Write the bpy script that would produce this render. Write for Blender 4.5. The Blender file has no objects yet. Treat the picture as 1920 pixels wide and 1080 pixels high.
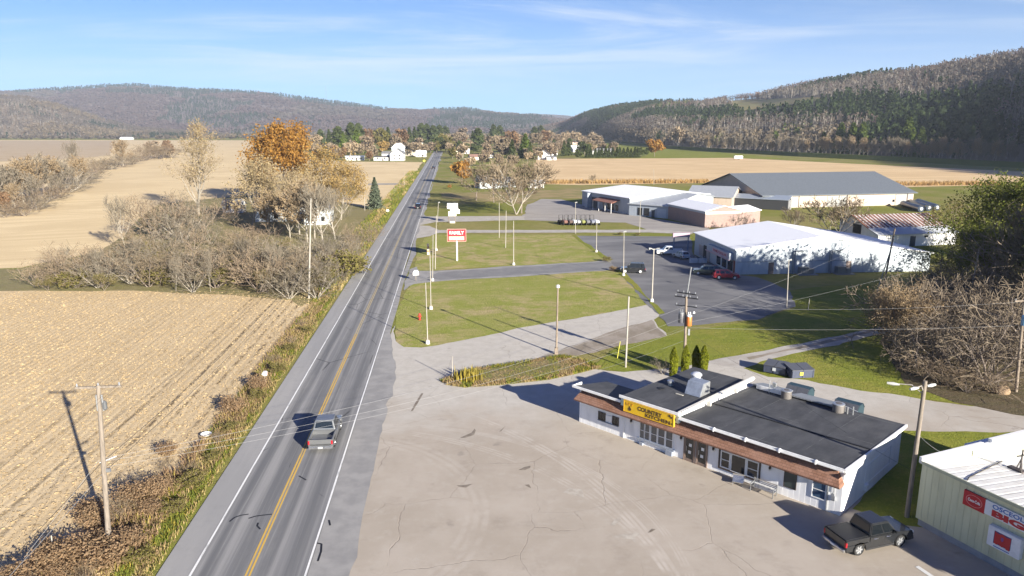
import bpy, bmesh, math, random
import numpy as np
from mathutils import Vector, Matrix
R = math.radians
scene = bpy.context.scene
COL = scene.collection
rng = random.Random(7)

# ------------------------------------------------------------------ camera geometry
FPX, CAMH, PITCH = 1370.0, 26.0, math.atan(300/1370.0)
cP, sP = math.cos(PITCH), math.sin(PITCH)
def ray(u, v):
    x = (u-960)/FPX; y = (540-v)/FPX
    return (x, cP+y*sP, -sP+y*cP)
def G(u, v, z=0.0):
    r = ray(u, v); t = (z-CAMH)/r[2]
    return (r[0]*t, r[1]*t, z)
def V(u, v, Y):
    r = ray(u, v); t = Y/r[1]
    return (r[0]*t, Y, CAMH+r[2]*t)
def height(u, vb, vt):
    return V(u, vt, G(u, vb)[1])[2]
SUN_AZ, SUN_EL = 144.0, 17.3

# ------------------------------------------------------------------ nodes and materials
def lin(c):
    return tuple((x/12.92 if x <= .04045 else ((x+.055)/1.055)**2.4) for x in c)
class NB:
    def __init__(s, tree): s.t = tree; tree.nodes.clear()
    def n(s, typ, props=None, **ins):
        nd = s.t.nodes.new(typ)
        for k, v in (props or {}).items(): setattr(nd, k, v)
        for k, v in ins.items():
            key = int(k[1:]) if k[0] == '_' and k[1:].isdigit() else k.replace('__', ' ')
            s.put(nd.inputs[key], v)
        return nd
    def put(s, sock, v):
        if isinstance(v, bpy.types.NodeSocket): s.t.links.new(v, sock)
        elif isinstance(v, bpy.types.Node): s.t.links.new(v.outputs[0], sock)
        else:
            if isinstance(v, (tuple, list)) and len(v) == 3 and sock.type == 'RGBA': v = (*v, 1)
            sock.default_value = v
    def m(s, op, a, b=0.0, c=None, clamp=False):
        nd = s.t.nodes.new('ShaderNodeMath'); nd.operation = op; nd.use_clamp = clamp
        s.put(nd.inputs[0], a); s.put(nd.inputs[1], b)
        if c is not None: s.put(nd.inputs[2], c)
        return nd.outputs[0]
    def mix(s, f, a, b):
        nd = s.t.nodes.new('ShaderNodeMix'); nd.data_type = 'RGBA'
        s.put(nd.inputs[0], f); s.put(nd.inputs[6], a); s.put(nd.inputs[7], b)
        return nd.outputs[2]
    def ss(s, x, lo, hi):
        nd = s.t.nodes.new('ShaderNodeMapRange'); nd.interpolation_type = 'SMOOTHSTEP'
        s.put(nd.inputs[0], x); nd.inputs[1].default_value = lo; nd.inputs[2].default_value = hi
        return nd.outputs[0]
    def pos(s, obj=False):
        if obj: return s.t.nodes.new('ShaderNodeTexCoord').outputs['Object']
        return s.t.nodes.new('ShaderNodeNewGeometry').outputs['Position']
    def mp(s, v, scale=(1, 1, 1), rot=0.0, loc=(0, 0, 0)):
        nd = s.t.nodes.new('ShaderNodeMapping'); s.put(nd.inputs[0], v)
        nd.inputs['Scale'].default_value = scale; nd.inputs['Rotation'].default_value = (0, 0, rot); nd.inputs['Location'].default_value = loc
        return nd.outputs[0]
    def noise(s, v, scale, detail=4, rough=.6, dist=0.0):
        nd = s.t.nodes.new('ShaderNodeTexNoise'); s.put(nd.inputs['Vector'], v)
        nd.inputs['Scale'].default_value = scale; nd.inputs['Detail'].default_value = detail
        nd.inputs['Roughness'].default_value = rough; nd.inputs['Distortion'].default_value = dist
        return nd.outputs[0]
    def xyz(s, v):
        nd = s.t.nodes.new('ShaderNodeSeparateXYZ'); s.put(nd.inputs[0], v); return nd.outputs
    def bump(s, h, strength=.5, dist=.05):
        nd = s.t.nodes.new('ShaderNodeBump'); s.put(nd.inputs['Height'], h)
        nd.inputs['Strength'].default_value = strength; nd.inputs['Distance'].default_value = dist
        return nd.outputs[0]
    def surf(s, col, rough=.8, normal=None, metal=0.0, spec=.3, **kw):
        p = s.t.nodes.new('ShaderNodeBsdfPrincipled')
        s.put(p.inputs['Base Color'], col); s.put(p.inputs['Roughness'], rough); s.put(p.inputs['Metallic'], metal)
        s.put(p.inputs['Specular IOR Level'], spec)
        for k, v in kw.items(): s.put(p.inputs[k.replace('__', ' ')], v)
        if normal is not None: s.put(p.inputs['Normal'], normal)
        o = s.t.nodes.new('ShaderNodeOutputMaterial'); s.t.links.new(p.outputs[0], o.inputs[0])
        return p
MATS = {}
def newmat(name):
    m = bpy.data.materials.new(name); m.use_nodes = True; MATS[name] = m
    return m, NB(m.node_tree)
def noisy(name, c1, c2, scale=2.0, rough=.7, bump=0.0, bscale=None, obj=False, stretch=(1, 1, 1), lo=.35, hi=.65, metal=0.0, spec=.3, detail=5):
    if name in MATS: return MATS[name]
    m, b = newmat(name)
    p = b.mp(b.pos(obj), stretch)
    n = b.ss(b.noise(p, scale, detail), lo, hi)
    nr = b.bump(b.noise(p, bscale or scale*4, 3), bump, .03) if bump else None
    b.surf(b.mix(n, c1, c2), rough, nr, metal, spec)
    return m
def ribbed(name, c1, c2, pitch, axis=0, rough=.45, metal=0.0, dark=.75, duty=.12, depth=.4, wear=.35):
    """sheet metal or board cladding with ribs along one object axis"""
    if name in MATS: return MATS[name]
    m, b = newmat(name)
    p = b.pos(True); x = b.xyz(p)[axis]
    fr = b.m('FRACT', b.m('DIVIDE', x, pitch))
    rib = b.m('LESS_THAN', fr, duty)
    n = b.ss(b.noise(b.mp(p, (1, 1, .25)), 1.3, 5), .4, .75)
    col = b.mix(n, c1, c2)
    tri = b.m('ABSOLUTE', b.m('SUBTRACT', fr, duty/2))
    b.surf(col, rough, b.bump(b.ss(tri, duty*.2, duty), depth, .05), metal, .4)
    return m
def paint(name, c, rough=.35, metal=0.0, coat=0.0, var=.12):
    if name in MATS: return MATS[name]
    m, b = newmat(name)
    n = b.noise(b.pos(True), 2.5, 4)
    c2 = tuple(x*(1-var) for x in c)
    b.surf(b.mix(b.ss(n, .35, .7), c, c2), rough, None, metal, .5, Coat__Weight=coat, Coat__Roughness=.05)
    return m
def leafmat(name, cols, trans=.3):
    """leaf colours vary leaf by leaf"""
    if name in MATS: return MATS[name]
    m, b = newmat(name)
    g = b.t.nodes.new('ShaderNodeNewGeometry')
    oi = b.t.nodes.new('ShaderNodeObjectInfo')
    rp = b.t.nodes.new('ShaderNodeValToRGB'); rp.color_ramp.interpolation = 'LINEAR'
    el = rp.color_ramp.elements
    while len(el) < len(cols): el.new(.5)
    for i, c in enumerate(cols):
        el[i].position = i/(max(1, len(cols)-1)); el[i].color = (*c, 1)
    f = b.m('ADD', b.m('MULTIPLY', g.outputs['Random Per Island'], .8), b.m('MULTIPLY', oi.outputs['Random'], .2))
    b.put(rp.inputs[0], f)
    d = b.t.nodes.new('ShaderNodeBsdfDiffuse'); t = b.t.nodes.new('ShaderNodeBsdfTranslucent')
    b.put(d.inputs[0], rp.outputs[0]); b.put(t.inputs[0], rp.outputs[0])
    mx = b.t.nodes.new('ShaderNodeMixShader'); mx.inputs[0].default_value = trans
    b.t.links.new(d.outputs[0], mx.inputs[1]); b.t.links.new(t.outputs[0], mx.inputs[2])
    o = b.t.nodes.new('ShaderNodeOutputMaterial'); b.t.links.new(mx.outputs[0], o.inputs[0])
    return m
def glassmat(name='window_glass', c=(.012, .016, .02), rough=.06):
    if name in MATS: return MATS[name]
    m, b = newmat(name); b.surf(c, rough, None, 0, .8)
    return m

# ------------------------------------------------------------------ objects
def tag(o, label=None, cat=None, group=None, kind=None):
    if label: o['label'] = label
    if cat: o['category'] = cat
    if group: o['group'] = group
    if kind: o['kind'] = kind
    return o
def link(o, parent=None):
    COL.objects.link(o)
    if parent is not None: o.parent = parent
    return o
def empty(name, loc=(0, 0, 0), rz=0.0, label=None, cat=None, group=None):
    o = bpy.data.objects.new(name, None); o.empty_display_size = .5
    o.location = loc; o.rotation_euler = (0, 0, rz)
    return tag(link(o), label, cat, group)
def npmesh(name, verts, faces4=None, faces3=None, mat=None, smooth=False, midx=None):
    """fast mesh from numpy arrays of quads and triangles"""
    me = bpy.data.meshes.new(name)
    verts = np.asarray(verts, np.float32).reshape(-1, 3)
    me.vertices.add(len(verts)); me.vertices.foreach_set('co', verts.ravel())
    li, st, n = [], [], 0
    for f, k in ((faces4, 4), (faces3, 3)):
        if f is not None and len(f):
            f = np.asarray(f, np.int32).reshape(-1, k); li.append(f.ravel()); st.append(np.arange(len(f), dtype=np.int32)*k+n); n += f.size
    me.loops.add(n); me.loops.foreach_set('vertex_index', np.concatenate(li))
    s = np.concatenate(st); me.polygons.add(len(s)); me.polygons.foreach_set('loop_start', s)
    for m in (mat if isinstance(mat, (list, tuple)) else [mat]):
        if m is not None: me.materials.append(m)
    if midx is not None: me.polygons.foreach_set('material_index', np.asarray(midx, np.int32))
    me.polygons.foreach_set('use_smooth', np.full(len(s), smooth, bool))
    me.update(calc_edges=True); me.validate()
    return me
class MB:
    """collects boxes, prisms, tubes and polygons; build() links them as ONE mesh object"""
    def __init__(s): s.v = []; s.f = []; s.mi = []; s.cur = 0
    def add(s, vs, fs):
        o = len(s.v); s.v += [tuple(p) for p in vs]; s.f += [tuple(i+o for i in f) for f in fs]; s.mi += [s.cur]*len(fs); return s
    def box(s, x0, x1, y0, y1, z0, z1):
        v = [(x, y, z) for z in (z0, z1) for y in (y0, y1) for x in (x0, x1)]
        return s.add(v, [(0, 2, 3, 1), (4, 5, 7, 6), (0, 1, 5, 4), (2, 6, 7, 3), (0, 4, 6, 2), (1, 3, 7, 5)])
    def poly(s, pts): return s.add(pts, [tuple(range(len(pts)))])
    def prism(s, pts, vec):
        """extrude a planar outline by vec"""
        n = len(pts); b = [(p[0]+vec[0], p[1]+vec[1], p[2]+vec[2]) for p in pts]
        return s.add(list(pts)+b, [tuple(range(n))[::-1], tuple(range(n, 2*n))]+[(i, (i+1) % n, n+(i+1) % n, n+i) for i in range(n)])
    def extr(s, xz, y0, y1):
        return s.prism([(x, y0, z) for x, z in xz], (0, y1-y0, 0))
    def extx(s, yz, x0, x1):
        return s.prism([(x0, y, z) for y, z in yz], (x1-x0, 0, 0))
    def tube(s, pts, rad, n=8, cap=True):
        pts = [Vector(p) for p in pts]; rad = rad if isinstance(rad, (list, tuple)) else [rad]*len(pts)
        vs, fs = [], []
        for i, p in enumerate(pts):
            d = (pts[min(i+1, len(pts)-1)]-pts[max(i-1, 0)]).normalized()
            a = d.cross(Vector((0, 0, 1)) if abs(d.z) < .9 else Vector((1, 0, 0))).normalized(); c = d.cross(a)
            for k in range(n):
                t = 2*math.pi*k/n; vs.append(p+(a*math.cos(t)+c*math.sin(t))*rad[i])
        for i in range(len(pts)-1):
            for k in range(n): fs.append((i*n+k, i*n+(k+1) % n, (i+1)*n+(k+1) % n, (i+1)*n+k))
        if cap: fs += [tuple(range(n))[::-1], tuple(range((len(pts)-1)*n, len(pts)*n))]
        return s.add(vs, fs)
    def cyl(s, c, r, h, n=16, axis='z', r2=None):
        d = {'x': (h, 0, 0), 'y': (0, h, 0), 'z': (0, 0, h)}[axis]
        return s.tube([c, (c[0]+d[0], c[1]+d[1], c[2]+d[2])], [r, r if r2 is None else r2], n)
    def lathe(s, c, prof, n=16):
        vs = [(c[0]+r*math.cos(2*math.pi*k/n), c[1]+r*math.sin(2*math.pi*k/n), c[2]+z) for r, z in prof for k in range(n)]
        fs = [(i*n+k, i*n+(k+1) % n, (i+1)*n+(k+1) % n, (i+1)*n+k) for i in range(len(prof)-1) for k in range(n)]
        fs += [tuple(range(n))[::-1], tuple(range((len(prof)-1)*n, len(prof)*n))]
        return s.add(vs, fs)
    def mat(s, i): s.cur = i; return s
    def mesh(s, name, mats, bevel=0.0, smooth=False, seg=2):
        me = bpy.data.meshes.new(name); me.from_pydata(s.v, [], s.f)
        for m in (mats if isinstance(mats, (list, tuple)) else [mats]): me.materials.append(m)
        me.polygons.foreach_set('material_index', s.mi)
        bm = bmesh.new(); bm.from_mesh(me)
        bmesh.ops.recalc_face_normals(bm, faces=bm.faces)
        if bevel:
            ed = [e for e in bm.edges if len(e.link_faces) == 2 and e.calc_face_angle(0) > .6]
            bmesh.ops.bevel(bm, geom=ed, offset=bevel, segments=seg, affect='EDGES', clamp_overlap=True)
        bm.to_mesh(me); bm.free()
        if smooth:
            me.polygons.foreach_set('use_smooth', [True]*len(me.polygons))
            try: me.set_sharp_from_angle(angle=R(40))
            except Exception: pass
        me.update(); return me
    def build(s, name, mats, parent=None, bevel=0.0, smooth=False, seg=2, **tags):
        o = bpy.data.objects.new(name, s.mesh(name, mats, bevel, smooth, seg)); link(o, parent)
        return tag(o, **tags) if tags else o
def mobj(name, me, parent=None, loc=(0, 0, 0), rz=0.0):
    o = bpy.data.objects.new(name, me); o.location = loc; o.rotation_euler = (0, 0, rz); return link(o, parent)
def kids(o): return [c for c in ALLKIDS.get(o.name, [])] if False else list(o.children)
def copy_tree(o, loc=None, rz=None, sc=None, label=None, group=None, parent=None):
    c = o.copy(); COL.objects.link(c); c.parent = parent
    if loc is not None: c.location = loc
    if rz is not None: c.rotation_euler = (0, 0, rz)
    if sc is not None: c.scale = sc if isinstance(sc, tuple) else (sc, sc, sc)
    if label: c['label'] = label
    if group: c['group'] = group
    for ch in list(o.children): copy_tree(ch, parent=c)
    return c
def text_mesh(body, size, mat, depth=.01, bold=0.0, width=None, align='CENTER'):
    cu = bpy.data.curves.new('lettering', 'FONT'); cu.body = body; cu.size = size; cu.extrude = depth; cu.offset = bold
    cu.align_x = align; cu.align_y = 'CENTER'; cu.resolution_u = 3
    o = bpy.data.objects.new('lettering', cu); COL.objects.link(o)
    bpy.context.view_layer.update()
    me = bpy.data.meshes.new_from_object(o.evaluated_get(bpy.context.evaluated_depsgraph_get()))
    COL.objects.unlink(o); bpy.data.objects.remove(o); bpy.data.curves.remove(cu)
    me.materials.clear(); me.materials.append(mat)
    if width:
        xs = [v.co.x for v in me.vertices]; k = width/(max(xs)-min(xs))
        for v in me.vertices: v.co.x *= k
    return me
def lettering(body, size, mat, parent, loc, rot, width=None, bold=0.0, depth=.012, name='lettering'):
    o = bpy.data.objects.new(name, text_mesh(body, size, mat, depth, bold, width)); o.location = loc; o.rotation_euler = rot
    return link(o, parent)
class Frame:
    """ground frame of a building: origin a, local x towards b"""
    def __init__(s, a, b):
        s.o = Vector((a[0], a[1], 0)); d = Vector((b[0]-a[0], b[1]-a[1], 0)); s.L = d.length; s.x = d.normalized(); s.y = Vector((-s.x.y, s.x.x, 0))
        s.ang = math.atan2(s.x.y, s.x.x)
    def w(s, x, y, z=0): return tuple(s.o+s.x*x+s.y*y+Vector((0, 0, z)))
    def loc(s, p):
        d = Vector((p[0], p[1], 0))-s.o; return (d.dot(s.x), d.dot(s.y))
# ------------------------------------------------------------------ camera, sun, sky, air
cd = bpy.data.cameras.new('camera'); cam = bpy.data.objects.new('camera', cd); COL.objects.link(cam)
cam.location = (0, 0, CAMH); cam.rotation_euler = (math.pi/2-PITCH, 0, 0)
cd.sensor_width = 36.0; cd.lens = FPX/1920*36; cd.clip_start = .5; cd.clip_end = 30000
scene.camera = cam
sd = bpy.data.lights.new('sun', 'SUN'); sd.energy = 5.0; sd.angle = R(.5); sd.color = (1.0, .93, .81)
sun = bpy.data.objects.new('sun', sd); COL.objects.link(sun)
tosun = Vector((math.sin(R(SUN_AZ))*math.cos(R(SUN_EL)), math.cos(R(SUN_AZ))*math.cos(R(SUN_EL)), math.sin(R(SUN_EL))))
sun.rotation_euler = tosun.to_track_quat('Z', 'Y').to_euler()
w = bpy.data.worlds.new('World'); scene.world = w; w.use_nodes = True
b = NB(w.node_tree)
sky = b.n('ShaderNodeTexSky', dict(sky_type='NISHITA', sun_disc=False, sun_elevation=R(SUN_EL), sun_rotation=R(SUN_AZ), altitude=300.0, air_density=.66, dust_density=.05, ozone_density=10.0))
tc = b.t.nodes.new('ShaderNodeTexCoord'); d = b.xyz(tc.outputs['Generated'])
zz = b.m('ADD', b.m('MAXIMUM', d[2], 0.0), .06)
cv = b.t.nodes.new('ShaderNodeCombineXYZ'); b.put(cv.inputs[0], b.m('DIVIDE', d[0], zz)); b.put(cv.inputs[1], b.m('DIVIDE', d[1], zz))
p1 = b.mp(cv, (.42, 1.0, 1), R(-32), (2.2, 1.3, 0))
n1 = b.noise(p1, .62, 8, .62, 1.2)
n2 = b.noise(b.mp(cv, (1, 1, 1), 0, (1.3, .2, 0)), .23, 4, .5)
p3 = b.mp(cv, (.9, 3.2, 1), R(-24), (7, 4, 0))
n3 = b.noise(p3, 1.1, 7, .7, .8)
cl = b.m('MULTIPLY', b.ss(n1, .38, .70), b.ss(n2, .31, .53))
cl = b.m('ADD', cl, b.m('MULTIPLY', b.ss(n3, .5, .85), b.m('MULTIPLY', b.ss(n2, .42, .6), .35)), clamp=True)
cl = b.m('MULTIPLY', cl, b.ss(d[2], .015, .12))
cl = b.m('MULTIPLY', cl, .8)
hz = b.m('POWER', b.m('SUBTRACT', 1.0, b.m('MAXIMUM', d[2], 0.0), clamp=True), 8.0)
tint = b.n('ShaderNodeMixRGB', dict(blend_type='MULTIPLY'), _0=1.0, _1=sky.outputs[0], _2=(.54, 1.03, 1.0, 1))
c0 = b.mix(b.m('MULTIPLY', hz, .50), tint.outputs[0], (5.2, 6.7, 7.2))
up = b.ss(d[2], .17, .55)  # unseen upper sky darkened and blued, so shadows turn deep blue
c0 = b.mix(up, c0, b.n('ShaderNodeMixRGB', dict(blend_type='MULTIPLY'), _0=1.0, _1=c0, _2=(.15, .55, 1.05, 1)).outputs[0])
cl = b.m('MULTIPLY', cl, b.m('SUBTRACT', 1.0, b.m('MULTIPLY', up, .8)))
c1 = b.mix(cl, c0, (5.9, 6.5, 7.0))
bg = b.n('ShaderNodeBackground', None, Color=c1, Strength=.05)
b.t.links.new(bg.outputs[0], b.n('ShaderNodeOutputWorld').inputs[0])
scene.view_settings.view_transform = 'Standard'; scene.view_settings.look = 'None'
scene.view_settings.exposure = 1.52; scene.view_settings.gamma = 1.0
scene.render.film_transparent = False
cy = scene.cycles
cy.use_denoising = True
cy.max_bounces = 6; cy.diffuse_bounces = 3; cy.glossy_bounces = 3; cy.transmission_bounces = 3; cy.volume_bounces = 0; cy.transparent_max_bounces = 6
cy.sample_clamp_indirect = 4.0
hm = MB().box(-5200, 5200, -260, 8200, -4, 620)
m, nb = newmat('hazy_air')
vol = nb.t.nodes.new('ShaderNodeVolumePrincipled')
vol.inputs['Color'].default_value = (.72, .82, 1.0, 1); vol.inputs['Density'].default_value = 8e-5; vol.inputs['Anisotropy'].default_value = 0.0
nb.t.links.new(vol.outputs[0], nb.t.nodes.new('ShaderNodeOutputMaterial').inputs['Volume'])
m.cycles.homogeneous_volume = True if hasattr(m.cycles, 'homogeneous_volume') else None
hz_o = hm.build('haze', m, kind='stuff', label='thin pale blue haze lying over the valley')
# ------------------------------------------------------------------ ground, road, fields, lots
RA = R(4.81)                                   # road heading, left of the view axis
RO = Vector(G(464.5, 1080)); RX = Vector((math.cos(RA), math.sin(RA), 0)); RY = Vector((-math.sin(RA), math.cos(RA), 0))
def rc(p):
    d = Vector(p)-RO; return d.dot(RX), d.dot(RY)
def rw(x, y, z=0.0): return tuple(RO+RX*x+RY*y+Vector((0, 0, z)))
LX = rc(G(357, 1080))[0]; RXL = rc(G(573, 1080))[0]; SHX = rc(G(293, 1080))[0]; FEX = rc(G(196, 1080))[0]

def road_coords(nb):
    return nb.mp(nb.pos(), (1, 1, 1), -RA)      # world position turned so that y runs along the road

# grass
m, nb = newmat('meadow_grass'); P = nb.pos()
big = nb.ss(nb.noise(P, .035, 5, .6), .38, .62); med = nb.ss(nb.noise(P, .5, 5, .65), .35, .7); fin = nb.noise(P, 7, 3, .7)
tall = nb.ss(nb.noise(nb.mp(P, (.35, 1.6, 1), R(20)), .55, 5, .7), .35, .7)
c = nb.mix(big, (.185, .205, .034), (.28, .235, .095)); c = nb.mix(nb.m('MULTIPLY', med, .6), c, (.195, .185, .048))
c = nb.mix(nb.m('MULTIPLY', tall, .35), c, (.13, .15, .026)); c = nb.mix(nb.ss(fin, .55, .75), c, (.30, .255, .11)); c = nb.mix(nb.ss(nb.noise(P, 2.6, 4, .7), .56, .78), c, (.115, .135, .022))
nb.surf(c, .9, nb.bump(nb.m('ADD', fin, nb.noise(P, 1.6, 4)), .9, .12), 0, .1); grass_m = m
def lawn_mat(name, c1, c2, c3):
    m, nb = newmat(name); P = nb.pos()
    med = nb.ss(nb.noise(P, .22, 6, .7), .38, .64); fin = nb.noise(P, 6, 4, .75); st = nb.noise(nb.mp(P, (.25, 2.2, 1), R(35)), .8, 4, .7)
    big = nb.ss(nb.noise(P, .045, 4, .6), .40, .60); c2b = tuple(x*k for x, k in zip(c2, (1.12, 1.02, 1.15)))
    med = nb.m('MULTIPLY', med, nb.m('ADD', .25, nb.m('MULTIPLY', big, .75))); mow = nb.m('SINE', nb.m('MULTIPLY', nb.xyz(nb.mp(P, (1, 1, 1), R(-8)))[1], 3.1))
    c = nb.mix(med, c1, c2b); c = nb.mix(nb.m('MULTIPLY', nb.ss(mow, .0, 1.0), .22), c, c3); c = nb.mix(nb.ss(st, .5, .75), c, c3); c = nb.mix(nb.ss(fin, .52, .75), c, tuple(x*1.45 for x in c2)); c = nb.mix(nb.m('MULTIPLY', nb.ss(nb.noise(P, .42, 6, .75), .55, .72), .55), c, tuple(x*k for x, k in zip(c2, (1.35, 1.25, 1.4)))); c = nb.mix(nb.ss(nb.noise(P, 1.7, 5, .75), .55, .8), c, tuple(x*.72 for x in c1))
    nb.surf(c, .9, nb.bump(nb.m('ADD', fin, nb.noise(P, 1.8, 4)), .9, .12), 0, .1); return m
tan_lawn = lawn_mat('dry_lawn', (.225, .25, .045), (.36, .305, .15), (.185, .21, .04))
green_lawn = lawn_mat('green_lawn', (.175, .20, .028), (.225, .225, .045), (.145, .178, .022))
litter_m = lawn_mat('brush_floor', (.24, .20, .11), (.185, .175, .07), (.17, .19, .045))

g = MB().poly([(-9000, -400, 0), (9000, -400, 0), (9000, 12000, 0), (-9000, 12000, 0)])
g.build('ground', grass_m, kind='structure', label='flat valley floor of rough grass')

JR = random.Random(77)
def ragged(P):
    out = []
    for a, b_ in zip(P, P[1:]+P[:1]):
        L = math.dist(a[:2], b_[:2]); Y = max(30, (a[1]+b_[1])/2); st = max(1.2, Y*.014); n = int(min(60, L/st)) if -60 < a[1] < 900 and L < 900 else 0; out.append(a); s = 0.0
        for i in range(1, n):
            t = i/n; s = s*.6+JR.gauss(0, .09+Y*.0006); q = (b_[1]-a[1], a[0]-b_[0]); k = s/max(L, .01)*min(1, 4*t, 4*(1-t))
            out.append((a[0]+(b_[0]-a[0])*t+q[0]*k, a[1]+(b_[1]-a[1])*t+q[1]*k, 0))
    return out
def patch(name, px, mat, z, kind='structure', label=None, world=None):
    P = [G(*q) for q in px] if world is None else list(world)
    if name not in ('road', 'parking_stripe', 'pothole', 'pavement_patch') and not (name == 'road_shoulder' and 'paved' in label): P = ragged(P)
    mb = MB(); mb.poly([(*p[:2], z) for p in P])
    return mb.build(name, mat, kind=kind, label=label)

# corn stubble
def stubble(name, rot, c1, c2, c3, rowamp, bumps=.8, tracks=False):
    m, nb = newmat(name); P = nb.mp(nb.pos(), (1, 1, 1), rot); x = nb.xyz(P)[0]
    wob = nb.m('MULTIPLY', nb.noise(nb.mp(P, (.4, .4, 1)), 1.0, 3), .35)
    row = nb.m('SINE', nb.m('MULTIPLY', nb.m('ADD', x, wob), 2*math.pi/.76))
    fin = nb.noise(P, 3.2, 6, .75); swath = nb.noise(nb.mp(P, (.22, .012, 1)), 1.0, 5, .6); big = nb.noise(P, .03, 5, .6)
    c = nb.mix(nb.ss(swath, .35, .65), c1, c2); c = nb.mix(nb.ss(big, .42, .62), c, c2)
    c = nb.mix(nb.m('MULTIPLY', nb.ss(fin, .48, .72), .75), c, c3)
    rm = nb.m('MULTIPLY', nb.ss(row, .1, 1.0), rowamp)
    if tracks:
        patchy = nb.ss(nb.noise(nb.mp(P, (.10, .02, 1)), 1.0, 4, .6), .40, .62)
        rm = nb.m('MULTIPLY', rm, nb.m('ADD', nb.m('MULTIPLY', patchy, .9), .1))
    c = nb.mix(rm, c, tuple(k*.42 for k in c3))
    if tracks:
        wv = nb.m('MULTIPLY', nb.m('SUBTRACT', nb.noise(nb.mp(P, (.5, .5, 1)), 1.0, 3), .5), .25); tx = nb.m('ADD', nb.m('SUBTRACT', RO.dot(RX)+FEX, x), wv); acc = None
        for t_, s_ in ((2.2, .9), (3.6, 1.0), (4.9, .8), (6.3, .9), (8.8, .6), (10.2, .6), (13.4, .5), (15.0, .5), (19.5, .35), (21.0, .35), (27.0, .3)):
            k = nb.m('MULTIPLY', nb.m('SUBTRACT', 1.0, nb.ss(nb.m('ABSOLUTE', nb.m('SUBTRACT', tx, t_)), .08, .30)), s_); acc = k if acc is None else nb.m('MAXIMUM', acc, k)
        brk = nb.ss(nb.noise(nb.mp(P, (1.5, .9, 1)), 1.0, 4, .7), .40, .58); lng = nb.ss(nb.noise(nb.mp(P, (.15, .03, 1)), 1.0, 3), .36, .5)
        c = nb.mix(nb.m('MULTIPLY', acc, nb.m('MULTIPLY', brk, lng)), c, (.12, .085, .05))
    hgt = nb.m('ADD', nb.m('MULTIPLY', row, -.4 if rowamp else 0), nb.m('ADD', nb.m('MULTIPLY', fin, 1.3), nb.noise(P, 1.1, 4)))
    nb.surf(c, .9, nb.bump(hgt, bumps, .10), 0, .1); return m
near_st = stubble('near_stubble', -RA, (.62, .49, .305), (.55, .425, .255), (.46, .35, .20), .18, .28, True)
far_st = stubble('far_stubble', R(64), (.72, .575, .345), (.60, .465, .27), (.51, .385, .215), .0, .4)
right_st = stubble('orange_stubble', R(80), (.70, .525, .305), (.58, .42, .235), (.52, .365, .195), .0, .5)
grey_st = stubble('grey_stubble', R(80), (.50, .40, .27), (.44, .34, .22), (.36, .26, .16), .0, .4)

near_px_edge = [rw(FEX, -70), rw(FEX, rc(G(560, 572))[1])]
patch('near_field', None, near_st, .02, label='stubble of a harvested cornfield beside the road', world=near_px_edge+[G(545, 562), G(430, 552), G(250, 543), G(0, 545), G(-500, 540), G(-2500, 1100)])
patch('far_field', [(-900, 261), (470, 263), (482, 280), (640, 303), (793, 304), (762, 342), (735, 366), (704, 392), (640, 380), (500, 362), (430, 372), (300, 382), (272, 400), (235, 440), (190, 472), (100, 490), (40, 502), (-500, 522)], far_st, .012, label='harvested field beyond the thicket')
patch('grey_field', [(-500, 263), (216, 264), (206, 291), (150, 297), (-500, 322)], grey_st, .05, label='paler field strip along the far hedgerow')
patch('east_field', [(1005, 298), (1190, 297), (1370, 296), (1600, 307), (1880, 320), (2300, 338), (2300, 372), (1880, 347), (1700, 351), (1330, 343), (1090, 347), (1000, 345)], right_st, .02, label='orange tinted harvested field behind the sheds')
patch('brush_floor', [(-500, 541), (0, 546), (250, 545), (430, 553), (548, 563), (566, 575), (640, 520), (700, 455), (725, 420), (700, 395), (640, 380), (500, 362), (300, 382), (270, 402), (233, 442), (188, 474), (98, 492), (38, 504), (-500, 524)], litter_m, .035, label='leaf litter and grass under the thicket')
patch('field_lane', [(690, 344), (764, 343.5), (762, 346.5), (690, 347)], noisy('lane_gravel', (.36, .33, .28), (.30, .26, .2), .6), .055, label='pale farm lane meeting the road')

# tarmac
m, nb = newmat('road_tarmac'); P = road_coords(nb); X = nb.xyz(P)[0]
lx = nb.m('SUBTRACT', X, RO.dot(RX))           # metres right of the centre line
st = nb.noise(nb.mp(P, (1.3, .022, 1)), 1.0, 6, .65); st2 = nb.noise(nb.mp(P, (4.5, .05, 1)), 1.0, 5, .7); fin = nb.noise(P, 9, 3)
al = nb.m('ABSOLUTE', lx)
trk = nb.m('MINIMUM', nb.m('ABSOLUTE', nb.m('SUBTRACT', al, .85)), nb.m('ABSOLUTE', nb.m('SUBTRACT', al, 2.55)))
trk = nb.m('SUBTRACT', 1.0, nb.ss(nb.m('ADD', trk, nb.m('MULTIPLY', nb.m('SUBTRACT', st, .5), .7)), .15, .65))
c = nb.mix(nb.ss(st, .38, .68), (.17, .17, .173), (.285, .28, .273))
c = nb.mix(nb.m('MULTIPLY', trk, .7), c, (.12, .122, .126)); c = nb.mix(nb.m('MULTIPLY', nb.ss(st2, .5, .72), .6), c, (.30, .295, .285))
c = nb.mix(nb.m('MULTIPLY', nb.ss(nb.noise(nb.mp(P, (1, .25, 1)), .35, 5, .7), .52, .72), .35), c, (.27, .262, .25))
vo = nb.n('ShaderNodeTexVoronoi', dict(feature='DISTANCE_TO_EDGE'), Vector=nb.mp(nb.n('ShaderNodeMixRGB', dict(blend_type='ADD'), _0=.35, _1=P, _2=nb.t.nodes.new('ShaderNodeTexNoise').outputs[1]), (1, .6, 1)), Scale=.16)
cr = nb.m('MULTIPLY', nb.m('LESS_THAN', vo.outputs[0], .0055), nb.ss(nb.noise(P, .12, 3), .50, .58))
c = nb.mix(nb.m('MULTIPLY', cr, .75), c, (.03, .03, .032))
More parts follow.
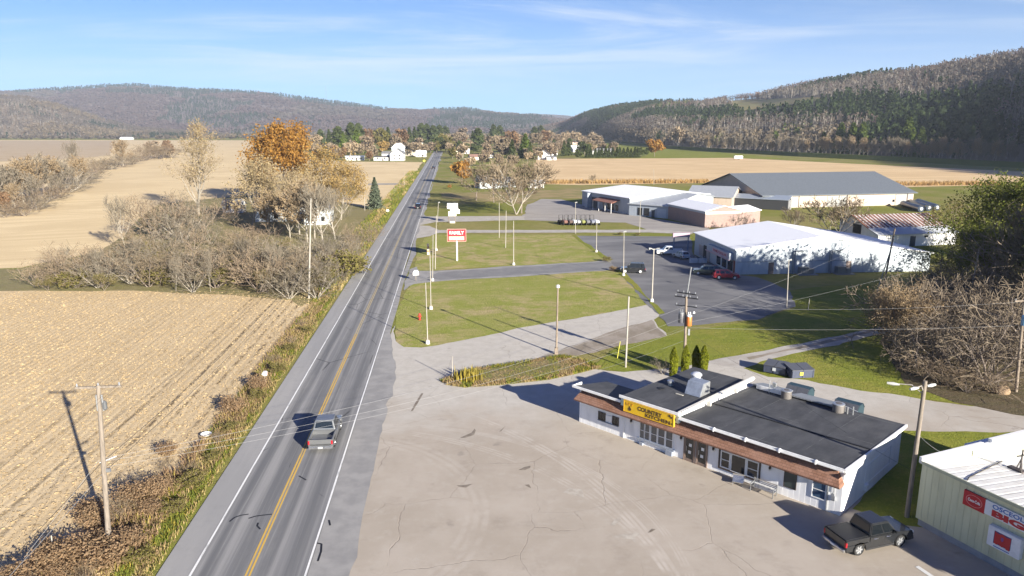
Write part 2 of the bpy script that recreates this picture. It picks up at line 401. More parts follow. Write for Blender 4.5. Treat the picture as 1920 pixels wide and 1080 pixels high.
nb.surf(c, .82, nb.bump(fin, .25, .01), 0, .25); road_m = m
m, nb = newmat('shoulder_tarmac'); P = road_coords(nb); fin = nb.noise(P, 9, 3)
c = nb.mix(nb.ss(nb.noise(nb.mp(P, (.6, .05, 1)), 1.0, 5), .35, .7), (.275, .272, .268), (.325, .318, .308)); c = nb.mix(nb.m('MULTIPLY', nb.ss(nb.noise(P, .8, 6, .75), .5, .75), .5), c, (.22, .218, .215))
nb.surf(c, .85, nb.bump(fin, .25, .01), 0, .2); shoul_m = m
Y0, Y1 = -60, 800
patch('road', None, road_m, .06, label='two lane country road', world=[rw(LX-.12, Y0), rw(RXL+.12, Y0), rw(RXL+.12, Y1), rw(LX-.12, Y1)])
patch('road_shoulder', None, shoul_m, .055, label='pale paved road shoulder', world=[rw(SHX, Y0), rw(LX-.12, Y0), rw(LX-.12, Y1), rw(SHX, Y1)])
yl = rc(G(700, 660))[1]
rs = noisy('worn_shoulder', (.30, .292, .28), (.235, .23, .225), .55, .9, .3, 6)
patch('road_shoulder', None, rs, .05, label='worn shoulder beside the parking lot', world=[rw(RXL+.12, Y0), rw(RXL+2.9, Y0), rw(RXL+2.6, yl-26), rw(RXL+2.9, yl-10), rw(RXL+.9, yl+8), rw(RXL+.8, 330), rw(RXL+1.6, Y1), rw(RXL+.12, Y1)])
def strip(mb, x, y0, y1, wd, z=.072, seed=0, gap=False):
    """painted line with slightly ragged edge"""
    r = random.Random(seed); y = y0; step = 3.0 if y1 < 300 else 6.0
    a = [rw(x-wd/2+r.uniform(-.012, .012), y, z), rw(x+wd/2+r.uniform(-.012, .012), y, z)]
    while y < y1:
        y2 = min(y+step, y1); c2 = [rw(x-wd/2+r.uniform(-.012, .012), y2, z), rw(x+wd/2+r.uniform(-.012, .012), y2, z)]
        mb.poly([a[0], a[1], c2[1], c2[0]]); a = c2; y = y2
def wornpaint(name, c, c2):
    m, nb = newmat(name); P = road_coords(nb)
    n = nb.ss(nb.noise(nb.mp(P, (6, .5, 1)), 1.0, 6, .75), .52, .66)
    nb.surf(nb.mix(nb.m('MULTIPLY', n, .8), c, c2), .7); return m
wl = MB(); strip(wl, LX, Y0, 700, .14, seed=1); strip(wl, RXL, Y0, 700, .13, seed=2)
wl.build('road_marking', wornpaint('white_line_paint', (.72, .72, .70), (.30, .30, .30)), kind='structure', label='white edge lines of the road')
yc = MB(); strip(yc, -.115, Y0, 52, .13, seed=3); strip(yc, .115, Y0, 52, .13, seed=4); yf = MB(); strip(yf, -.115, 52, 520, .12, seed=5); strip(yf, .115, 52, 520, .12, seed=6)
yf.build('road_marking', wornpaint('faded_yellow_paint', (.42, .34, .19), (.27, .255, .22)), kind='structure', label='faded far stretch of the double centre line')
yc.build('road_marking', wornpaint('yellow_line_paint', (.56, .36, .075), (.28, .25, .18)), kind='structure', label='double yellow centre line of the road')

# front parking lot
def circ(p, q, r):
    ax, ay, bx, by, cx, cy_ = p[0], p[1], q[0], q[1], r[0], r[1]
    d = 2*(ax*(by-cy_)+bx*(cy_-ay)+cx*(ay-by))
    ux = ((ax*ax+ay*ay)*(by-cy_)+(bx*bx+by*by)*(cy_-ay)+(cx*cx+cy_*cy_)*(ay-by))/d
    uy = ((ax*ax+ay*ay)*(cx-bx)+(bx*bx+by*by)*(ax-cx)+(cx*cx+cy_*cy_)*(bx-ax))/d
    return ux, uy, math.hypot(ax-ux, ay-uy)
m, nb = newmat('lot_pavement'); P = nb.pos(); xx, yy = nb.xyz(P)[0], nb.xyz(P)[1]
n1 = nb.noise(P, .10, 6, .65); n2 = nb.noise(P, .9, 6, .7); fin = nb.noise(P, 8, 4, .7)
c = nb.mix(nb.ss(n1, .35, .66), (.355, .308, .252), (.418, .368, .31)); c = nb.mix(nb.m('MULTIPLY', nb.ss(n2, .48, .74), .5), c, (.43, .39, .335)); c = nb.mix(nb.m('MULTIPLY', nb.ss(nb.noise(P, .35, 5, .7), .52, .72), .4), c, (.265, .225, .185))
dust = nb.m('ADD', yy, nb.m('MULTIPLY', nb.m('SUBTRACT', nb.noise(P, .16, 5, .6), .5), 26.0))
c = nb.mix(nb.m('MULTIPLY', nb.ss(dust, 58, 70), .85), c, nb.mix(nb.ss(n2, .35, .7), (.49, .465, .42), (.42, .395, .35)))
ang = nb.noise(P, .5, 4, .6)
for (a, q, e, wdt, st_) in [((1010, 838), (1150, 940), (1228, 1030), .34, .42), ((905, 842), (1060, 905), (1175, 985), .30, .38), ((930, 820), (1100, 880), (1240, 990), .2, .35), ((820, 860), (890, 935), (835, 1070), .6, .2)]:
    ux, uy, r_ = circ(G(*a), G(*q), G(*e))
    dd = nb.m('SQRT', nb.m('ADD', nb.m('POWER', nb.m('SUBTRACT', xx, ux), 2), nb.m('POWER', nb.m('SUBTRACT', yy, uy), 2)))
    k = nb.m('ABSOLUTE', nb.m('SUBTRACT', dd, r_))
    k = nb.m('MINIMUM', k, nb.m('ABSOLUTE', nb.m('SUBTRACT', k, wdt*1.1)))
    k = nb.m('MULTIPLY', nb.m('SUBTRACT', 1.0, nb.ss(k, wdt*.15, wdt*.5)), nb.m('MULTIPLY', nb.ss(ang, .36, .60), st_))
    k = nb.m('MULTIPLY', k, nb.m('SUBTRACT', 1.0, nb.ss(yy, 62, 68)))
    c = nb.mix(k, c, (.52, .475, .42))
tn = nb.n('ShaderNodeTexNoise', None, Vector=P, Scale=.5, Detail=4.0)
vec = nb.n('ShaderNodeMixRGB', dict(blend_type='ADD'), _0=1.6, _1=P, _2=tn.outputs[1])
vo = nb.n('ShaderNodeTexVoronoi', dict(feature='DISTANCE_TO_EDGE'), Vector=vec, Scale=.145)
cr = nb.m('MULTIPLY', nb.m('SUBTRACT', 1.0, nb.ss(vo.outputs[0], .0008, .0045)), nb.ss(nb.noise(P, .09, 4, .6), .38, .54))
c = nb.mix(nb.m('MULTIPLY', cr, .5), c, (.18, .15, .12))
stn = nb.ss(nb.noise(P, .55, 3, .5), .66, .76); c = nb.mix(nb.m('MULTIPLY', stn, .35), c, (.16, .14, .125)); c = nb.mix(nb.m('MULTIPLY', nb.ss(nb.noise(nb.mp(P, (.25, 1.6, 1), R(52)), .8, 6, .7), .52, .75), .3), c, (.44, .395, .34))
hole = nb.m('MULTIPLY', nb.ss(nb.noise(nb.mp(P, (1, 1, 1), .4), .33, 7, .75), .70, .74), .6)
c = nb.mix(hole, c, (.17, .145, .12))
nb.surf(c, .88, nb.bump(nb.m('ADD', fin, nb.m('MULTIPLY', cr, -2.0)), .3, .02), 0, .15); lot_m = m
patch('parking_lot', [(300, 1500), (470, 1150), (690, 720), (741, 610), (742, 640), (757, 651), (790, 652), (820, 648), (940, 624), (1043, 603), (1157, 583), (1213, 572), (1238, 588), (1226, 600), (1250, 630), (1160, 648), (1075, 667), (1110, 692), (1170, 698), (1262, 690), (1330, 680), (1392, 690), (1440, 707), (1513, 713), (1613, 733), (1723, 748), (1820, 762), (2100, 772), (2600, 1500)], lot_m, .03, label='worn beige parking lot around the diner')
gravel_m = noisy('pale_gravel', (.42, .395, .36), (.35, .32, .28), .5, .9, .4, 7)
dirt_m = noisy('packed_dirt', (.30, .26, .215), (.22, .185, .14), .55, .9, .5, 5, stretch=(1, .5, 1))
patch('dirt_patch', [(1000, 676), (1040, 661), (1100, 640), (1160, 617), (1222, 600), (1250, 630), (1160, 649), (1075, 668), (1040, 674)], dirt_m, .036, label='bare dirt beside the gravel drive')
patch('gravel_path', [(1318, 679), (1430, 659), (1540, 636), (1660, 612), (1700, 608), (1700, 618), (1650, 627), (1530, 655), (1440, 675), (1390, 692)], gravel_m, .05, label='two track gravel path leading into the brush')
patch('path_grass', [(1400, 671), (1520, 646), (1640, 620), (1642, 622), (1525, 650), (1405, 675)], dirt_m, .056, label='worn centre strip of the gravel path')
patch('grass_verge', [(1690, 808), (1875, 812), (1935, 808), (2000, 860), (1730, 990), (1690, 985), (1640, 968), (1598, 955), (1660, 890)], green_lawn, .04, label='shaded grass between the diner and the metal store')
patch('green_lawn', [(1110, 690), (1160, 650), (1250, 628), (1290, 622), (1420, 600), (1490, 578), (1478, 545), (1560, 535), (1640, 545), (1700, 560), (1980, 580), (1980, 790), (1820, 762), (1723, 748), (1613, 733), (1513, 713), (1440, 707), (1392, 690), (1330, 680), (1262, 690), (1170, 698)], green_lawn, .025, label='green lawn behind the diner')
patch('lawn', [(741, 610), (745, 580), (762, 545), (775, 532), (820, 527), (1000, 516), (1150, 505), (1185, 535), (1213, 572), (1157, 583), (1043, 603), (940, 624), (820, 648), (790, 652), (757, 651), (742, 640)], tan_lawn, .026, label='dry lawn between the two drives')
patch('lawn', [(778, 500), (783, 470), (795, 447), (812, 440), (1072, 440), (1138, 488), (1000, 497), (815, 507), (785, 507)], tan_lawn, .026, label='lawn with the red pole sign')
sl = noisy('store_lot_tarmac', (.125, .125, .13), (.205, .203, .203), .09, .9, .3, 7, stretch=(.6, 1.4, 1), detail=9)
patch('store_lot', [(1074, 442), (1293, 444), (1300, 478), (1378, 515), (1420, 520), (1480, 545), (1492, 575), (1420, 600), (1275, 612), (1252, 612), (1236, 590), (1213, 572), (1157, 508), (1140, 489)], sl, .032, label='grey tarmac lot in front of the white roofed store')
patch('driveway', [(757, 545), (768, 505), (782, 500), (786, 508), (815, 508), (1000, 497), (1141, 488), (1157, 506), (1000, 517), (820, 528), (776, 533)], rs, .034, label='pale edged entrance drive')
patch('driveway', [(800, 521), (822, 511), (1000, 500), (1141, 490.5), (1155, 504), (1000, 514), (825, 525)], noisy('drive_tarmac', (.17, .17, .174), (.21, .208, .205), .3, .85, .3, 7), .044, label='grey tarmac entrance drive')
ul = noisy('upper_lot_gravel', (.33, .305, .275), (.27, .25, .23), .18, .9, .3, 4, stretch=(.5, 1.5, 1))
patch('upper_lot', [(985, 401), (988, 384), (1016, 373), (1053, 374), (1093, 384), (1190, 404), (1255, 414), (1330, 428), (1325, 440), (1293, 436), (1217, 432), (1173, 417.5), (1050, 415.5), (968, 412.5)], ul, .03, label='gravel lot before the low shop row')
patch('driveway', [(776, 425), (782, 406), (817, 406), (985, 405), (985, 412.5), (968, 413), (817, 416.5)], gravel_m, .034, label='upper pale drive')
patch('driveway', [(770, 449), (778, 422), (806, 424), (822, 431.5), (1000, 431.5), (1217, 430.5), (1300, 435.5), (1297, 439), (1215, 436), (1000, 436.5), (822, 437), (806, 443)], gravel_m, .038, label='narrow pale drive crossing the lawns')
patch('orchard_floor', [(826, 362), (1000, 358), (1090, 352), (1092, 372), (1010, 372), (985, 383), (900, 377), (828, 370)], noisy('leafy_ground', (.30, .22, .10), (.19, .17, .05), .12, .9, .3, 3), .024, label='leaf strewn ground behind the bare trees')
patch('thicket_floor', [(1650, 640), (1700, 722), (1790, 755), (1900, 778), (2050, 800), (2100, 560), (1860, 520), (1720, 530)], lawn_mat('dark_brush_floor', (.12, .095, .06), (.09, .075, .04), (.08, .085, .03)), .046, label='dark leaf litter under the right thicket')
for k_, q_ in enumerate([[(1071, 441), (1080, 441.5), (1147, 488), (1137, 489)], [(1153, 505.5), (1166, 506), (1247, 588), (1236, 590)]]): patch('grass_edge', q_, green_lawn, .05+.002*k_, label='strip of longer green grass along the tarmac lot edge')
patch('meadow', [(1140, 262), (1262, 277), (1500, 300), (1370, 296), (1190, 297), (1120, 297)], green_lawn, .02, label='green meadow beside the pine row')
# ------------------------------------------------------------------ plant building blocks (numpy)
def unit(v): return v/np.maximum(np.linalg.norm(v, axis=-1, keepdims=True), 1e-9)
def cards(nr, centers, size, aspect=1.0, jit=.35, flat=0.0):
    """one randomly turned four-sided leaf per centre"""
    n = len(centers); a = nr.normal(size=(n, 3)); a[:, 2] *= (1-flat); a = unit(a)
    b_ = unit(np.cross(a, nr.normal(size=(n, 3)))); s = size*nr.uniform(1-jit, 1+jit, (n, 1))
    a = a*s*aspect; b_ = b_*s
    v = np.stack([centers-a-b_*.6, centers+a*.2-b_, centers+a+b_*.5, centers-a*.3+b_], 1).reshape(-1, 3)
    return v, np.arange(4*n).reshape(-1, 4)
class PM:
    """collects quad arrays with a material index each"""
    def __init__(s): s.V = []; s.F = []; s.M = []; s.n = 0
    def add(s, v, f, mi=0):
        s.V.append(np.asarray(v, np.float32)); s.F.append(np.asarray(f)+s.n); s.M.append(np.full(len(f), mi, np.int32)); s.n += len(v)
    def mesh(s, name, mats, smooth=False): return npmesh(name, np.concatenate(s.V), np.concatenate(s.F), None, mats, smooth, np.concatenate(s.M))
def scatter(tmpls, pts, scl, nr, squash=.15):
    """copies of small templates at many points, merged to arrays"""
    pm = PM(); n = len(pts)
    if n == 0: return pm
    ch = nr.integers(0, len(tmpls), n); ang = nr.uniform(0, 2*math.pi, n)
    for k, (tv, tf, tm) in enumerate(tmpls):
        i = np.where(ch == k)[0]
        if len(i) == 0: continue
        c, s_ = np.cos(ang[i])[:, None], np.sin(ang[i])[:, None]; sc = scl[i][:, None]; sw = sc*nr.uniform(1-squash, 1+squash, (len(i), 1))
        x = (tv[None, :, 0]*c-tv[None, :, 1]*s_)*sw; y = (tv[None, :, 0]*s_+tv[None, :, 1]*c)*sw; z = tv[None, :, 2]*sc
        v = np.stack([x, y, z], 2)+pts[i][:, None, :]
        f = tf[None]+(np.arange(len(i))*len(tv))[:, None, None]
        pm.V.append(v.reshape(-1, 3).astype(np.float32)); pm.F.append(f.reshape(-1, 4)+pm.n); pm.M.append(np.tile(tm, len(i))); pm.n += len(i)*len(tv)
    return pm
def bare_far(nr, h=15, w=3.6, nst=5, ntw=12, trunk_i=0, twig_i=1, tw=.42):
    pm = PM()
    for k in range(nst):
        x, y = nr.normal(0, w*.16, 2); x2, y2 = x+nr.normal(0, w*.33), y+nr.normal(0, w*.33); a = nr.uniform(0, math.pi); ww = tw*nr.uniform(.5, 1.1)
        d = np.array([math.cos(a)*ww, math.sin(a)*ww, 0]); z1 = h*nr.uniform(.65, .98)
        pm.add([np.array([x, y, 0])-d, np.array([x, y, 0])+d, np.array([x2, y2, z1])+d*.35, np.array([x2, y2, z1])-d*.35], [[0, 1, 2, 3]], trunk_i)
    c = np.stack([nr.normal(0, w*.42, ntw), nr.normal(0, w*.42, ntw), h*nr.uniform(.35, 1.0, ntw)], 1)
    v, f = cards(nr, c, w*.17, 2.0); pm.add(v, f, twig_i)
    return np.concatenate(pm.V), np.concatenate(pm.F), np.concatenate(pm.M)
def round_far(nr, h=13, w=5.0, n=26, mi=0):
    u = unit(nr.normal(size=(n, 3)))*nr.uniform(.55, 1.0, (n, 1)); c = u*np.array([w, w, h*.42])+np.array([0, 0, h*.56])
    v, f = cards(nr, c, w*.34, 1.1); return v, f, np.full(len(f), mi, np.int32)
def cone_far(nr, h=17, w=3.4, n=26, mi=0):
    t = nr.uniform(0, 1, n)**.8; a = nr.uniform(0, 2*math.pi, n); rr = w*(1-t)*nr.uniform(.55, 1.0, n)
    c = np.stack([np.cos(a)*rr, np.sin(a)*rr, h*(.08+.9*t)], 1); v, f = cards(nr, c, w*.36, 1.1); return v, f, np.full(len(f), mi, np.int32)
NR = np.random.default_rng(11)

# ------------------------------------------------------------------ hills
def vnoise(x, y, seed=0):
    xi, yi = np.floor(x).astype(int), np.floor(y).astype(int); fx, fy = x-xi, y-yi; fx = fx*fx*(3-2*fx); fy = fy*fy*(3-2*fy)
    def h(i, j):
        k = (i*374761393+j*668265263+seed*974711) & 0x7fffffff; k = (k ^ (k >> 13))*1274126177 & 0x7fffffff
        return ((k ^ (k >> 16)) & 0xffff)/65535.0
    return (h(xi, yi)*(1-fx)+h(xi+1, yi)*fx)*(1-fy)+(h(xi, yi+1)*(1-fx)+h(xi+1, yi+1)*fx)*fy
def fbm(x, y, seed=0): return sum(vnoise(x*2**k, y*2**k, seed+k)*.5**k for k in range(4))/1.875
class Hill:
    def __init__(s, feet, ridges, ns=90, nt=26, prof=1.25, rough=6.0, seed=1, back=.5):
        q = np.linspace(0, 1, len(feet)); s.q = q; s.f = np.array(feet, float); s.r = np.array(ridges, float); s.prof = prof; s.rough = rough; s.seed = seed; s.back = back; s.ns = ns; s.nt = nt
    def at(s, a, t):
        f = np.stack([np.interp(a, s.q, s.f[:, k]) for k in range(3)], -1); r = np.stack([np.interp(a, s.q, s.r[:, k]) for k in range(3)], -1)
        tt = np.clip(t, 0, 1); p = f+(r-f)*t[..., None]
        prof = np.where(tt < 1, 1-(1-tt)**s.prof, 1)
        z = f[..., 2]+(r[..., 2]-f[..., 2])*prof - np.clip(t-1, 0, 9)*(r[..., 2]-f[..., 2])*.9
        z = z+(fbm(p[..., 0]/160+50, p[..., 1]/160+50, s.seed)-.5)*s.rough*2.2*np.sin(np.clip(tt, 0, 1)*math.pi*.93)
        p[..., 2] = z; return p
    def build(s, mat, label, name='hill'):
        a, t = np.meshgrid(np.linspace(0, 1, s.ns), np.linspace(0, 1+s.back, s.nt), indexing='ij')
        v = s.at(a, t).reshape(-1, 3); i = np.arange(s.ns*s.nt).reshape(s.ns, s.nt)
        f = np.stack([i[:-1, :-1], i[1:, :-1], i[1:, 1:], i[:-1, 1:]], -1).reshape(-1, 4)
        o = mobj(name, npmesh(name, v, f, None, mat, True)); tag(o, label, None, None, 'structure'); return o
    def sample(s, n, nr, tmax=1.05, tmin=0.0):
        """points with an even spread over the ground"""
        a = nr.uniform(0, 1, n*3); t = nr.uniform(tmin, tmax, n*3)
        w0 = np.linalg.norm(s.at(np.clip(a+.004, 0, 1), t)-s.at(np.clip(a-.004, 0, 1), t), axis=-1)
        keep = nr.uniform(0, 1, n*3) < w0/np.percentile(w0, 92); idx = np.where(keep)[0][:n]
        return s.at(a[idx], t[idx]), a[idx], t[idx]
def hp(u, v, Y): return V(u, v, Y)
forest_floor = noisy('forest_floor', (.135, .105, .08), (.10, .085, .06), .02, .95, 0)
# valley side on the right, carried on out of the frame
fu = [(1000, 2500), (1060, 2150), (1100, 1800), (1150, 1400), (1230, 1030), (1300, 930), (1370, 850), (1430, 800), (1520, 735), (1620, 680), (1740, 620), (1840, 585), (1960, 540)]
rv = [(1000, 245, 3000), (1050, 237, 2700), (1095, 219, 2450), (1150, 206, 2250), (1230, 197, 2050), (1310, 198, 1950), (1375, 189, 1850), (1420, 184, 1800), (1500, 166, 1680), (1610, 150, 1540), (1730, 139, 1380), (1840, 122, 1200), (1960, 106, 1050)]
feet = [(G(u, 240+26*1402/Y)[0], Y, 0) for u, Y in fu]+[(425, 380, 0), (450, 200, 0), (470, 0, 0), (490, -200, 0)]
ridge = [hp(*q) for q in rv]+[(690, 560, 150), (625, 330, 140), (600, 60, 155), (600, -200, 155)]
HR = Hill(feet, ridge, 190, 40, 1.2, 5, 3)
m, nb = newmat('valley_side'); P = nb.pos()
nb.surf(nb.mix(nb.ss(nb.noise(P, .02, 4), .4, .6), (.15, .12, .085), (.12, .10, .07)), .95); side_m = m
HR.build(side_m, 'steep wooded valley side rising on the right')
# far ridges
hills = []
fu = [(-500, 3000), (0, 3000), (400, 3000), (800, 3000), (1100, 3300)]
us = [-500, -200, 0, 100, 200, 250, 330, 470, 560, 640, 720, 800, 870, 930, 1000, 1050, 1110]
vs = [168, 172, 173, 170, 163, 162, 168, 174, 184, 194, 206, 209, 205, 213, 220, 226, 240]
feet = [(G(u, 252)[0]/G(u, 252)[1]*3000, 3000, 0) for u in us]; ridge = [hp(u, v, 4600) for u, v in zip(us, vs)]
HF = Hill(feet, ridge, 110, 22, 1.15, 26, 5, .3)
HF.build(noisy('far_forest_floor', (.15, .115, .095), (.12, .095, .085), .01, .95, 0), 'long purple brown ridge far across the valley')
us = [880, 960, 1000, 1060, 1110, 1180]; vs = [232, 217, 215, 219, 224, 238]
H2 = Hill([hp(u, 246, 6000) for u in us], [hp(u, v, 7200) for u, v in zip(us, vs)], 24, 10, 1.1, 10, 8, .2)
H2.build(noisy('far_forest_floor', (.15, .115, .095), (.12, .095, .085)), 'most distant bluish ridge at the valley end')
us = [-700, -300, -100, 0, 50, 100, 150, 200, 260, 330, 400]; vs = [150, 160, 172, 182, 186, 197, 211, 229, 244, 250, 256]
HL = Hill([(G(u, 258)[0], 2000, 0) for u in us], [hp(u, v, 2650) for u, v in zip(us, vs)], 60, 18, 1.25, 8, 12, .4)
HL.build(noisy('tan_forest_floor', (.19, .14, .09), (.16, .125, .08), .015, .95, 0), 'low tan wooded hill on the left')

TWIG = dict(
    pale=leafmat('pale_limbs', [(.22, .20, .17), (.29, .265, .23), (.16, .145, .125)], 0),
    grey=leafmat('grey_twigs', [(.155, .13, .104), (.135, .113, .09), (.178, .15, .118)], .5),
    purple=leafmat('purple_twigs', [(.17, .126, .112), (.155, .117, .104), (.185, .137, .12)], .5),
    tan=leafmat('tan_twigs', [(.215, .175, .12), (.18, .145, .10), (.25, .205, .14)], .4),
    rust=leafmat('rust_twigs', [(.20, .125, .09), (.17, .115, .09), (.23, .15, .10)], .15),
    green=leafmat('conifer_green', [(.050, .075, .034), (.068, .092, .038), (.040, .060, .030)], .35),
    bright=leafmat('bright_conifer', [(.085, .11, .022), (.06, .09, .02), (.11, .125, .03)], .1),
    bluegreen=leafmat('far_conifer', [(.04, .065, .04), (.055, .075, .045), (.035, .055, .038)], .45))
MK = list(TWIG.values()); MI = {k: i for i, k in enumerate(TWIG)}
T_b = [bare_far(NR, 17, 3.4, 4, 13, MI['pale'], MI[k]) for k in ('grey', 'grey', 'tan', 'grey', 'purple', 'grey')]
T_rust = [bare_far(NR, 14, 4.2, 3, 16, MI['grey'], MI[k]) for k in ('rust', 'purple', 'purple')]
T_tan = [bare_far(NR, 14, 4.6, 4, 18, MI['pale'], MI['tan']) for _ in range(3)]
T_con = [cone_far(NR, 17, 3.6, 28, MI['green']) for _ in range(4)]
T_bri = [round_far(NR, 17, 3.8, 26, MI['bright']) for _ in range(3)]
def forest(label, parts):
    pm = PM()
    for tm, pts, sc in parts:
        q = scatter(tm, pts, sc, NR)
        for v, f, mi in zip(q.V, q.F, q.M):
            pm.V.append(v); pm.F.append(f+pm.n); pm.M.append(mi)
        pm.n += q.n
    o = mobj('forest', pm.mesh('forest', MK)); return tag(o, label, 'forest', None, 'stuff')
P_, A_, T_ = HR.sample(21000, NR)
ev = fbm(P_[:, 0]/150+31, P_[:, 1]/210, 77); ev2 = fbm(P_[:, 0]/320+9, P_[:, 1]/260, 44)
scp = lambda n, lo=.8, hi=1.2: NR.uniform(lo, hi, n)
def px_of(P):
    dz = P[:, 2]-CAMH; d = P[:, 1]*cP-dz*sP; up = P[:, 1]*sP+dz*cP
    return 960+FPX*P[:, 0]/d, 540-FPX*up/d
ev = ev-.03+.13*np.exp(-((np.array(px_of(P_)[1])-222)/16.0)**2)*(px_of(P_)[0] < 1720)
# the cleared hillside field: a real clearing in world space on the upper slope
c0, c1_ = np.array(hp(1375, 197, 1850)), np.array(hp(1545, 183, 1560))
ax = (c1_-c0)[:2]; L_ = np.linalg.norm(ax); ax /= L_; nrm = np.array([-ax[1], ax[0]])
rel = P_[:, :2]-c0[:2]; al_, ac_ = rel@ax, rel@nrm
PU, PV = px_of(P_)
def cmask(u, v, lo=0): return (u > 1362) & (u < 1545) & (v > 190-(u-1362)*.04) & (v < 209+lo-(u-1362)*.125) & (v < 196+(u-1362)*.9)
clear = cmask(PU, PV, 17)
ok = ~clear
con = ok & (ev > .565); bri = ok & ~con & (ev2 > .64) & (NR.uniform(size=len(ev)) < .45)
left = P_[:, 0]/P_[:, 1] < .24
rust = ok & ~con & ~bri & ((T_ > .62) & left | (T_ > .88)); tn_ = ok & ~con & ~bri & ~rust & (T_ < .12) & (P_[:, 1] > 640)
bare = ok & ~con & ~bri & ~rust & ~tn_
SZ = np.interp(P_[:, 1], [500, 900, 1500], [1.45, 1.15, 1.0])
forest('mixed bare and evergreen wood covering the right valley side', [(T_con, P_[con], scp(con.sum(), .75, 1.15)*SZ[con]), (T_bri, P_[bri], scp(bri.sum(), .8, 1.1)), (T_rust, P_[rust], scp(rust.sum())), (T_tan, P_[tn_], scp(tn_.sum(), .9, 1.3)), (T_b, P_[bare], scp(bare.sum(), .8, 1.2)*SZ[bare])])
# meadow inside the clearing follows the slope
ag, tg = np.meshgrid(np.linspace(0, 1, 500), np.linspace(0, 1.0, 220), indexing='ij'); S_ = HR.at(ag, tg)
rel = S_[..., :2]-c0[:2]; aa, cc = rel@ax, rel@nrm
su, sv = px_of(S_.reshape(-1, 3)); inm = cmask(su, sv, 4).reshape(ag.shape); i_ = np.arange(ag.size).reshape(ag.shape)
qf = np.stack([i_[:-1, :-1], i_[1:, :-1], i_[1:, 1:], i_[:-1, 1:]], -1)[inm[:-1, :-1] & inm[1:, 1:]]
if len(qf):
    o = mobj('hillside_field', npmesh('hillside_field', S_.reshape(-1, 3)+np.array([0, 0, 1.6]), qf, None, noisy('hillside_grass', (.21, .20, .055), (.27, .205, .085), .03, .9), True)); tag(o, 'yellow green field cleared on the right hillside', None, None, 'structure')
P_, A_, T_ = HF.sample(20000, NR); ev = fbm(P_[:, 0]/300, P_[:, 1]/380, 61)
MKF = None
con = (ev > .57); ru = ~con & (fbm(P_[:, 0]/420, P_[:, 1]/420, 5) > .48); ba = ~con & ~ru
T_cf = [cone_far(NR, 18, 5.0, 14, MI['bluegreen']) for _ in range(3)]; T_pf = [round_far(NR, 11, 11.0, 16, MI['purple']) for _ in range(3)]; T_gf = [round_far(NR, 11, 11.0, 16, MI['grey']) for _ in range(3)]
forest('purple grey woodland covering the far ridge', [(T_cf, P_[con], scp(con.sum(), .8, 1.3)), (T_pf, P_[ru], scp(ru.sum())), (T_gf, P_[ba], scp(ba.sum()))])
P_, A_, T_ = H2.sample(2500, NR)
forest('bluish woodland on the most distant ridge', [(T_pf, P_, scp(len(P_), 1.0, 1.4))])
P_, A_, T_ = HL.sample(9000, NR); ev = fbm(P_[:, 0]/160, P_[:, 1]/160, 15)
con = ev > .66; g_ = ~con & (ev > .42); t_ = ~con & ~g_
T_tf = [round_far(NR, 14, 5.5, 16, MI['tan']) for _ in range(3)]; T_gg = [bare_far(NR, 15, 5.0, 3, 14, MI['pale'], MI['grey']) for _ in range(3)]
forest('tan and grey bare wood on the low left hill', [(T_cf, P_[con], scp(con.sum(), .6, .9)), (T_gg, P_[g_], scp(g_.sum())), (T_tf, P_[t_], scp(t_.sum(), .8, 1.1))])
# flat ground wood between the fields and the hills
n = 2600; yy_ = NR.uniform(1750, 3000, n); xx_ = NR.uniform(-.75, .12, n)*yy_; pts = np.stack([xx_, yy_, np.zeros(n)], 1); ev = NR.uniform(size=n)
forest('bare scrub wood on the valley floor below the hills', [(T_gf, pts[ev < .5], scp((ev < .5).sum(), .5, .9)), (T_tf, pts[(ev >= .5) & (ev < .85)], scp(((ev >= .5) & (ev < .85)).sum(), .6, 1.)), (T_cf, pts[ev >= .85], scp((ev >= .85).sum(), .6, 1.))])
# flood bank along the foot of the slope
bk = [(1120, 1620), (1250, 965), (1380, 800), (1500, 700), (1600, 640), (1700, 590), (1800, 545), (1920, 500), (2150, 430)]
mb = MB(); rows = []
for u, Y in bk:
    x = (u-960)/1402.5*Y; dirn = Vector((x, Y, 0)).normalized(); hgt = 3.6
    rows.append([(x-dirn.x*9, Y-dirn.y*9, -.1), (x-dirn.x*3, Y-dirn.y*3, hgt), (x+dirn.x*3, Y+dirn.y*3, hgt), (x+dirn.x*16, Y+dirn.y*16, -.1)])
for a_, b_ in zip(rows[:-1], rows[1:]):
    for k in range(3): mb.poly([a_[k], b_[k], b_[k+1], a_[k+1]])
mb.build('flood_bank', lawn_mat('bank_grass', (.08, .105, .02), (.105, .12, .03), (.085, .10, .02)), kind='structure', label='long low grass flood bank at the foot of the wooded slope')
# ------------------------------------------------------------------ trees close enough to tell apart
BARK = noisy('grey_bark', (.24, .20, .165), (.15, .12, .10), 3, .9, .4, 9, True, (3, 3, .6))
PALE = noisy('pale_bark', (.36, .33, .275), (.24, .21, .17), 2, .9, .3, 9, True, (3, 3, .8))
DARKB = noisy('brown_bark', (.14, .105, .08), (.09, .07, .055), 3, .9, .4, 9, True, (3, 3, .6))
TW = dict(dark=leafmat('bare_twigs_dark', [(.18, .145, .105), (.24, .195, .145), (.11, .086, .062)], .1),
          grey=leafmat('bare_twigs_grey', [(.165, .142, .108), (.225, .195, .15), (.10, .085, .064)], .1),
          brown=leafmat('bare_twigs_brown', [(.175, .138, .09), (.24, .19, .13), (.10, .078, .052)], .1),
          pink=leafmat('bare_twigs_pink', [(.20, .152, .10), (.265, .205, .145), (.115, .088, .06)], .1),
          tan=leafmat('bare_twigs_tan', [(.28, .215, .14), (.34, .265, .175), (.21, .16, .105)], .1))
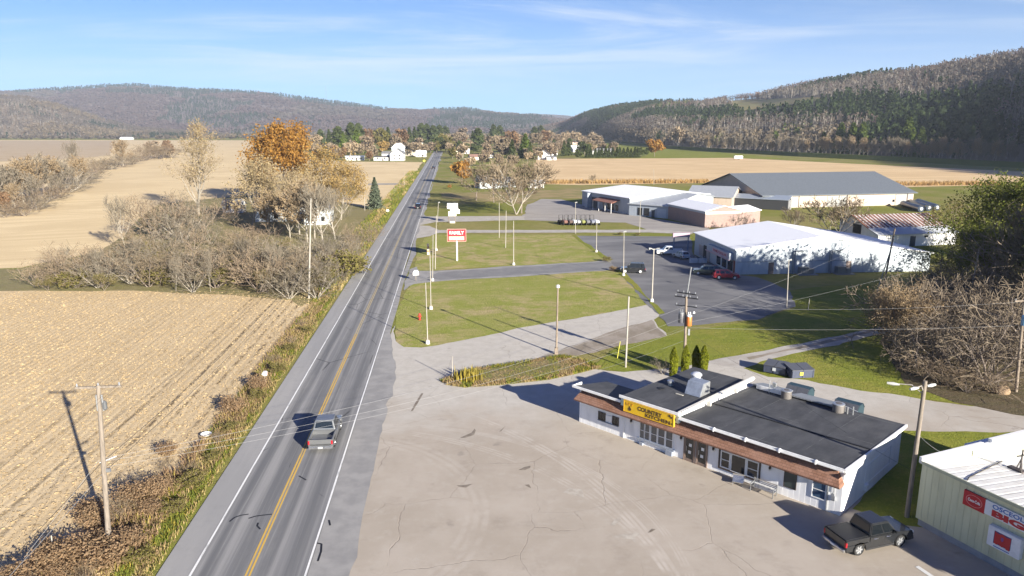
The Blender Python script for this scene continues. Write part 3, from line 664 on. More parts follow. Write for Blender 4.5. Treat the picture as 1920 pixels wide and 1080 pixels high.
LF = dict(weed=leafmat('dead_weed_leaves', [(.34, .235, .14), (.27, .18, .105), (.42, .30, .185)], .45),
          orange=leafmat('orange_leaves', [(.34, .175, .045), (.40, .23, .06), (.28, .135, .035), (.43, .28, .085)], .4),
          gold=leafmat('gold_leaves', [(.38, .265, .10), (.33, .22, .075), (.44, .325, .15)], .4),
          straw=leafmat('straw_leaves', [(.38, .30, .17), (.31, .24, .13), (.43, .35, .21)], .35),
          rust=leafmat('rust_leaves', [(.25, .155, .09), (.20, .13, .08), (.29, .185, .10)], .35),
          red=leafmat('red_leaves', [(.33, .05, .02), (.25, .04, .02)], .35),
          green=leafmat('green_leaves', [(.13, .155, .03), (.17, .185, .042), (.09, .115, .022), (.215, .21, .055)], .35),
          olive=leafmat('olive_leaves', [(.15, .14, .045), (.19, .165, .055), (.105, .10, .03)], .3),
          tan=leafmat('tan_leaves', [(.29, .21, .125), (.235, .17, .095), (.34, .25, .15)], .3),
          spruce=leafmat('spruce_needles', [(.085, .105, .07), (.12, .14, .095), (.055, .075, .05)], .1),
          pine=leafmat('pine_needles', [(.065, .085, .033), (.095, .115, .042), (.05, .068, .028)], .3),
          pine2=leafmat('bright_pine_needles', [(.07, .105, .02), (.10, .13, .028), (.05, .08, .016)], .1),
          cedar=leafmat('cedar_scales', [(.16, .19, .016), (.22, .23, .024), (.09, .12, .012)], .15))

def skeleton(r, h, r0, levels=3, kids_=(9, 6, 4), spread=(.75, .7, .8), ratio=(.55, .5, .5), up=(.0, .18, .12), start=.28, lean=.06, wob=.10, p0=(0, 0, 0), d0=None):
    segs, tips = [], []
    def grow(p, d, L, rad, lv):
        n = 7 if lv == 0 else (4 if lv == 1 else 3); sl = L/n; ra = rad; kid_at = []
        for i in range(n):
            j = Vector((r.gauss(0, 1), r.gauss(0, 1), r.gauss(0, .6)))*wob*(1 if lv else .5)
            d = (d+j+Vector((0, 0, up[min(lv, len(up)-1)]))).normalized(); q = p+d*sl; rb = rad*(1-.82*(i+1)/n)
            segs.append((p, q, ra, max(rb, .006), lv)); fr = (i+1)/n
            if lv < levels and fr > (start if lv == 0 else .25): kid_at.append((q, d.copy(), rb, fr))
            p, ra = q, rb
        tips.append((p, lv))
        if lv < levels and kid_at:
            for k in range(kids_[lv]):
                q, dd, rb, fr = kid_at[min(len(kid_at)-1, int(k*len(kid_at)/kids_[lv]))] if lv == 0 else r.choice(kid_at)
                a = k*2.4+r.uniform(-.5, .5); s = spread[lv]*r.uniform(.7, 1.25)
                perp = dd.orthogonal().normalized(); perp.rotate(Matrix.Rotation(a, 3, dd).to_quaternion())
                nd = (dd*math.cos(s)+perp*math.sin(s)).normalized()
                grow(q, nd, L*ratio[lv]*(1.15-.55*fr if lv == 0 else 1)*r.uniform(.75, 1.2), max(rb*.62, rad*.22), lv+1)
    d0 = Vector(d0) if d0 else Vector((r.gauss(0, lean), r.gauss(0, lean), 1))
    grow(Vector(p0), d0.normalized(), h, r0, 0)
    return segs, tips
def seg_mesh(segs, lv_lo, lv_hi, rmin):
    sg = [s for s in segs if lv_lo <= s[4] <= lv_hi]; pm = PM()
    for nside, sel in ((6, [s for s in sg if s[4] == 0]), (4, [s for s in sg if s[4] == 1]), (3, [s for s in sg if s[4] > 1])):
        if not sel: continue
        a = np.array([s[0] for s in sel]); b_ = np.array([s[1] for s in sel]); ra = np.maximum([s[2] for s in sel], rmin); rb = np.maximum([s[3] for s in sel], rmin*.8)
        d = unit(b_-a); b_ = b_+d*.01; t = np.where(np.abs(d[:, 2:3]) < .9, np.array([[0, 0, 1.]]), np.array([[1., 0, 0]])); u = unit(np.cross(d, t)); w_ = np.cross(d, u); n = len(sel)
        ang = np.arange(nside)*2*math.pi/nside; co = np.cos(ang)[None, :, None]; si = np.sin(ang)[None, :, None]
        ring = u[:, None]*co+w_[:, None]*si
        v = np.concatenate([a[:, None]+ring*ra[:, None, None], b_[:, None]+ring*rb[:, None, None]], 1).reshape(-1, 3)
        k = np.arange(nside); k2 = (k+1) % nside; f = np.stack([k, k2, k2+nside, k+nside], -1)[None]+(np.arange(n)*2*nside)[:, None, None]
        pm.add(v, f.reshape(-1, 4), 0)
    return pm
def tip_leaves(nr, segs, lv, per, size, jit, mi=0, zmin=0):
    pts = np.array([s[1] for s in segs if s[4] >= lv])
    if per < 1: pts = pts[nr.uniform(size=len(pts)) < per]; per = 1
    c = np.repeat(pts, int(per), 0); c = c+nr.normal(0, jit, c.shape); c = c[c[:, 2] > zmin]
    return cards(nr, c, size, 1.15)
def tree_obj(name, trunk_me, crown_me):
    e = empty(name); mobj('trunk', trunk_me, e); mobj('crown', crown_me, e); return e
PARK = (0, -3000, 0)
PROTO = {}
def proto(key, name, h, bark, twig, leaf=None, seed=1, lsize=.2, per=2, jit=.35, rmin=.02, trunk_lv=1, multi=1, msp=.0, r0=None, **kw):
    r = random.Random(seed); nr = np.random.default_rng(seed); segs = []
    for k in range(multi):
        a = k*2*math.pi/multi+r.uniform(-.4, .4); rr = .04
        d0 = (math.cos(a)*kw.get('out', .35)*r.uniform(.4, 1.3), math.sin(a)*kw.get('out', .35)*r.uniform(.4, 1.3), 1) if multi > 1 else None
        kk = {x: y for x, y in kw.items() if x != 'out'}
        s, _ = skeleton(r, h*r.uniform(.75, 1) if multi > 1 else h, (r0 or h*.02)/(multi**.4), p0=(math.cos(a)*rr, math.sin(a)*rr, -.15), d0=d0, **kk); segs += s
    zt = max(s[1].z for s in segs)
    tr = seg_mesh(segs, 0, trunk_lv, rmin*1.6).mesh('trunk', [bark]); cp = seg_mesh(segs, trunk_lv+1, 9, rmin)
    if leaf is not None:
        v, f = tip_leaves(nr, segs, 2, per, lsize, jit); cp.add(v, f, 1)
    PROTO[key] = (name, tr, cp.mesh('crown', [twig]+([leaf] if leaf is not None else [])), zt)
def proto_cone(key, name, h, w, leaf, bark=DARKB, seed=1, n=2600, size=.3, base=.06, tiers=16, droop=.25, pw=.9, column=False):
    r = random.Random(seed); nr = np.random.default_rng(seed)
    mb = MB().tube([(0, 0, -.1), (0, 0, h*.5), (0, 0, h*.96)], [h*.018, h*.011, .02], 7)
    t = nr.uniform(0, 1, n)**.85; a = nr.uniform(0, 2*math.pi, n)
    lob = 1+.22*np.sin(a*5+np.floor(t*tiers)*1.9)+.12*np.sin(a*11+t*40)
    if column: prof = w*np.minimum(1, np.minimum((1-t)*3.2, .72+t*1.2))**.8*(1+.10*np.sin(a*3+t*9)); rr = prof*nr.uniform(.5, 1.0, n)**.35
    else: ph = (t*tiers) % 1; prof = w*(1-t)**pw*(1.08-.42*ph)*lob; rr = prof*nr.uniform(.18, 1.0, n)**.55
    c = np.stack([np.cos(a)*rr, np.sin(a)*rr, h*(base+(1-base)*t)-droop*rr*.6], 1)
    v, f = cards(nr, c, size, 1.25)
    pm = PM(); pm.add(v, f, 0)
    PROTO[key] = (name, mb.mesh('trunk', bark), pm.mesh('crown', [leaf]), h)
def proto_round(key, name, h, w, leaf, bark=BARK, twig=None, seed=1, n=900, size=.55, shape=.42, lob=.3):
    """crown of leaf clumps round real limbs, for trees some hundred metres off"""
    r = random.Random(seed); nr = np.random.default_rng(seed)
    segs, _ = skeleton(r, h*.8, h*.02, 2, (7, 4), (.8, .8), (.5, .5), (.0, .15), .3)
    nc = 15; cc = unit(nr.normal(size=(nc, 3)))*nr.uniform(.35, .78, (nc, 1))*np.array([w, w, h*shape])+np.array([0, 0, h*.58]); cc[:, 2] = np.maximum(cc[:, 2], h*.2)
    cr = nr.uniform(.30, .52, nc)*w; k = nr.integers(0, nc, n)
    c = cc[k]+unit(nr.normal(size=(n, 3)))*(cr[k]*nr.uniform(.25, 1.0, n)**.5)[:, None]*np.array([1, 1, .85])
    v, f = cards(nr, c, size, 1.2); cp = seg_mesh(segs, 2, 9, .05); cp.add(v, f, 1)
    PROTO[key] = (name, seg_mesh(segs, 0, 1, .06).mesh('trunk', [bark]), cp.mesh('crown', [twig or TW['grey'], leaf]), h)
def plant(key, loc, h, label, group=None, rz=None, cat='tree', wide=1.0, name=None):
    nm, tr, cr, zt = PROTO[key]; k = h/zt
    e = empty(name or nm, (loc[0], loc[1], loc[2] if len(loc) > 2 else 0), rng.uniform(0, 6.28) if rz is None else rz, label, cat, group); e.scale = (k*wide, k*wide, k)
    mobj('trunk', tr, e); mobj('crown', cr, e); return e
# ---- kinds
big = dict(levels=3, kids_=(14, 8, 6))
proto('bare_a', 'bare_tree', 14, BARK, TW['brown'], seed=3, rmin=.075, start=.18, spread=(.95, .75, .8), ratio=(.62, .55, .5), up=(0, .2, .1), **big)
proto('bare_b', 'bare_tree', 13, PALE, TW['brown'], seed=5, rmin=.065, multi=3, msp=.5, out=.45, levels=3, kids_=(9, 7, 6), start=.25)
proto('bare_c', 'bare_tree', 14, PALE, TW['grey'], seed=8, rmin=.045, start=.2, up=(0, .3, .2), **big)
proto('bare_d', 'bare_tree', 15, BARK, TW['grey'], seed=9, rmin=.085, start=.25, up=(0, .25, .2), **big)
proto('bare_e', 'bare_tree', 15, PALE, TW['tan'], LF['tan'], seed=12, rmin=.08, per=.5, lsize=.25, jit=.4, start=.25, **big)
proto('pale_tall', 'pale_leafed_tree', 20, PALE, TW['tan'], LF['straw'], seed=21, rmin=.03, per=.9, lsize=.14, jit=.5, levels=3, kids_=(24, 7, 5), start=.10, spread=(.62, .7, .8), ratio=(.40, .5, .5), up=(0, .30, .12))
proto('orange', 'orange_tree', 18, DARKB, TW['brown'], LF['orange'], seed=31, rmin=.03, per=5, lsize=.26, jit=.85, levels=3, kids_=(20, 7, 5), start=.18, spread=(1.0, .7, .8), ratio=(.60, .5, .5), up=(0, .20, .08))
proto('gold_a', 'gold_leafed_tree', 14, PALE, TW['tan'], LF['gold'], seed=33, rmin=.025, per=2, lsize=.17, jit=.6, levels=3, kids_=(18, 7, 5), start=.12, spread=(.9, .7, .8), ratio=(.58, .5, .5), up=(0, .22, .1))
proto('gold_b', 'straw_leafed_tree', 13, PALE, TW['tan'], LF['straw'], seed=36, rmin=.025, per=2, lsize=.16, jit=.6, levels=3, kids_=(18, 7, 5), start=.12, spread=(.9, .7, .8), ratio=(.56, .5, .5), up=(0, .2, .1))
proto('green', 'leafy_green_tree', 17, BARK, TW['grey'], LF['green'], seed=41, rmin=.03, per=9, lsize=.155, jit=.8, levels=3, kids_=(20, 7, 6), start=.06, spread=(1.05, .75, .8), ratio=(.62, .5, .5), up=(0, .16, .0))
proto('olive', 'olive_leafed_tree', 10, BARK, TW['tan'], LF['olive'], seed=44, rmin=.025, per=2, lsize=.16, jit=.5, multi=3, msp=.6, out=.5, levels=2, kids_=(12, 9), start=.15)
sh = dict(levels=3, start=.12, up=(.02, .10, .05), wob=.16)
proto('shrub_a', 'bare_shrub', 4.5, BARK, TW['brown'], seed=51, rmin=.018, r0=.13, multi=5, msp=.9, out=.8, kids_=(6, 4, 3), trunk_lv=0, **sh)
proto('shrub_b', 'bare_shrub', 4.5, BARK, TW['pink'], seed=52, rmin=.018, r0=.13, multi=6, msp=1.0, out=.95, kids_=(6, 4, 3), trunk_lv=0, **sh)
proto('shrub_c', 'bare_shrub', 4.5, PALE, TW['grey'], seed=53, rmin=.018, r0=.16, multi=6, msp=.8, out=.7, kids_=(7, 5, 3), trunk_lv=0, **sh)
proto('shrub_d', 'leafy_shrub', 3.5, BARK, TW['tan'], LF['olive'], seed=54, rmin=.018, multi=6, msp=.7, out=.8, kids_=(6, 5), levels=2, start=.12, up=(.02, .1), wob=.16, per=2, lsize=.13, jit=.25, trunk_lv=0)
proto('shrub_e', 'leafy_shrub', 4.5, BARK, TW['tan'], LF['tan'], seed=55, rmin=.018, multi=7, msp=.9, out=.75, kids_=(7, 6), levels=2, start=.12, up=(.02, .1), wob=.16, per=3, lsize=.13, jit=.35, trunk_lv=0)
proto('weed', 'dead_weed_bush', 1.5, BARK, TW['brown'], LF['weed'], seed=58, rmin=.012, multi=7, out=.7, kids_=(6, 5), levels=2, start=.1, up=(.02, .1), wob=.16, per=3, lsize=.055, jit=.2, trunk_lv=0, r0=.03)
proto('thick_a', 'bare_thicket_tree', 9, BARK, TW['dark'], seed=61, rmin=.024, r0=.30, multi=5, msp=1.0, out=.7, levels=3, kids_=(8, 5, 3), start=.10, wob=.15, up=(.0, .08, .02), trunk_lv=1)
proto('thick_b', 'bare_thicket_tree', 8, BARK, TW['dark'], seed=62, rmin=.024, r0=.28, multi=6, msp=1.2, out=.85, levels=3, kids_=(8, 5, 3), start=.10, wob=.16, up=(.0, .06, .0), trunk_lv=1)
proto('thick_c', 'tan_leafed_thicket_tree', 8, BARK, TW['tan'], LF['tan'], seed=63, rmin=.02, multi=5, msp=1.0, out=.55, levels=3, kids_=(9, 6, 4), start=.06, wob=.15, per=2, lsize=.085, jit=.3, trunk_lv=1)
proto_cone('spruce', 'spruce_tree', 12, 2.5, LF['spruce'], seed=70, n=5200, size=.22, base=.03, tiers=20)
proto_cone('pine_a', 'conifer_tree', 16, 3.6, LF['pine'], seed=71, n=1300, size=.55)
proto_cone('pine_b', 'conifer_tree', 17, 4.6, LF['pine'], seed=72, n=1300, size=.7, pw=.42, base=.2, tiers=7)
proto_cone('pine_c', 'conifer_tree', 15, 4.0, LF['pine2'], seed=73, n=1300, size=.55, pw=.65, base=.08)
proto_cone('cedar', 'columnar_cedar', 5, .62, LF['cedar'], seed=74, n=5200, size=.10, base=.0, column=True, droop=0)
proto_round('rd_green', 'round_leafed_tree', 14, 5.5, LF['olive'], seed=80)
proto_round('rd_rust', 'rust_leafed_tree', 14, 5.8, LF['rust'], seed=81)
proto_round('rd_gold', 'golden_tree', 13, 5.5, LF['gold'], seed=82)
proto_round('rd_orange', 'rust_orange_tree', 12, 5.8, LF['orange'], seed=83)
proto_round('rd_bare', 'bare_crowned_tree', 14, 6.0, TW['pink'], seed=84, n=800)
proto_round('rd_bare2', 'bare_crowned_tree', 14, 6.0, TW['brown'], seed=85, n=800)
proto_round('rd_tan', 'bare_crowned_tree', 14, 5.2, TW['tan'], seed=86, n=800, bark=PALE)
proto_round('rd_dark', 'dark_round_evergreen', 12, 5.5, LF['pine'], seed=87, shape=.44)

def at(key, u, vb, vt, label, **kw):
    """plant where the trunk foot stands on the ground, as tall as it measures there"""
    p = G(u, vb); return plant(key, p, V(u, vt, p[1])[2], label, **kw)
def far(key, u, vt, Y, label, **kw):
    x = (u-960)/1402.5*Y; return plant(key, (x, Y, 0), max(4, V(u, vt, Y)[2]), label, **kw)
# ---- left: farmhouse trees and the thicket
at('pale_tall', 372, 402, 222, 'tall slender pale barked tree with sparse straw leaves at the field edge', wide=1.05)
at('orange', 530, 386, 226, 'big rounded tree in full orange leaf behind the hidden farmhouse', wide=1.12)
at('gold_a', 600, 398, 268, 'broad gold leafed tree beside the farmhouse, nearest the road', wide=1.15)
at('gold_b', 472, 425, 293, 'straw leafed tree in front of the big orange tree', wide=1.05)
at('gold_a', 640, 412, 300, 'smaller gold leafed tree at the roadside end of the farmhouse yard', wide=1.1)
at('gold_b', 562, 440, 318, 'thin straw leafed tree standing before the farmhouse wall')
at('bare_c', 505, 418, 322, 'slim bare tree between the straw leafed trees')
at('bare_c', 235, 470, 362, 'lone thin bare sapling leaning on the field edge', wide=.8)
at('spruce', 704, 392, 333, 'single blue green spruce by the road beyond the farmhouse', wide=1.35)
at('shrub_d', 650, 376, 340, 'leafy bush at the back of the farmhouse yard', cat='shrub')
SH = [('shrub_a', 'brown'), ('shrub_b', 'pinkish brown'), ('shrub_c', 'grey')]
r = random.Random(99)
thicket = [(70, 538, 496), (100, 528, 474), (150, 532, 470), (215, 520, 458), (250, 532, 470), (320, 520, 456), (380, 528, 462), (440, 520, 446), (500, 528, 452), (548, 522, 450), (570, 515, 448), (640, 515, 455), (450, 466, 420), (400, 458, 402), (360, 470, 420), (660, 455, 415), (130, 538, 470), (165, 515, 448), (205, 530, 460), (240, 512, 450), (275, 538, 478), (300, 505, 440), (335, 530, 455), (370, 512, 446), (400, 540, 460), (425, 508, 430), (455, 535, 450), (485, 512, 432), (515, 540, 456), (560, 548, 470), (585, 520, 450), (605, 535, 470), (625, 500, 440), (650, 490, 440), (668, 470, 425), (690, 455, 415), (470, 470, 415), (350, 455, 380), (310, 448, 372), (290, 440, 374), (330, 425, 366), (375, 430, 370), (270, 470, 420), (320, 480, 425), (180, 540, 478), (110, 500, 445), (610, 505, 440), (355, 548, 480), (480, 548, 475), (545, 560, 500), (590, 560, 505), (345, 402, 372), (270, 398, 370), (425, 415, 385), (520, 438, 400), (630, 440, 405)]
for i, (u, vb, vt) in enumerate(thicket):
    k, cname = SH[r.randrange(3)]
    at(k, u+r.uniform(-8, 8), vb, vt-r.choice([-6, 0, 6, 10, 16]), '%s bare shrub tangled in the thicket beyond the near stubble field' % cname, group='bare shrubs of the thicket', cat='shrub', wide=r.uniform(.95, 1.4))
for u, vb, vt in [(145, 540, 505), (420, 535, 490), (575, 545, 500), (640, 520, 470), (665, 515, 480), (300, 535, 500), (375, 522, 490), (280, 480, 452)]:
    at('shrub_d', u, vb, vt, 'low olive leafed bush in the front of the thicket', group='leafy bushes of the thicket', cat='shrub', wide=1.4)
at('bare_c', 395, 548, 465, 'short pale ash grey tree stump clump at the edge of the stubble', cat='tree', wide=.35)
for u, vb, vt in [(590, 448, 335), (606, 462, 340), (577, 455, 330), (545, 452, 350), (628, 450, 345), (505, 440, 352), (570, 425, 345)]:
    at('bare_e' if u % 2 else 'bare_c', u, vb, vt, 'bare tree veiling the farmhouse walls', group='bare trees before the farmhouse', wide=1.1)
for u, vb, vt in [(180, 535, 462), (262, 520, 440), (330, 545, 480), (460, 530, 440), (520, 545, 455), (610, 520, 440), (120, 520, 460)]:
    at('bare_c', u, vb, vt, 'pale stemmed sapling rising out of the thicket', group='pale saplings of the thicket', wide=.8)
for u, vb, vt in [(250, 468, 438), (285, 515, 470), (90, 545, 515), (450, 480, 446), (540, 470, 444), (330, 500, 460), (195, 545, 508), (500, 548, 500), (615, 545, 500)]:
    at('olive', u, vb, vt, 'dull green bush inside the thicket', group='green bushes inside the thicket', cat='shrub', wide=1.3)
WD = [(r.uniform(2.2, 7.6), r.uniform(-9, 9)) for _ in range(20)]+[(4.6, 9), (5.3, 12), (3.9, 14), (4.9, 17), (3.2, 11), (2.6, 8), (5.6, 6), (4.2, 4), (3.4, 2), (5.0, 0), (2.2, 4), (6.4, 2), (6.9, -2), (5.8, -5), (4.4, -4), (3.1, -3), (7.6, -6), (1.9, 14), (1.6, 20), (2.2, 26), (1.5, 33), (1.9, 41), (1.3, 49), (1.8, 57)]
for x, y in WD:
    q = rw(SHX-x-.6, y+r.uniform(-.6, .6)); plant(r.choice(['weed', 'weed', 'shrub_a']), q, r.uniform(.9, 1.5), 'dead brown weed bush in the roadside ditch', group='dead weed bushes along the verge', cat='weed', wide=r.uniform(1.0, 1.5), name='weed_bush')
for x, y in [(1.3, 8), (1.4, 12), (1.2, 16), (1.5, 22), (1.2, 30), (1.1, 38), (1.4, 2), (1.6, -4), (1.2, 46), (1.0, 54)]:
    q = rw(SHX-x-.3, y); plant('shrub_d', q, r.uniform(.7, 1.1), 'green weed bush at the road edge', group='green weed bushes along the verge', cat='weed', wide=1.6, name='weed_bush')
# ---- left: hedgerow across the field
for i, (u, vb, vt) in enumerate([(8, 388, 310), (35, 384, 302), (52, 380, 290), (72, 372, 282), (95, 368, 287), (118, 360, 292), (66, 390, 318), (30, 396, 340), (104, 374, 320), (20, 386, 300), (44, 382, 296), (84, 370, 286), (108, 364, 290), (60, 376, 288), (128, 356, 300), (-10, 392, 305), (146, 350, 288)]):
    at(['bare_d', 'bare_e', 'bare_d'][i % 3], u, vb, vt, 'bare tree in the clump standing across the far field', group='bare trees of the far hedgerow', wide=1.2)
at('bare_c', 138, 348, 258, 'tallest thin grey tree at the field end of the hedgerow clump', wide=.8)
at('rd_rust', 8, 400, 358, 'small rust leafed tree low at the left end of the hedgerow', cat='tree')
for u, vb, vt in [(150, 346, 308), (172, 325, 298), (195, 318, 292), (228, 314, 286), (250, 308, 284), (275, 300, 268), (300, 298, 264), (322, 296, 270), (90, 378, 345), (128, 362, 330), (45, 405, 372), (10, 408, 380), (70, 394, 362), (110, 372, 340), (20, 398, 362), (55, 392, 350), (140, 356, 322), (160, 338, 305), (182, 320, 290), (210, 318, 294), (240, 310, 285), (262, 303, 278), (286, 297, 266), (310, 296, 268)]:
    at(['shrub_a', 'shrub_b', 'shrub_c'][r.randrange(3)], u, vb, vt, 'brown shrub along the field hedgerow', group='shrubs of the far hedgerow', cat='shrub', wide=1.9)
at('bare_e', 232, 312, 258, 'spreading bare tree rising from the hedgerow shrubs', wide=1.3)
at('rd_bare', 290, 296, 262, 'purple grey crowned tree at the end of the hedgerow', wide=1.2)
at('rd_rust', 318, 294, 262, 'reddish crowned tree closing the hedgerow')
# ---- centre: bare trees by the upper lot
at('bare_a', 893, 376, 300, 'leftmost bare tree in the row on the leaf strewn lawn', wide=1.25)
at('bare_a', 926, 380, 296, 'middle bare tree on the leaf strewn lawn', wide=1.1)
at('bare_b', 968, 402, 291, 'many stemmed pale bare tree at the corner of the upper lot', wide=1.25)
at('bare_a', 978, 400, 290, 'dark trunked bare tree touching the many stemmed pale one', wide=1.2)
at('rd_orange', 866, 345, 297, 'round copper leafed tree close to the road', wide=.95)
at('rd_orange', 843, 354, 345, 'small bright red shrub on the roadside lawn', cat='shrub', name='red_shrub')
at('bare_a', 1110, 346, 325, 'small round bare tree before the standing corn', wide=1.2)
at('bare_b', 1565, 452, 362, 'bare tree between the long shed and the rusty roofed barn', wide=1.2)
at('bare_b', 1488, 432, 388, 'thin bare tree beside the open sided shed', wide=1.0)
at('shrub_c', 1376, 424, 392, 'leafless bush before the brick shop wall', cat='shrub', wide=1.4)
# ---- right: green tree and thicket
at('green', 1885, 520, 325, 'huge leafy green tree towering beside the white roofed store', wide=1.15)
at('olive', 1790, 452, 372, 'olive leafed tree behind the rusty roofed barn', wide=1.3)
at('green', 2010, 500, 330, 'dark leafy green tree half out of the picture', wide=1.0)
at('olive', 1925, 560, 430, 'olive bush under the huge green tree', wide=1.4)
tb = [('thick_a', 1770, 655, 505), ('thick_b', 1720, 640, 505), ('thick_a', 1825, 690, 510), ('thick_b', 1790, 700, 560), ('thick_a', 1870, 640, 470), ('thick_b', 1735, 690, 590), ('thick_a', 1905, 660, 480), ('thick_b', 1850, 720, 585), ('thick_b', 1780, 590, 480), ('thick_a', 1830, 610, 460), ('thick_b', 1960, 690, 500), ('thick_b', 1985, 620, 450), ('thick_a', 1700, 610, 505), ('thick_b', 1755, 560, 490), ('thick_b', 1820, 560, 465)]
for k, u, vb, vt in tb:
    at(k, u, vb, vt, 'bare tangled tree of the dense thicket beside the lawn', group='bare trees of the right thicket', wide=1.25)
at('thick_c', 1690, 660, 520, 'tan leafed tree at the lawn end of the thicket', wide=1.1)
at('thick_c', 1665, 640, 535, 'smaller tan leafed tree in front of the thicket, nearest the store', wide=1.0)
for u, vb, vt in [(1730, 708, 660), (1768, 722, 672), (1812, 736, 690), (1868, 738, 690)]:
    at(['shrub_a', 'shrub_b'][r.randrange(2)], u, vb, vt, 'low brown shrub spilling from the thicket onto the lawn', group='low shrubs before the right thicket', cat='shrub', wide=1.4)
for i, (x, y, h) in enumerate([(73, 93, 20), (75, 101, 17), (80, 106, 13), (87, 104, 14), (72, 111, 12), (79, 113, 11), (92, 110, 8), (79, 90, 21), (98, 116, 7), (84, 96, 20), (88, 92, 12), (76, 86, 20), (82, 101, 15), (92, 99, 9), (72, 88, 20), (70, 91, 19), (73, 86, 21), (69, 95, 17), (71, 83, 22), (96, 104, 8), (78, 97, 18)]):
    plant(['thick_a', 'bare_a', 'olive', 'bare_a', 'green', 'bare_c'][i % 6], (x, y, 0), h, 'tall bare tree at the far right end of the thicket', group='tall bare trees right of the thicket', wide=.95)
for i, (u, vb, vt) in enumerate([(1262, 694, 655), (1284, 690, 652), (1304, 688, 651), (1318, 694, 652)]):
    at('cedar', u, vb+12, vt-4, ['columnar cedar left of the transformer pole', 'slim columnar cedar touching the transformer pole', 'dark columnar cedar in the middle of the row', 'bright columnar cedar at the right end of the row'][i], group='columnar cedars behind the diner')
at('shrub_c', 1243, 702, 668, 'thin leafless bush beside the columnar cedars', cat='shrub')
# ---- trees round the town
TOWN = [('rd_tan', 588, 250, 900), ('pine_b', 600, 243, 980), ('pine_a', 616, 243, 900), ('pine_b', 633, 238, 820), ('pine_c', 643, 250, 760), ('pine_b', 658, 231, 860), ('pine_b', 672, 232, 880), ('pine_c', 668, 244, 760), ('rd_tan', 655, 262, 650), ('rd_bare', 685, 252, 700), ('rd_rust', 690, 240, 900), ('rd_green', 712, 240, 860), ('rd_gold', 716, 262, 720), ('pine_a', 727, 239, 900), ('rd_bare2', 738, 250, 800), ('rd_rust', 748, 240, 880), ('pine_a', 767, 239, 1000), ('pine_a', 777, 238, 1050), ('rd_bare', 782, 256, 760), ('rd_bare2', 770, 262, 700), ('pine_b', 790, 232, 1100), ('pine_b', 800, 233, 1120), ('pine_b', 812, 236, 1100), ('pine_b', 824, 235, 1200), ('pine_b', 835, 237, 1250), ('pine_c', 812, 262, 840), ('rd_green', 818, 264, 800), ('rd_green', 842, 256, 820), ('rd_tan', 832, 250, 980), ('rd_bare', 866, 237, 1200), ('rd_bare2', 850, 246, 1100), ('pine_a', 886, 246, 900), ('pine_b', 896, 241, 880), ('rd_dark', 872, 268, 780), ('rd_dark', 890, 268, 790), ('rd_bare2', 912, 250, 900), ('rd_bare', 912, 268, 640), ('pine_b', 925, 234, 1200), ('pine_b', 937, 236, 1220), ('rd_rust', 955, 244, 800), ('rd_bare2', 945, 252, 740), ('rd_bare', 968, 248, 820), ('pine_a', 960, 262, 640), ('pine_c', 985, 252, 660), ('pine_a', 994, 266, 640), ('rd_bare2', 1008, 244, 1000), ('rd_rust', 1018, 243, 1050), ('rd_tan', 1032, 243, 1150), ('pine_b', 1002, 238, 1300), ('pine_b', 1014, 236, 1350), ('rd_tan', 1060, 244, 1200), ('rd_tan', 1080, 244, 1150), ('rd_bare', 1045, 250, 1050), ('pine_a', 1058, 264, 700), ('pine_a', 1066, 262, 710), ('rd_dark', 1097, 264, 720), ('rd_dark', 1085, 280, 640), ('rd_bare', 1118, 252, 1000), ('rd_tan', 1110, 246, 1300), ('rd_bare2', 1150, 262, 780), ('rd_bare', 1128, 262, 800), ('rd_tan', 880, 292, 470), ('rd_bare2', 905, 284, 520), ('rd_bare', 935, 286, 510), ('rd_tan', 860, 284, 560), ('rd_bare2', 960, 286, 500), ('rd_tan', 990, 282, 560), ('rd_green', 848, 276, 640), ('rd_tan', 1012, 280, 600), ('rd_gold', 574, 262, 800), ('rd_rust', 622, 272, 640), ('rd_rust', 640, 275, 620), ('rd_bare', 560, 250, 1000), ('rd_bare2', 700, 275, 640), ('rd_rust', 690, 282, 600)]
KN = dict(rd_tan='pale bare', rd_bare='purple brown bare', rd_bare2='brown bare', rd_rust='rust coloured', rd_green='olive leafed', rd_gold='golden leafed', pine_a='dark narrow conifer', pine_b='dark broad conifer', pine_c='bright green conifer', rd_dark='dark round evergreen')
for k, u, vt, Y in TOWN:
    far(k, u, vt, Y, '%s%s among the village houses at the valley end' % (KN[k], '' if 'conifer' in KN[k] or 'evergreen' in KN[k] else ' tree'), group='%s trees round the village' % KN[k], wide=r.uniform(.95, 1.3))
for i in range(64):
    u = r.uniform(575, 1120); Y = r.uniform(640, 960); k = r.choice(['rd_tan', 'rd_bare', 'rd_bare2', 'rd_bare2', 'rd_green', 'pine_b', 'rd_bare'])
    if abs(u-(842-(240+26*1402/Y-245)*.46)) < 14 or 690 < u < 800 and Y < 760: continue
    far(k, u, 240+26*1402/Y-r.uniform(9, 14)*1402/Y, Y, '%s%s between the village roofs' % (KN[k], '' if 'conifer' in KN[k] else ' tree'), group='trees between the village roofs', wide=1.35)
for u, vt, Y in [(826, 257, 850), (835, 262, 835), (819, 258, 845), (829, 250, 960)]: far('rd_green' if u > 828 else 'pine_b', u, vt, Y, 'tree closing the view at the end of the straight road', group='trees at the road end', wide=1.3)
for i in range(90):
    u = r.uniform(470, 1130); Y = r.uniform(1050, 1700); k = r.choice(['rd_tan', 'rd_bare', 'rd_bare2', 'rd_bare', 'rd_rust', 'pine_a', 'rd_tan', 'rd_bare2'])
    if 812 < u < 832 and Y < 1250: continue
    far(k, u, 240+26*1402/Y-r.uniform(11, 17)*1402/Y, Y, '%s%s in the belt of trees beyond the village' % (KN[k], '' if 'conifer' in KN[k] else ' tree'), group='tree belt beyond the village', wide=1.3)
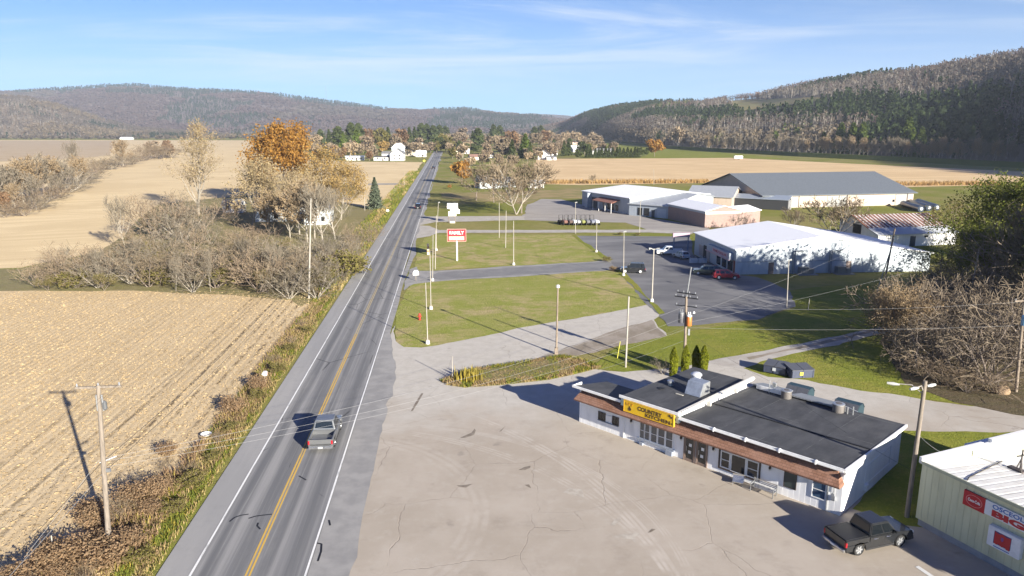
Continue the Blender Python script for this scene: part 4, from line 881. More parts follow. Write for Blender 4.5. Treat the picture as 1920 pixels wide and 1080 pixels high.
for i in range(15):
    u = 1103+i*6.8+r.uniform(-1.5, 1.5); far('pine_a', u, 277+r.uniform(-1.5, 2), 665, 'young green pine in the clipped row along the orange field', group='pines planted in a row', wide=1.5)
far('rd_dark', 1204, 276, 680, 'dark evergreen at the right end of the pine row', wide=.9); far('rd_dark', 1213, 277, 690, 'last dark evergreen beside the rust orange tree', wide=.8)
far('rd_orange', 1229, 257, 690, 'rust orange tree standing alone on the green meadow', wide=1.0)
far('rd_tan', 1272, 235, 985, 'pale yellow tree at the edge of the hillside wood', wide=1.0)
for i, (u, vt, Y) in enumerate([(1165, 258, 1250), (1180, 262, 1250), (1200, 263, 1150), (1222, 262, 1080), (1240, 264, 1060), (1300, 262, 930), (1330, 262, 890), (1360, 264, 860)]):
    far('rd_tan', u, vt, Y, 'bare tree along the foot of the wooded hillside', group='bare trees at the hill foot', wide=1.0)
for i, (u, vt, Y) in enumerate([(1578, 232, 720), (1600, 232, 715), (1618, 230, 700), (1704, 222, 660), (1730, 240, 640), (1546, 248, 740)]):
    far('pine_c', u, vt, Y, 'yellow green pine on the lower slope of the wooded valley side', group='pines on the lower slope', wide=1.1)
r2 = random.Random(5)
for i in range(70):
    u = 1330+i*8.6+r2.uniform(-3, 3); Y = 26*1402.5/(np.interp(u, [1330, 1500, 1700, 1920], [283, 291, 300, 309])-240)*1.0
    k = r2.choice(['bare_d', 'bare_d', 'bare_e', 'bare_c']); x = (u-960)/1402.5*Y
    plant(k, (x, Y+8, .5), r2.uniform(13, 20), 'bare tree in the front rank of the hillside wood', group='front rank trees of the hillside wood', wide=.85)
# ------------------------------------------------------------------ buildings near the camera
glass = glassmat(); WHITE = paint('white_trim_paint', (.78, .78, .77), .5); DARKT = paint('dark_brown_trim', (.045, .032, .028), .5)
white_board = ribbed('white_board_siding', (.80, .80, .80), (.63, .64, .65), .41, 0, .6, 0, duty=.06, depth=.35)
white_side = ribbed('white_side_siding', (.80, .80, .80), (.69, .70, .72), 1.2, 1, .6, 0, duty=.02, depth=.25)
m, nb = newmat('black_roof_membrane'); P = nb.pos(True); x, y, z = nb.xyz(P)[:3]
n = nb.noise(nb.mp(P, (1, .35, 1)), .9, 6, .65); n2 = nb.noise(P, .3, 5)
c = nb.mix(nb.ss(n, .35, .7), (.050, .052, .057), (.082, .084, .09)); c = nb.mix(nb.m('MULTIPLY', nb.ss(n2, .5, .7), .5), c, (.11, .11, .112))
fx = nb.m('FRACT', nb.m('DIVIDE', x, 3.05)); fy = nb.m('FRACT', nb.m('DIVIDE', y, 5.6)); seam = nb.m('MAXIMUM', nb.m('LESS_THAN', fx, .012), nb.m('LESS_THAN', fy, .01))
c = nb.mix(nb.m('MULTIPLY', seam, nb.m('MULTIPLY', nb.ss(nb.noise(P, .5, 3), .45, .6), .8)), c, (.17, .17, .165))
nb.surf(c, .75, nb.bump(nb.noise(P, 2.5, 4), .3, .03), 0, .25); ROOFB = m
shing, nb = newmat('brown_shingles'); P = nb.pos(True); x, y, z = nb.xyz(P)[:3]
br = nb.n('ShaderNodeTexBrick', None, Color1=(.20, .105, .07, 1), Color2=(.27, .15, .105, 1), Mortar=(.10, .055, .04, 1), Scale=1.0)
cvx = nb.t.nodes.new('ShaderNodeCombineXYZ'); nb.put(cvx.inputs[0], x); nb.put(cvx.inputs[1], nb.m('MULTIPLY', z, 1.2)); nb.put(br.inputs['Vector'], cvx)
br.inputs['Brick Width'].default_value = .32; br.inputs['Row Height'].default_value = .16; br.inputs['Mortar Size'].default_value = .012
nb.surf(nb.mix(nb.m('MULTIPLY', nb.ss(nb.noise(P, .8, 5), .4, .7), .5), br.outputs[0], (.30, .18, .135)), .85, nb.bump(br.outputs[1], -.4, .02), 0, .15)
GALV = paint('galvanised_steel', (.55, .57, .58), .35, .7, 0, .25); METAL = paint('grey_metal', (.32, .33, .34), .45, .6)

F = Frame(G(1575, 968), G(1086, 791)); D0 = empty('diner', F.o, F.ang, 'white single storey diner with black flat roof, brown shingle awning and yellow sign', 'restaurant')
def window(parent, x0, x1, z0, z1, y, frame=WHITE, sgn=1, bars=(), hbar=None, fw=.07, pane=glass, name='window', back=None):
    """framed window on a wall whose outward side is +y (sgn=1) or -y"""
    a = lambda d: y+sgn*d
    fr = MB(); Y0_, Y1_ = sorted((a(-.02), a(.06)))
    fr.box(x0-fw, x0, Y0_, Y1_, z0-fw, z1+fw).box(x1, x1+fw, Y0_, Y1_, z0-fw, z1+fw).box(x0, x1, Y0_, Y1_, z1, z1+fw).box(x0, x1, Y0_, Y1_, z0-fw, z0)
    for bx in bars: fr.box(bx-fw*.45, bx+fw*.45, *sorted((a(-.01), a(.052))), z0, z1)
    if hbar: fr.box(x0, x1, *(sorted((a(-.01), a(.04)))), hbar-.025, hbar+.025)
    f = fr.build(name, frame, parent); p = MB(); p.box(x0, x1, *(sorted((a(.005), a(.018)))), z0, z1); p.build('pane', pane, f); return f
def slab(parent, name, mat, x0, x1, yf, zf, yr, zr, th=.16, **k):
    return MB().extx([(yf, zf), (yr, zr), (yr, zr-th), (yf, zf-th)], x0, x1).build(name, mat, parent, **k)
W_ = MB(); W_.extx([(0, 0), (0, 3.50), (-11.46, 3.10), (-11.46, 0)], 0, 12.72)
W_.build('wall', [white_board], D0)
MB().extx([(0, 0), (0, 3.80), (-10.6, 3.64), (-10.6, 0)], 12.72, 18.2).build('wall', white_board, D0)
MB().extx([(0, 0), (0, 3.34), (-3.9, 2.55), (-3.9, 0)], 18.2, 23.24).build('wall', white_board, D0)
MB().box(-.012, 0, -11.46, 0, 0, 3.05).box(-.05, -.012, -9.2, -4.1, 2.28, 2.32).box(-.05, -.012, -9.2, -4.1, .78, .82).box(-.05, -.012, -9.22, -9.17, .78, 2.3).box(-.05, -.012, -4.13, -4.08, .78, 2.3).box(-.2, -.012, -4.6, -4.2, .35, .8).build('side_siding', white_side, D0)
slab(D0, 'roof', ROOFB, -.18, 12.55, .55, 3.72, -11.7, 3.26)
slab(D0, 'roof', ROOFB, 12.72, 18.25, .6, 4.02, -10.8, 3.86)
slab(D0, 'roof', ROOFB, 18.25, 23.5, .55, 3.56, -4.3, 2.70)
MB().extx([(-4.25, 3.565), (-4.25, 3.60), (-4.42, 3.595), (-4.42, 3.555)], -.15, 12.5).build('roof_seam', paint('tar_black', (.012, .012, .013), .6), D0)
gt = MB().box(-.2, 12.6, .55, .63, 3.55, 3.75).box(-.2, 12.6, .70, .76, 3.58, 3.68)
for x in (1.7, 4.3, 6.9, 9.5): gt.box(x-.05, x+.05, .56, .79, 3.52, 3.80)
gt.box(-.26, -.18, -11.7, .63, 3.02, 3.3); gt.extx([(.63, 3.50), (.63, 3.77), (-11.7, 3.31), (-11.7, 3.08)], -.30, -.18)
gt.build('gutter', WHITE, D0)
MB().box(12.6, 18.4, .6, .70, 3.86, 4.08).box(18.3, 23.6, .55, .65, 3.40, 3.60).box(23.5, 23.6, -.6, .55, 3.38, 3.60).build('gutter', WHITE, D0)
fas = MB().box(12.66, 18.3, .02, .55, 3.15, 3.86); fas.build('fascia', paint('pale_green_fascia', (.50, .60, .58), .6), D0)
dv = MB().prism([(12.56, .6, 3.80), (12.74, .6, 3.80), (12.74, .6, 4.16), (12.56, .6, 4.16)], (0, -12.2, -.05))
dv.tube([(12.45, .5, 4.10), (12.45, -11.4, 4.02)], .09, 8).box(12.2, 12.56, -3.6, -3.44, 3.62, 4.05).box(12.2, 12.56, -8.0, -7.84, 3.62, 4.05).box(12.36, 12.5, -3.6, -3.46, 3.5, 4.0)
dv.build('parapet', paint('cream_parapet', (.68, .66, .60), .5), D0)
aw = MB(); xa, xb = -.12, 23.1
tp = [(.45, .02, 3.36), (xb-.35, .02, 3.36)]; bt = [(xa, 1.02, 2.52), (xb, 1.02, 2.52)]; lo = [(xa, .98, 2.40), (xb, .98, 2.40)]
aw.add([tp[0], tp[1], bt[1], bt[0], lo[0], lo[1], (xa, .02, 2.40), (xb, .02, 2.40)], [(0, 1, 2, 3), (3, 2, 5, 4), (4, 5, 7, 6), (0, 3, 4, 6), (1, 7, 5, 2), (0, 6, 7, 1)])
aw.build('awning', shing, D0)
# sign on the fascia
sg = MB().box(12.98, 17.8, .62, .78, 2.86, 3.80).build('sign', paint('yellow_sign_face', (.72, .45, .012), .45), D0)
MB().box(12.94, 13.0, .60, .80, 2.82, 3.84).box(17.78, 17.84, .60, .80, 2.82, 3.84).box(13.0, 17.78, .60, .80, 3.79, 3.84).box(13.0, 17.78, .60, .80, 2.82, 2.87).build('sign_frame', paint('gold_sign_frame', (.62, .36, .03), .4), sg)
txt = paint('dark_brown_lettering', (.06, .028, .012), .6); ROT = (R(90), 0, R(180))
lettering('COUNTRY', .50, txt, sg, (15.25, .785, 3.44), ROT, 2.35, .012)
lettering('KITCHEN', .42, txt, sg, (14.45, .785, 3.06), ROT, 2.35, .010)
em = MB(); em.tube([(17.2, .785, 3.16), (17.2, .80, 3.16)], .15, 14).box(17.17, 17.23, .785, .80, 3.28, 3.42).build('emblem', txt, sg)
em = MB(); [em.box(x-.05, x+.05, .785, .797, 3.45, 3.68) for x in (17.55, 17.3, 17.0)]; [em.box(x-.10, x+.10, .785, .797, zz_, zz_+.06) for x, zz_ in ((17.5, 3.45), (17.25, 3.64), (16.97, 3.63))]; em.build('lettering', paint('orange_lettering', (.55, .25, .01), .6), sg)
em = MB(); em.tube([(13.35, .785, 3.66), (13.35, .80, 3.66)], .10, 10).tube([(13.18, .785, 3.56), (13.18, .80, 3.56)], .09, 10).box(13.05, 13.15, .785, .80, 3.0, 3.1).build('emblem', txt, sg)
# front openings
window(D0, 18.9, 19.45, .98, 1.62, .0, DARKT, bars=(19.15,)); window(D0, 20.35, 21.0, .98, 1.62, .0, DARKT, bars=(20.7,))
MB().box(19.58, 20.22, .0, .05, 1.02, 1.58).build('notice_board', WHITE, D0)
MB().box(18.85, 21.1, .0, .10, .84, .90).build('sill', paint('slate_sill', (.25, .28, .34), .6), D0)
MB().box(18.22, 18.34, -.02, .06, 0, 2.4).build('downpipe', WHITE, D0)
for x0, x1 in ((13.45, 14.05), (14.2, 14.8), (14.95, 15.5), (15.68, 16.1), (16.2, 16.6)): window(D0, x0, x1, .62, 1.95, .0, WHITE, hbar=1.28, pane=glassmat('curtained_glass', (.10, .105, .11), .15))
MB().box(13.2, 16.9, .0, .16, .42, .54).box(13.3, 13.9, .0, .3, 0, .42).box(16.2, 16.5, .0, .25, 0, .25).build('sill', paint('slate_sill', (.25, .28, .34), .6), D0)
for x0, x1 in ((10.32, 11.18), (11.42, 12.3)):
    dr = MB().box(x0-.08, x0, -.02, .08, 0, 2.15).box(x1, x1+.08, -.02, .08, 0, 2.15).box(x0, x1, -.02, .08, 2.05, 2.15).box(x0, x1, -.02, .05, 0, .25).box(x0, x0+.1, -.02, .05, .25, 2.05).box(x1-.1, x1, -.02, .05, .25, 2.05).build('door', paint('tan_door_frame', (.22, .16, .13), .5), D0)
    MB().box(x0+.1, x1-.1, .005, .02, .25, 2.05).build('pane', glass, dr); MB().tube([(x1-.2, .10, .9), (x1-.2, .10, 1.3)], .02, 6).build('handle', GALV, dr)
    MB().box(x0+.25, x0+.5, .021, .026, 1.3, 1.55).box(x0+.3, x0+.55, .021, .026, .7, .95).build('door_notice', WHITE, dr)
window(D0, 6.1, 6.9, .62, 1.82, .0, WHITE, hbar=1.2); window(D0, 7.1, 8.2, .55, 1.85, .0, WHITE); window(D0, 8.4, 9.05, .62, 1.82, .0, WHITE, hbar=1.2)
MB().box(5.88, 9.28, .0, .09, .40, .50).box(5.88, 5.98, .0, .09, .5, 1.95).box(9.18, 9.28, .0, .09, .5, 1.95).build('window_surround', DARKT, D0)
window(D0, 3.2, 4.05, .80, 1.95, .0, DARKT, pane=paint('green_blind', (.035, .05, .05), .4), fw=.04)
window(D0, 1.12, 2.0, .80, 1.95, .0, WHITE, hbar=1.4, pane=glassmat('bluish_glass', (.05, .09, .15), .08))
for x in (9.75, 5.15, 12.62, 17.5):
    l = MB().box(x-.05, x+.05, .0, .05, 1.75, 2.0).lathe((x, .14, 1.72), [(.03, 0), (.08, .04), (.08, .2), (.02, .27)], 8).build('wall_lamp', DARKT, D0)
    MB().lathe((x, .14, 1.60), [(.05, 0), (.075, .04), (.075, .12)], 8).build('lamp_glass', paint('frosted_glass', (.7, .7, .66), .3), l)
MB().box(.42, .66, .0, .14, 1.0, 1.35).cyl((.54, .14, 1.5), .12, .12, 12, 'y').tube([(.54, .06, 1.6), (.54, .06, 3.3)], .03, 6).tube([(.95, .05, 0), (.95, .05, 2.4)], .04, 6).build('electric_meter', GALV, D0)
# roof equipment
hd = MB().prism([(13.35, -3.7, 3.98), (13.35, -5.3, 3.98), (13.35, -5.3, 5.05), (13.35, -4.2, 5.05)], (1.5, 0, 0)); hd.box(14.85, 14.95, -5.2, -4.3, 4.2, 4.9)
hd.build('exhaust_hood', GALV, D0, bevel=.03); MB().box(14.86, 14.99, -5.05, -4.35, 4.3, 4.8).build('hood_opening', paint('opening_shade', (.02, .022, .025), .7), D0)  # black panel paints in the shade of the hood mouth
fn = MB().box(15.2, 16.0, -7.2, -6.4, 3.92, 4.35).build('fan_curb', GALV, D0)
MB().lathe((15.6, -6.8, 4.35), [(.30, 0), (.40, .1), (.40, .28), (.50, .33), (.50, .42), (.33, .56), (.10, .60)], 18).build('roof_fan', paint('white_fan_cowl', (.62, .64, .67), .3, .2), fn, smooth=True)
MB().lathe((16.8, -4.6, 3.95), [(.22, 0), (.22, .25), (.3, .3), (.3, .45), (.1, .55)], 12).build('roof_vent', GALV, D0, smooth=True)
MB().lathe((16.9, -3.3, 3.98), [(.3, 0), (.3, .04), (.05, .05)], 12).build('roof_drain', paint('tar_black', (.012, .012, .013), .6), D0)
MB().box(14.6, 15.3, -3.2, -3.05, 3.99, 4.03).build('loose_board', paint('pale_board', (.5, .47, .4), .7), D0)
ribR = ribbed('grey_ribbed_roof', (.25, .265, .285), (.20, .215, .235), .3, 0, .45, .2, duty=.15)
slab(D0, 'lean_to_roof', ribR, 5.2, 9.0, -10.9, 3.55, -13.6, 2.95, .12)
slab(D0, 'lean_to_roof', ribR, 9.6, 12.4, -11.1, 3.60, -13.2, 3.15, .12)
MB().box(5.3, 12.3, -13.1, -11.47, 0, 2.86).build('lean_to_wall', white_board, D0)
MB().prism([(5.16, -10.9, 3.3), (5.16, -10.9, 3.75), (5.16, -11.9, 3.42), (5.16, -11.9, 3.2)], (-.08, 0, 0)).build('flashing', WHITE, D0); MB().box(9.1, 11.9, -10.86, -10.78, 3.35, 3.72).build('flashing', WHITE, D0)
for x, s in ((9.0, 1.0), (4.6, 1.05)):
    ac = MB().lathe((x, -10.5, 3.34), [(.44*s, 0), (.44*s, .62), (.40*s, .70), (.12, .74)], 20).build('air_conditioner', ribbed('condenser_grille', (.17, .155, .145), (.13, .12, .11), .06, 2, .6, .3, duty=.4), D0, smooth=True)
    MB().lathe((x, -10.5, 3.97), [(.46*s, 0), (.46*s, .06), (.3*s, .09)], 20).build('fan_guard', GALV, ac)
vp = MB().tube([(10.6, -10.6, 3.3), (10.6, -10.6, 4.5)], .045, 8).tube([(10.3, -10.9, 3.3), (10.3, -10.9, 4.2)], .035, 8).box(10.15, 10.45, -11.0, -10.8, 3.9, 4.25)
vp.tube([(3.5, -10.7, 3.3), (3.5, -10.7, 4.0)], .05, 8).tube([(3.9, -10.6, 3.3), (3.9, -10.6, 3.9)], .06, 8).tube([(4.2, -10.9, 3.3), (4.2, -10.9, 3.8), (3.2, -10.9, 3.6)], .035, 6).build('vent_pipe', GALV, D0)

# ---- metal store in the corner
B_ = Frame(G(1893.6, 1080), G(1715, 982)); S0 = empty('metal_store', B_.o, B_.ang, 'pale green ribbed metal store with white roof and red and white wall signs', 'shop')
greenm = ribbed('pale_green_metal', (.54, .54, .37), (.44, .44, .30), .46, 0, .5, 0, duty=.07, depth=.7)
MB().extx([(0, .48), (0, 4.52), (-15, 3.02), (-15, .48)], -12, 6.30).build('wall', greenm, S0); MB().box(6.30, 6.38, -15, 0, .48, 4.45).build('end_wall', greenm, S0)
MB().box(-12, 6.2, -14.9, -.04, 0, .48).build('foundation', noisy('concrete', (.30, .31, .33), (.24, .25, .27), 1.5, .9, .2), S0)
whiteroof = ribbed('white_ribbed_roof', (.68, .67, .64), (.56, .54, .50), .62, 0, .4, .1, duty=.22, depth=.8)
MB().extx([(.12, 4.52), (.12, 4.60), (-15.2, 3.1), (-15.2, 3.0)], -12, 6.3).build('roof', whiteroof, S0)
MB().box(-12, 6.46, .12, .2, 4.42, 4.62).build('eave_trim', paint('olive_trim', (.36, .38, .28), .5), S0)
MB().box(6.3, 6.5, -5.8, .2, 4.45, 4.86).box(6.3, 6.5, -6.6, -5.8, 4.45, 4.70).box(6.25, 6.55, -15.2, -6.6, 4.45, 4.95).build('parapet', WHITE, S0)
pts = [(4.6-.02*k+random.Random(k).uniform(-.04, .04), -1.0-k*.35, 4.665+k*.0117) for k in range(0, 14)]
MB().tube([(5.0, -5.9, 4.05), (4.3, -3.2, 4.31), (3.6, -.6, 4.57), (3.3, .0, 4.64)], .035, 6).build('roof_cable', paint('dark_cable', (.05, .045, .04), .7), S0)
ch = MB().box(3.2, 4.2, -5.6, -5.2, 4.06, 4.2).tube([(3.5, -5.4, 4.1), (3.5, -5.4, 5.6)], .05, 6).tube([(3.5, -5.4, 5.0), (3.2, -5.1, 4.15)], .04, 6).tube([(3.5, -5.4, 5.0), (3.9, -5.7, 4.1)], .04, 6).tube([(3.2, -5.4, 5.4), (3.8, -5.4, 5.0)], .04, 6)
ch.build('aerial', paint('rusty_metal', (.10, .085, .08), .6, .3), S0)
red = paint('signal_red', (.42, .012, .02), .4); signwhite = paint('sign_white', (.66, .68, .72), .4); blue = paint('sign_blue', (.03, .13, .42), .4)
pl = MB().box(-6, 1.95, .02, .12, 3.12, 4.02).build('sign', signwhite, S0)
ck = MB().box(1.95, 3.32, .02, .13, 3.06, 4.04).build('sign', red, S0)
rg = MB()
for k in range(28):
    a, a2 = 2*math.pi*k/28, 2*math.pi*(k+1)/28
    P4 = [(2.63+rr*math.cos(t)*.52, .135, 3.55+rr*math.sin(t)*.37) for rr, t in ((1, a), (1, a2), (.93, a2), (.93, a))]; rg.poly(P4)
rg.build('emblem_ring', paint('pale_red_ring', (.62, .25, .25), .4), ck)
lettering('Coca-Cola', .27, WHITE, ck, (2.63, .135, 3.55), ROT, .78, .006)
lettering('OSCEOLA', .38, blue, pl, (.42, .125, 3.80), ROT, 2.2, .006)
lettering('BIG M', .52, red, pl, (-.15, .125, 3.37), ROT, 3.3, .03)
lb = MB().box(-.52, 1.42, .02, .36, 1.42, 2.72).build('sign_box', signwhite, S0, bevel=.03)
ms = MB().box(.02, 1.02, .362, .38, 1.72, 2.52).build('emblem', paint('navy_shadow', (.05, .03, .14), .4), lb)
mm = MB(); mm.poly([(.98, .385, 1.74), (.98, .385, 2.5), (.74, .385, 2.42), (.52, .385, 2.5), (.3, .385, 2.42), (.04, .385, 2.48), (.04, .385, 1.68), (.24, .385, 1.68), (.32, .385, 1.78), (.52, .385, 1.70), (.70, .385, 1.79), (.8, .385, 1.70)]); mm.build('emblem_letter', red, lb)
mm = MB().poly([(.60, .39, 2.3), (.44, .39, 2.3), (.44, .39, 2.12), (.52, .39, 2.02), (.60, .39, 2.12)]).build('emblem_notch', paint('violet_notch', (.16, .05, .22), .4), lb)
MB().box(.05, .98, .362, .37, 1.52, 1.57).build('emblem_rule', blue, lb)
rb = MB().box(6.55, 9.2, -13.5, -8.2, 2.85, 3.15).build('rear_canopy', WHITE, S0); MB().tube([(9.0, -8.5, 0), (9.0, -8.5, 2.85)], .06, 8).build('canopy_post', WHITE, S0)

# ---- white roofed store across the lot
Fs = Frame(G(1378, 515), G(1745, 508)); T0 = empty('white_roofed_store', Fs.o, Fs.ang, 'large pale metal store with a bright white low gable roof and shaded shop front', 'shop')
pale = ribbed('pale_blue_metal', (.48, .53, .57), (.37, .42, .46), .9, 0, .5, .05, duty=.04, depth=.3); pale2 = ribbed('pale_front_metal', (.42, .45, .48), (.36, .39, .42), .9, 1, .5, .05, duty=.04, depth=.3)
DP = 22.0
MB().prism([(0, 0, 0), (37.3, 0, 0), (37.3, 0, 3.4), (15.75, 0, 6.7), (0, 0, 4.6)], (0, DP, 0)).build('wall', pale, T0)
wr = paint('bright_white_roof', (.90, .90, .89), .45, 0, 0, .04)
MB().prism([(-.35, -.3, 4.66), (15.75, -.3, 6.86), (37.7, -.3, 3.46), (37.7, -.3, 3.32), (15.75, -.3, 6.72), (-.35, -.3, 4.52)], (0, DP+.6, 0)).build('roof', wr, T0)
MB().box(.05, 37.25, -.05, 0, 2.28, 2.36).build('wall_rail', paint('slate_rail', (.22, .25, .29), .5), T0)
for x in (10.6, 17.6):
    q = MB().box(x, x+.35, -.5, 0, 0, 4.1).tube([(x+.2, -.3, 4.2), (x+2.4, -.3, 4.3)], .12, 8).build('downpipe', paint('slate_rail', (.22, .25, .29), .5), T0)
    q = MB().box(x+1.0, x+2.6, -1.6, -.4, .1, 1.4).box(x+2.7, x+3.6, -1.5, -.5, .1, 1.1).build('air_conditioner', METAL, T0, bevel=.05)
    MB().box(x+.7, x+4.2, -2.0, -.2, 0, .1).build('concrete_pad', noisy('concrete', (.30, .31, .33), (.24, .25, .27)), T0)
for x in (6.2, 21.0): MB().box(x, x+1.0, -.04, 0, 0, 2.15).build('door', paint('brown_steel_door', (.22, .17, .15), .5), T0)
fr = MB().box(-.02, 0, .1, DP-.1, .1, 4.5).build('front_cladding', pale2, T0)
MB().box(-.9, -.02, 1.0, 12.5, 2.55, 3.75).build('shop_fascia', paint('pale_fascia', (.36, .40, .45), .5), T0)
s2 = MB().box(-.97, -.9, 1.6, 9.4, 2.72, 3.6).build('sign', paint('washed_sign', (.50, .36, .42), .5), T0)
lettering('FAMILY DOLLAR', .62, paint('dull_red_letter', (.36, .06, .09), .5), s2, (-.98, 5.5, 3.16), (R(90), 0, R(-90)), 6.6, .02)
MB().box(-1.1, -.9, .6, 12.8, 2.45, 2.6).build('fascia_trim', paint('pink_trim', (.55, .36, .38), .5), T0)
for y0, y1 in ((1.0, 3.6), (4.0, 6.4), (6.9, 9.2)):
    d = MB().box(-.08, -.02, y0, y1, .3, 2.4).build('shop_window', WHITE, T0); MB().box(-.10, -.08, y0+.1, y1-.1, .4, 2.3).build('pane', glass, d)
MB().box(-.1, -.02, .15, .9, 0, 2.5).build('door', paint('rust_red_door', (.20, .05, .035), .5), T0)
MB().box(-.12, -.02, 12.9, 14.6, 0, 3.1).box(-.12, -.02, 16.8, 19.0, .5, 2.6).build('shutter', paint('tan_shutter', (.36, .31, .29), .6), T0)
MB().box(-.12, -.02, 14.9, 16.4, 0, 2.9).build('doorway', paint('opening_shade', (.02, .022, .025), .7), T0)  # shade inside the doorway painted as a black sheet

# ---- other sheds
def shed(name, fr, L, prof, mats, label, cat, over=.35, th=.14, x0=0.0):
    """building whose cross-section prof = wall foot, eave, ridge, eave, foot in (y, z), stretched along x"""
    e = empty(name, fr.o, fr.ang, label, cat)
    MB().extx(prof, x0, L).build('wall', mats[0], e)
    top = prof[1:-1]; up = [(y, z+.02) for y, z in top]
    up[0] = (up[0][0]+(up[0][0]-up[1][0])*over/abs(up[0][0]-up[1][0]), up[0][1]+(up[0][1]-up[1][1])*over/abs(up[0][0]-up[1][0]))
    up[-1] = (up[-1][0]+(up[-1][0]-up[-2][0])*over/abs(up[-1][0]-up[-2][0]), up[-1][1]+(up[-1][1]-up[-2][1])*over/abs(up[-1][0]-up[-2][0]))
    MB().extx([(y, z+th) for y, z in up]+up[::-1], x0-over, L+over).build('roof', mats[1], e); return e
cream = ribbed('cream_metal', (.46, .375, .305), (.39, .32, .26), .9, 0, .5, 0, duty=.06, depth=.4); greyr = ribbed('grey_metal_roof', (.17, .19, .205), (.145, .16, .175), .9, 0, .5, .25, duty=.06, depth=.3)
Fm = Frame(G(1430, 391), G(1712, 384))
mc = shed('machine_shed', Fm, 57.2, [(0, 0), (0, 4.3), (22, 10.1), (44, 4.3), (44, 0)], [cream, greyr], 'long cream machine shed with a big grey gable roof beside the orange field', 'shed', .9)
for a, b_ in ((9.05, 12.8), (23.75, 31.1), (50.1, 54.4)): MB().box(a, b_, -.12, 0, .1, 3.75).build('sliding_door', ribbed('grey_sheet_door', (.30, .30, .29), (.26, .26, .25), .9, 0), mc)
MB().box(13.0, 13.2, -.1, 0, 0, 4.2).box(31.2, 31.4, -.1, 0, 0, 4.2).box(54.6, 54.9, -.12, 0, 0, 4.2).build('corner_trim', DARKT, mc)
for a in (8.0, 49.0): MB().box(a, a+.8, -.1, 0, 1.2, 2.0).build('window', glass, mc)
FA = Frame(G(1180, 403), G(1093, 386))
blueg = ribbed('grey_blue_metal', (.34, .38, .43), (.29, .33, .38), .9, 0, .5, 0, duty=.05)
ra = shed('long_shop', FA, 29.8, [(0, 0), (0, 5.0), (-17, 6.5), (-30, 5.2), (-30, 0)], [blueg, wr], 'long low shop with a white roof and a red brown porch canopy', 'shop', .3)
MB().prism([(5.5, .03, 4.1), (5.5, 3.2, 3.2), (5.5, 3.2, 3.05), (5.5, .03, 3.9)], (12, 0, 0)).build('porch_canopy', noisy('red_brown_canopy', (.30, .15, .11), (.24, .11, .08), 1, .8), ra)
for x in (5.8, 9.5, 13.4, 17.2): MB().tube([(x, 3.0, 0), (x, 3.0, 3.1)], .09, 8).build('porch_post', WHITE, ra)
for a, b_ in ((6.5, 8.2), (9.0, 10.6), (11.4, 13), (14, 15.6)): MB().box(a, b_, 0, .06, .5, 2.4).build('window', glass, ra)
MB().box(19.5, 23.0, 0, .06, 0, 3.6).build('door', paint('dark_bay', (.06, .07, .085), .7), ra)
MB().box(23.2, 25.0, 0, 1.6, 0, 4.9).build('pier', blueg, ra)
FB = Frame(G(1252, 410), G(1183, 404)); ltgrey = ribbed('light_grey_roof', (.38, .40, .42), (.33, .35, .37), .9, 0, .5, .2, duty=.08)
rb_ = shed('middle_shop', FB, 13.2, [(0, 0), (0, 3.5), (-19, 6.0), (-30, 4.4), (-30, 0)], [blueg, ltgrey], 'middle shop with a sloping grey roof in the low shop row', 'shop', .4)
for a, b_ in ((6.2, 8.0), (8.6, 10.2)): MB().box(a, b_, 0, .07, .3, 2.6).build('shop_window', glass, rb_)
MB().box(.6, 3.6, 0, .08, 0, 2.7).build('sliding_door', paint('pale_bay_door', (.45, .50, .56), .5), rb_)
MB().box(4.4, 5.4, 0, .06, 0, 2.2).build('door', paint('dark_bay', (.06, .07, .085), .7), rb_)
brick, nb = newmat('brown_brick'); P = nb.pos(True); x, y, z = nb.xyz(P)[:3]; cvx = nb.t.nodes.new('ShaderNodeCombineXYZ'); nb.put(cvx.inputs[0], nb.m('ADD', x, y)); nb.put(cvx.inputs[1], z)
bt_ = nb.n('ShaderNodeTexBrick', None, Vector=cvx, Color1=(.235, .17, .155, 1), Color2=(.285, .205, .185, 1), Mortar=(.30, .24, .21, 1), Scale=1.0); bt_.inputs['Brick Width'].default_value = .4; bt_.inputs['Row Height'].default_value = .2; bt_.inputs['Mortar Size'].default_value = .012
nb.surf(nb.mix(nb.m('MULTIPLY', nb.ss(nb.noise(P, .5, 4), .4, .7), .4), bt_.outputs[0], (.34, .22, .18)), .85)
FC = Frame(G(1321, 427), G(1252, 410))
rc_ = shed('brick_shop', FC, 20.7, [(0, 0), (0, 4.3), (-5.4, 5.6), (-10.9, 4.3), (-10.9, 0)], [brick, wr], 'brown brick shop with a white gable roof at the end of the row', 'shop', .3)
MB().box(-.10, -.0, -10.9, .0, 3.55, 4.2).build('fascia', paint('cream_fascia', (.62, .56, .46), .6), rc_)
MB().box(0, 20.7, 0, .05, 3.7, 4.25).build('fascia', paint('pale_fascia', (.36, .40, .45), .5), rc_)
FD = Frame(FC.w(-.0, -15.6), FC.w(0, -24)); 
rd_ = shed('brick_annex', Frame(G(1388, 423), G(1432, 418)), 8.2, [(0, 0), (0, 3.7), (4.5, 4.7), (9, 3.7), (9, 0)], [brick, wr], 'small brick annex with a white roof joined to the brick shop', 'shop', .3)
o1, o2 = G(1476, 395), (64.0, 250.0)
re_ = shed('open_shed', Frame(o1, o2), 40, [(0, 0), (0, 3.3), (-5, 4.2), (-5.3, 0)], [paint('shadow_grey_wall', (.03, .032, .036), .8), ribbed('blue_grey_roof', (.33, .37, .42), (.28, .32, .36), .8, 0, .4, .3)], 'long open sided shed with a narrow blue grey roof', 'shed', .3)  # near-black walls paint the shade inside the open shed
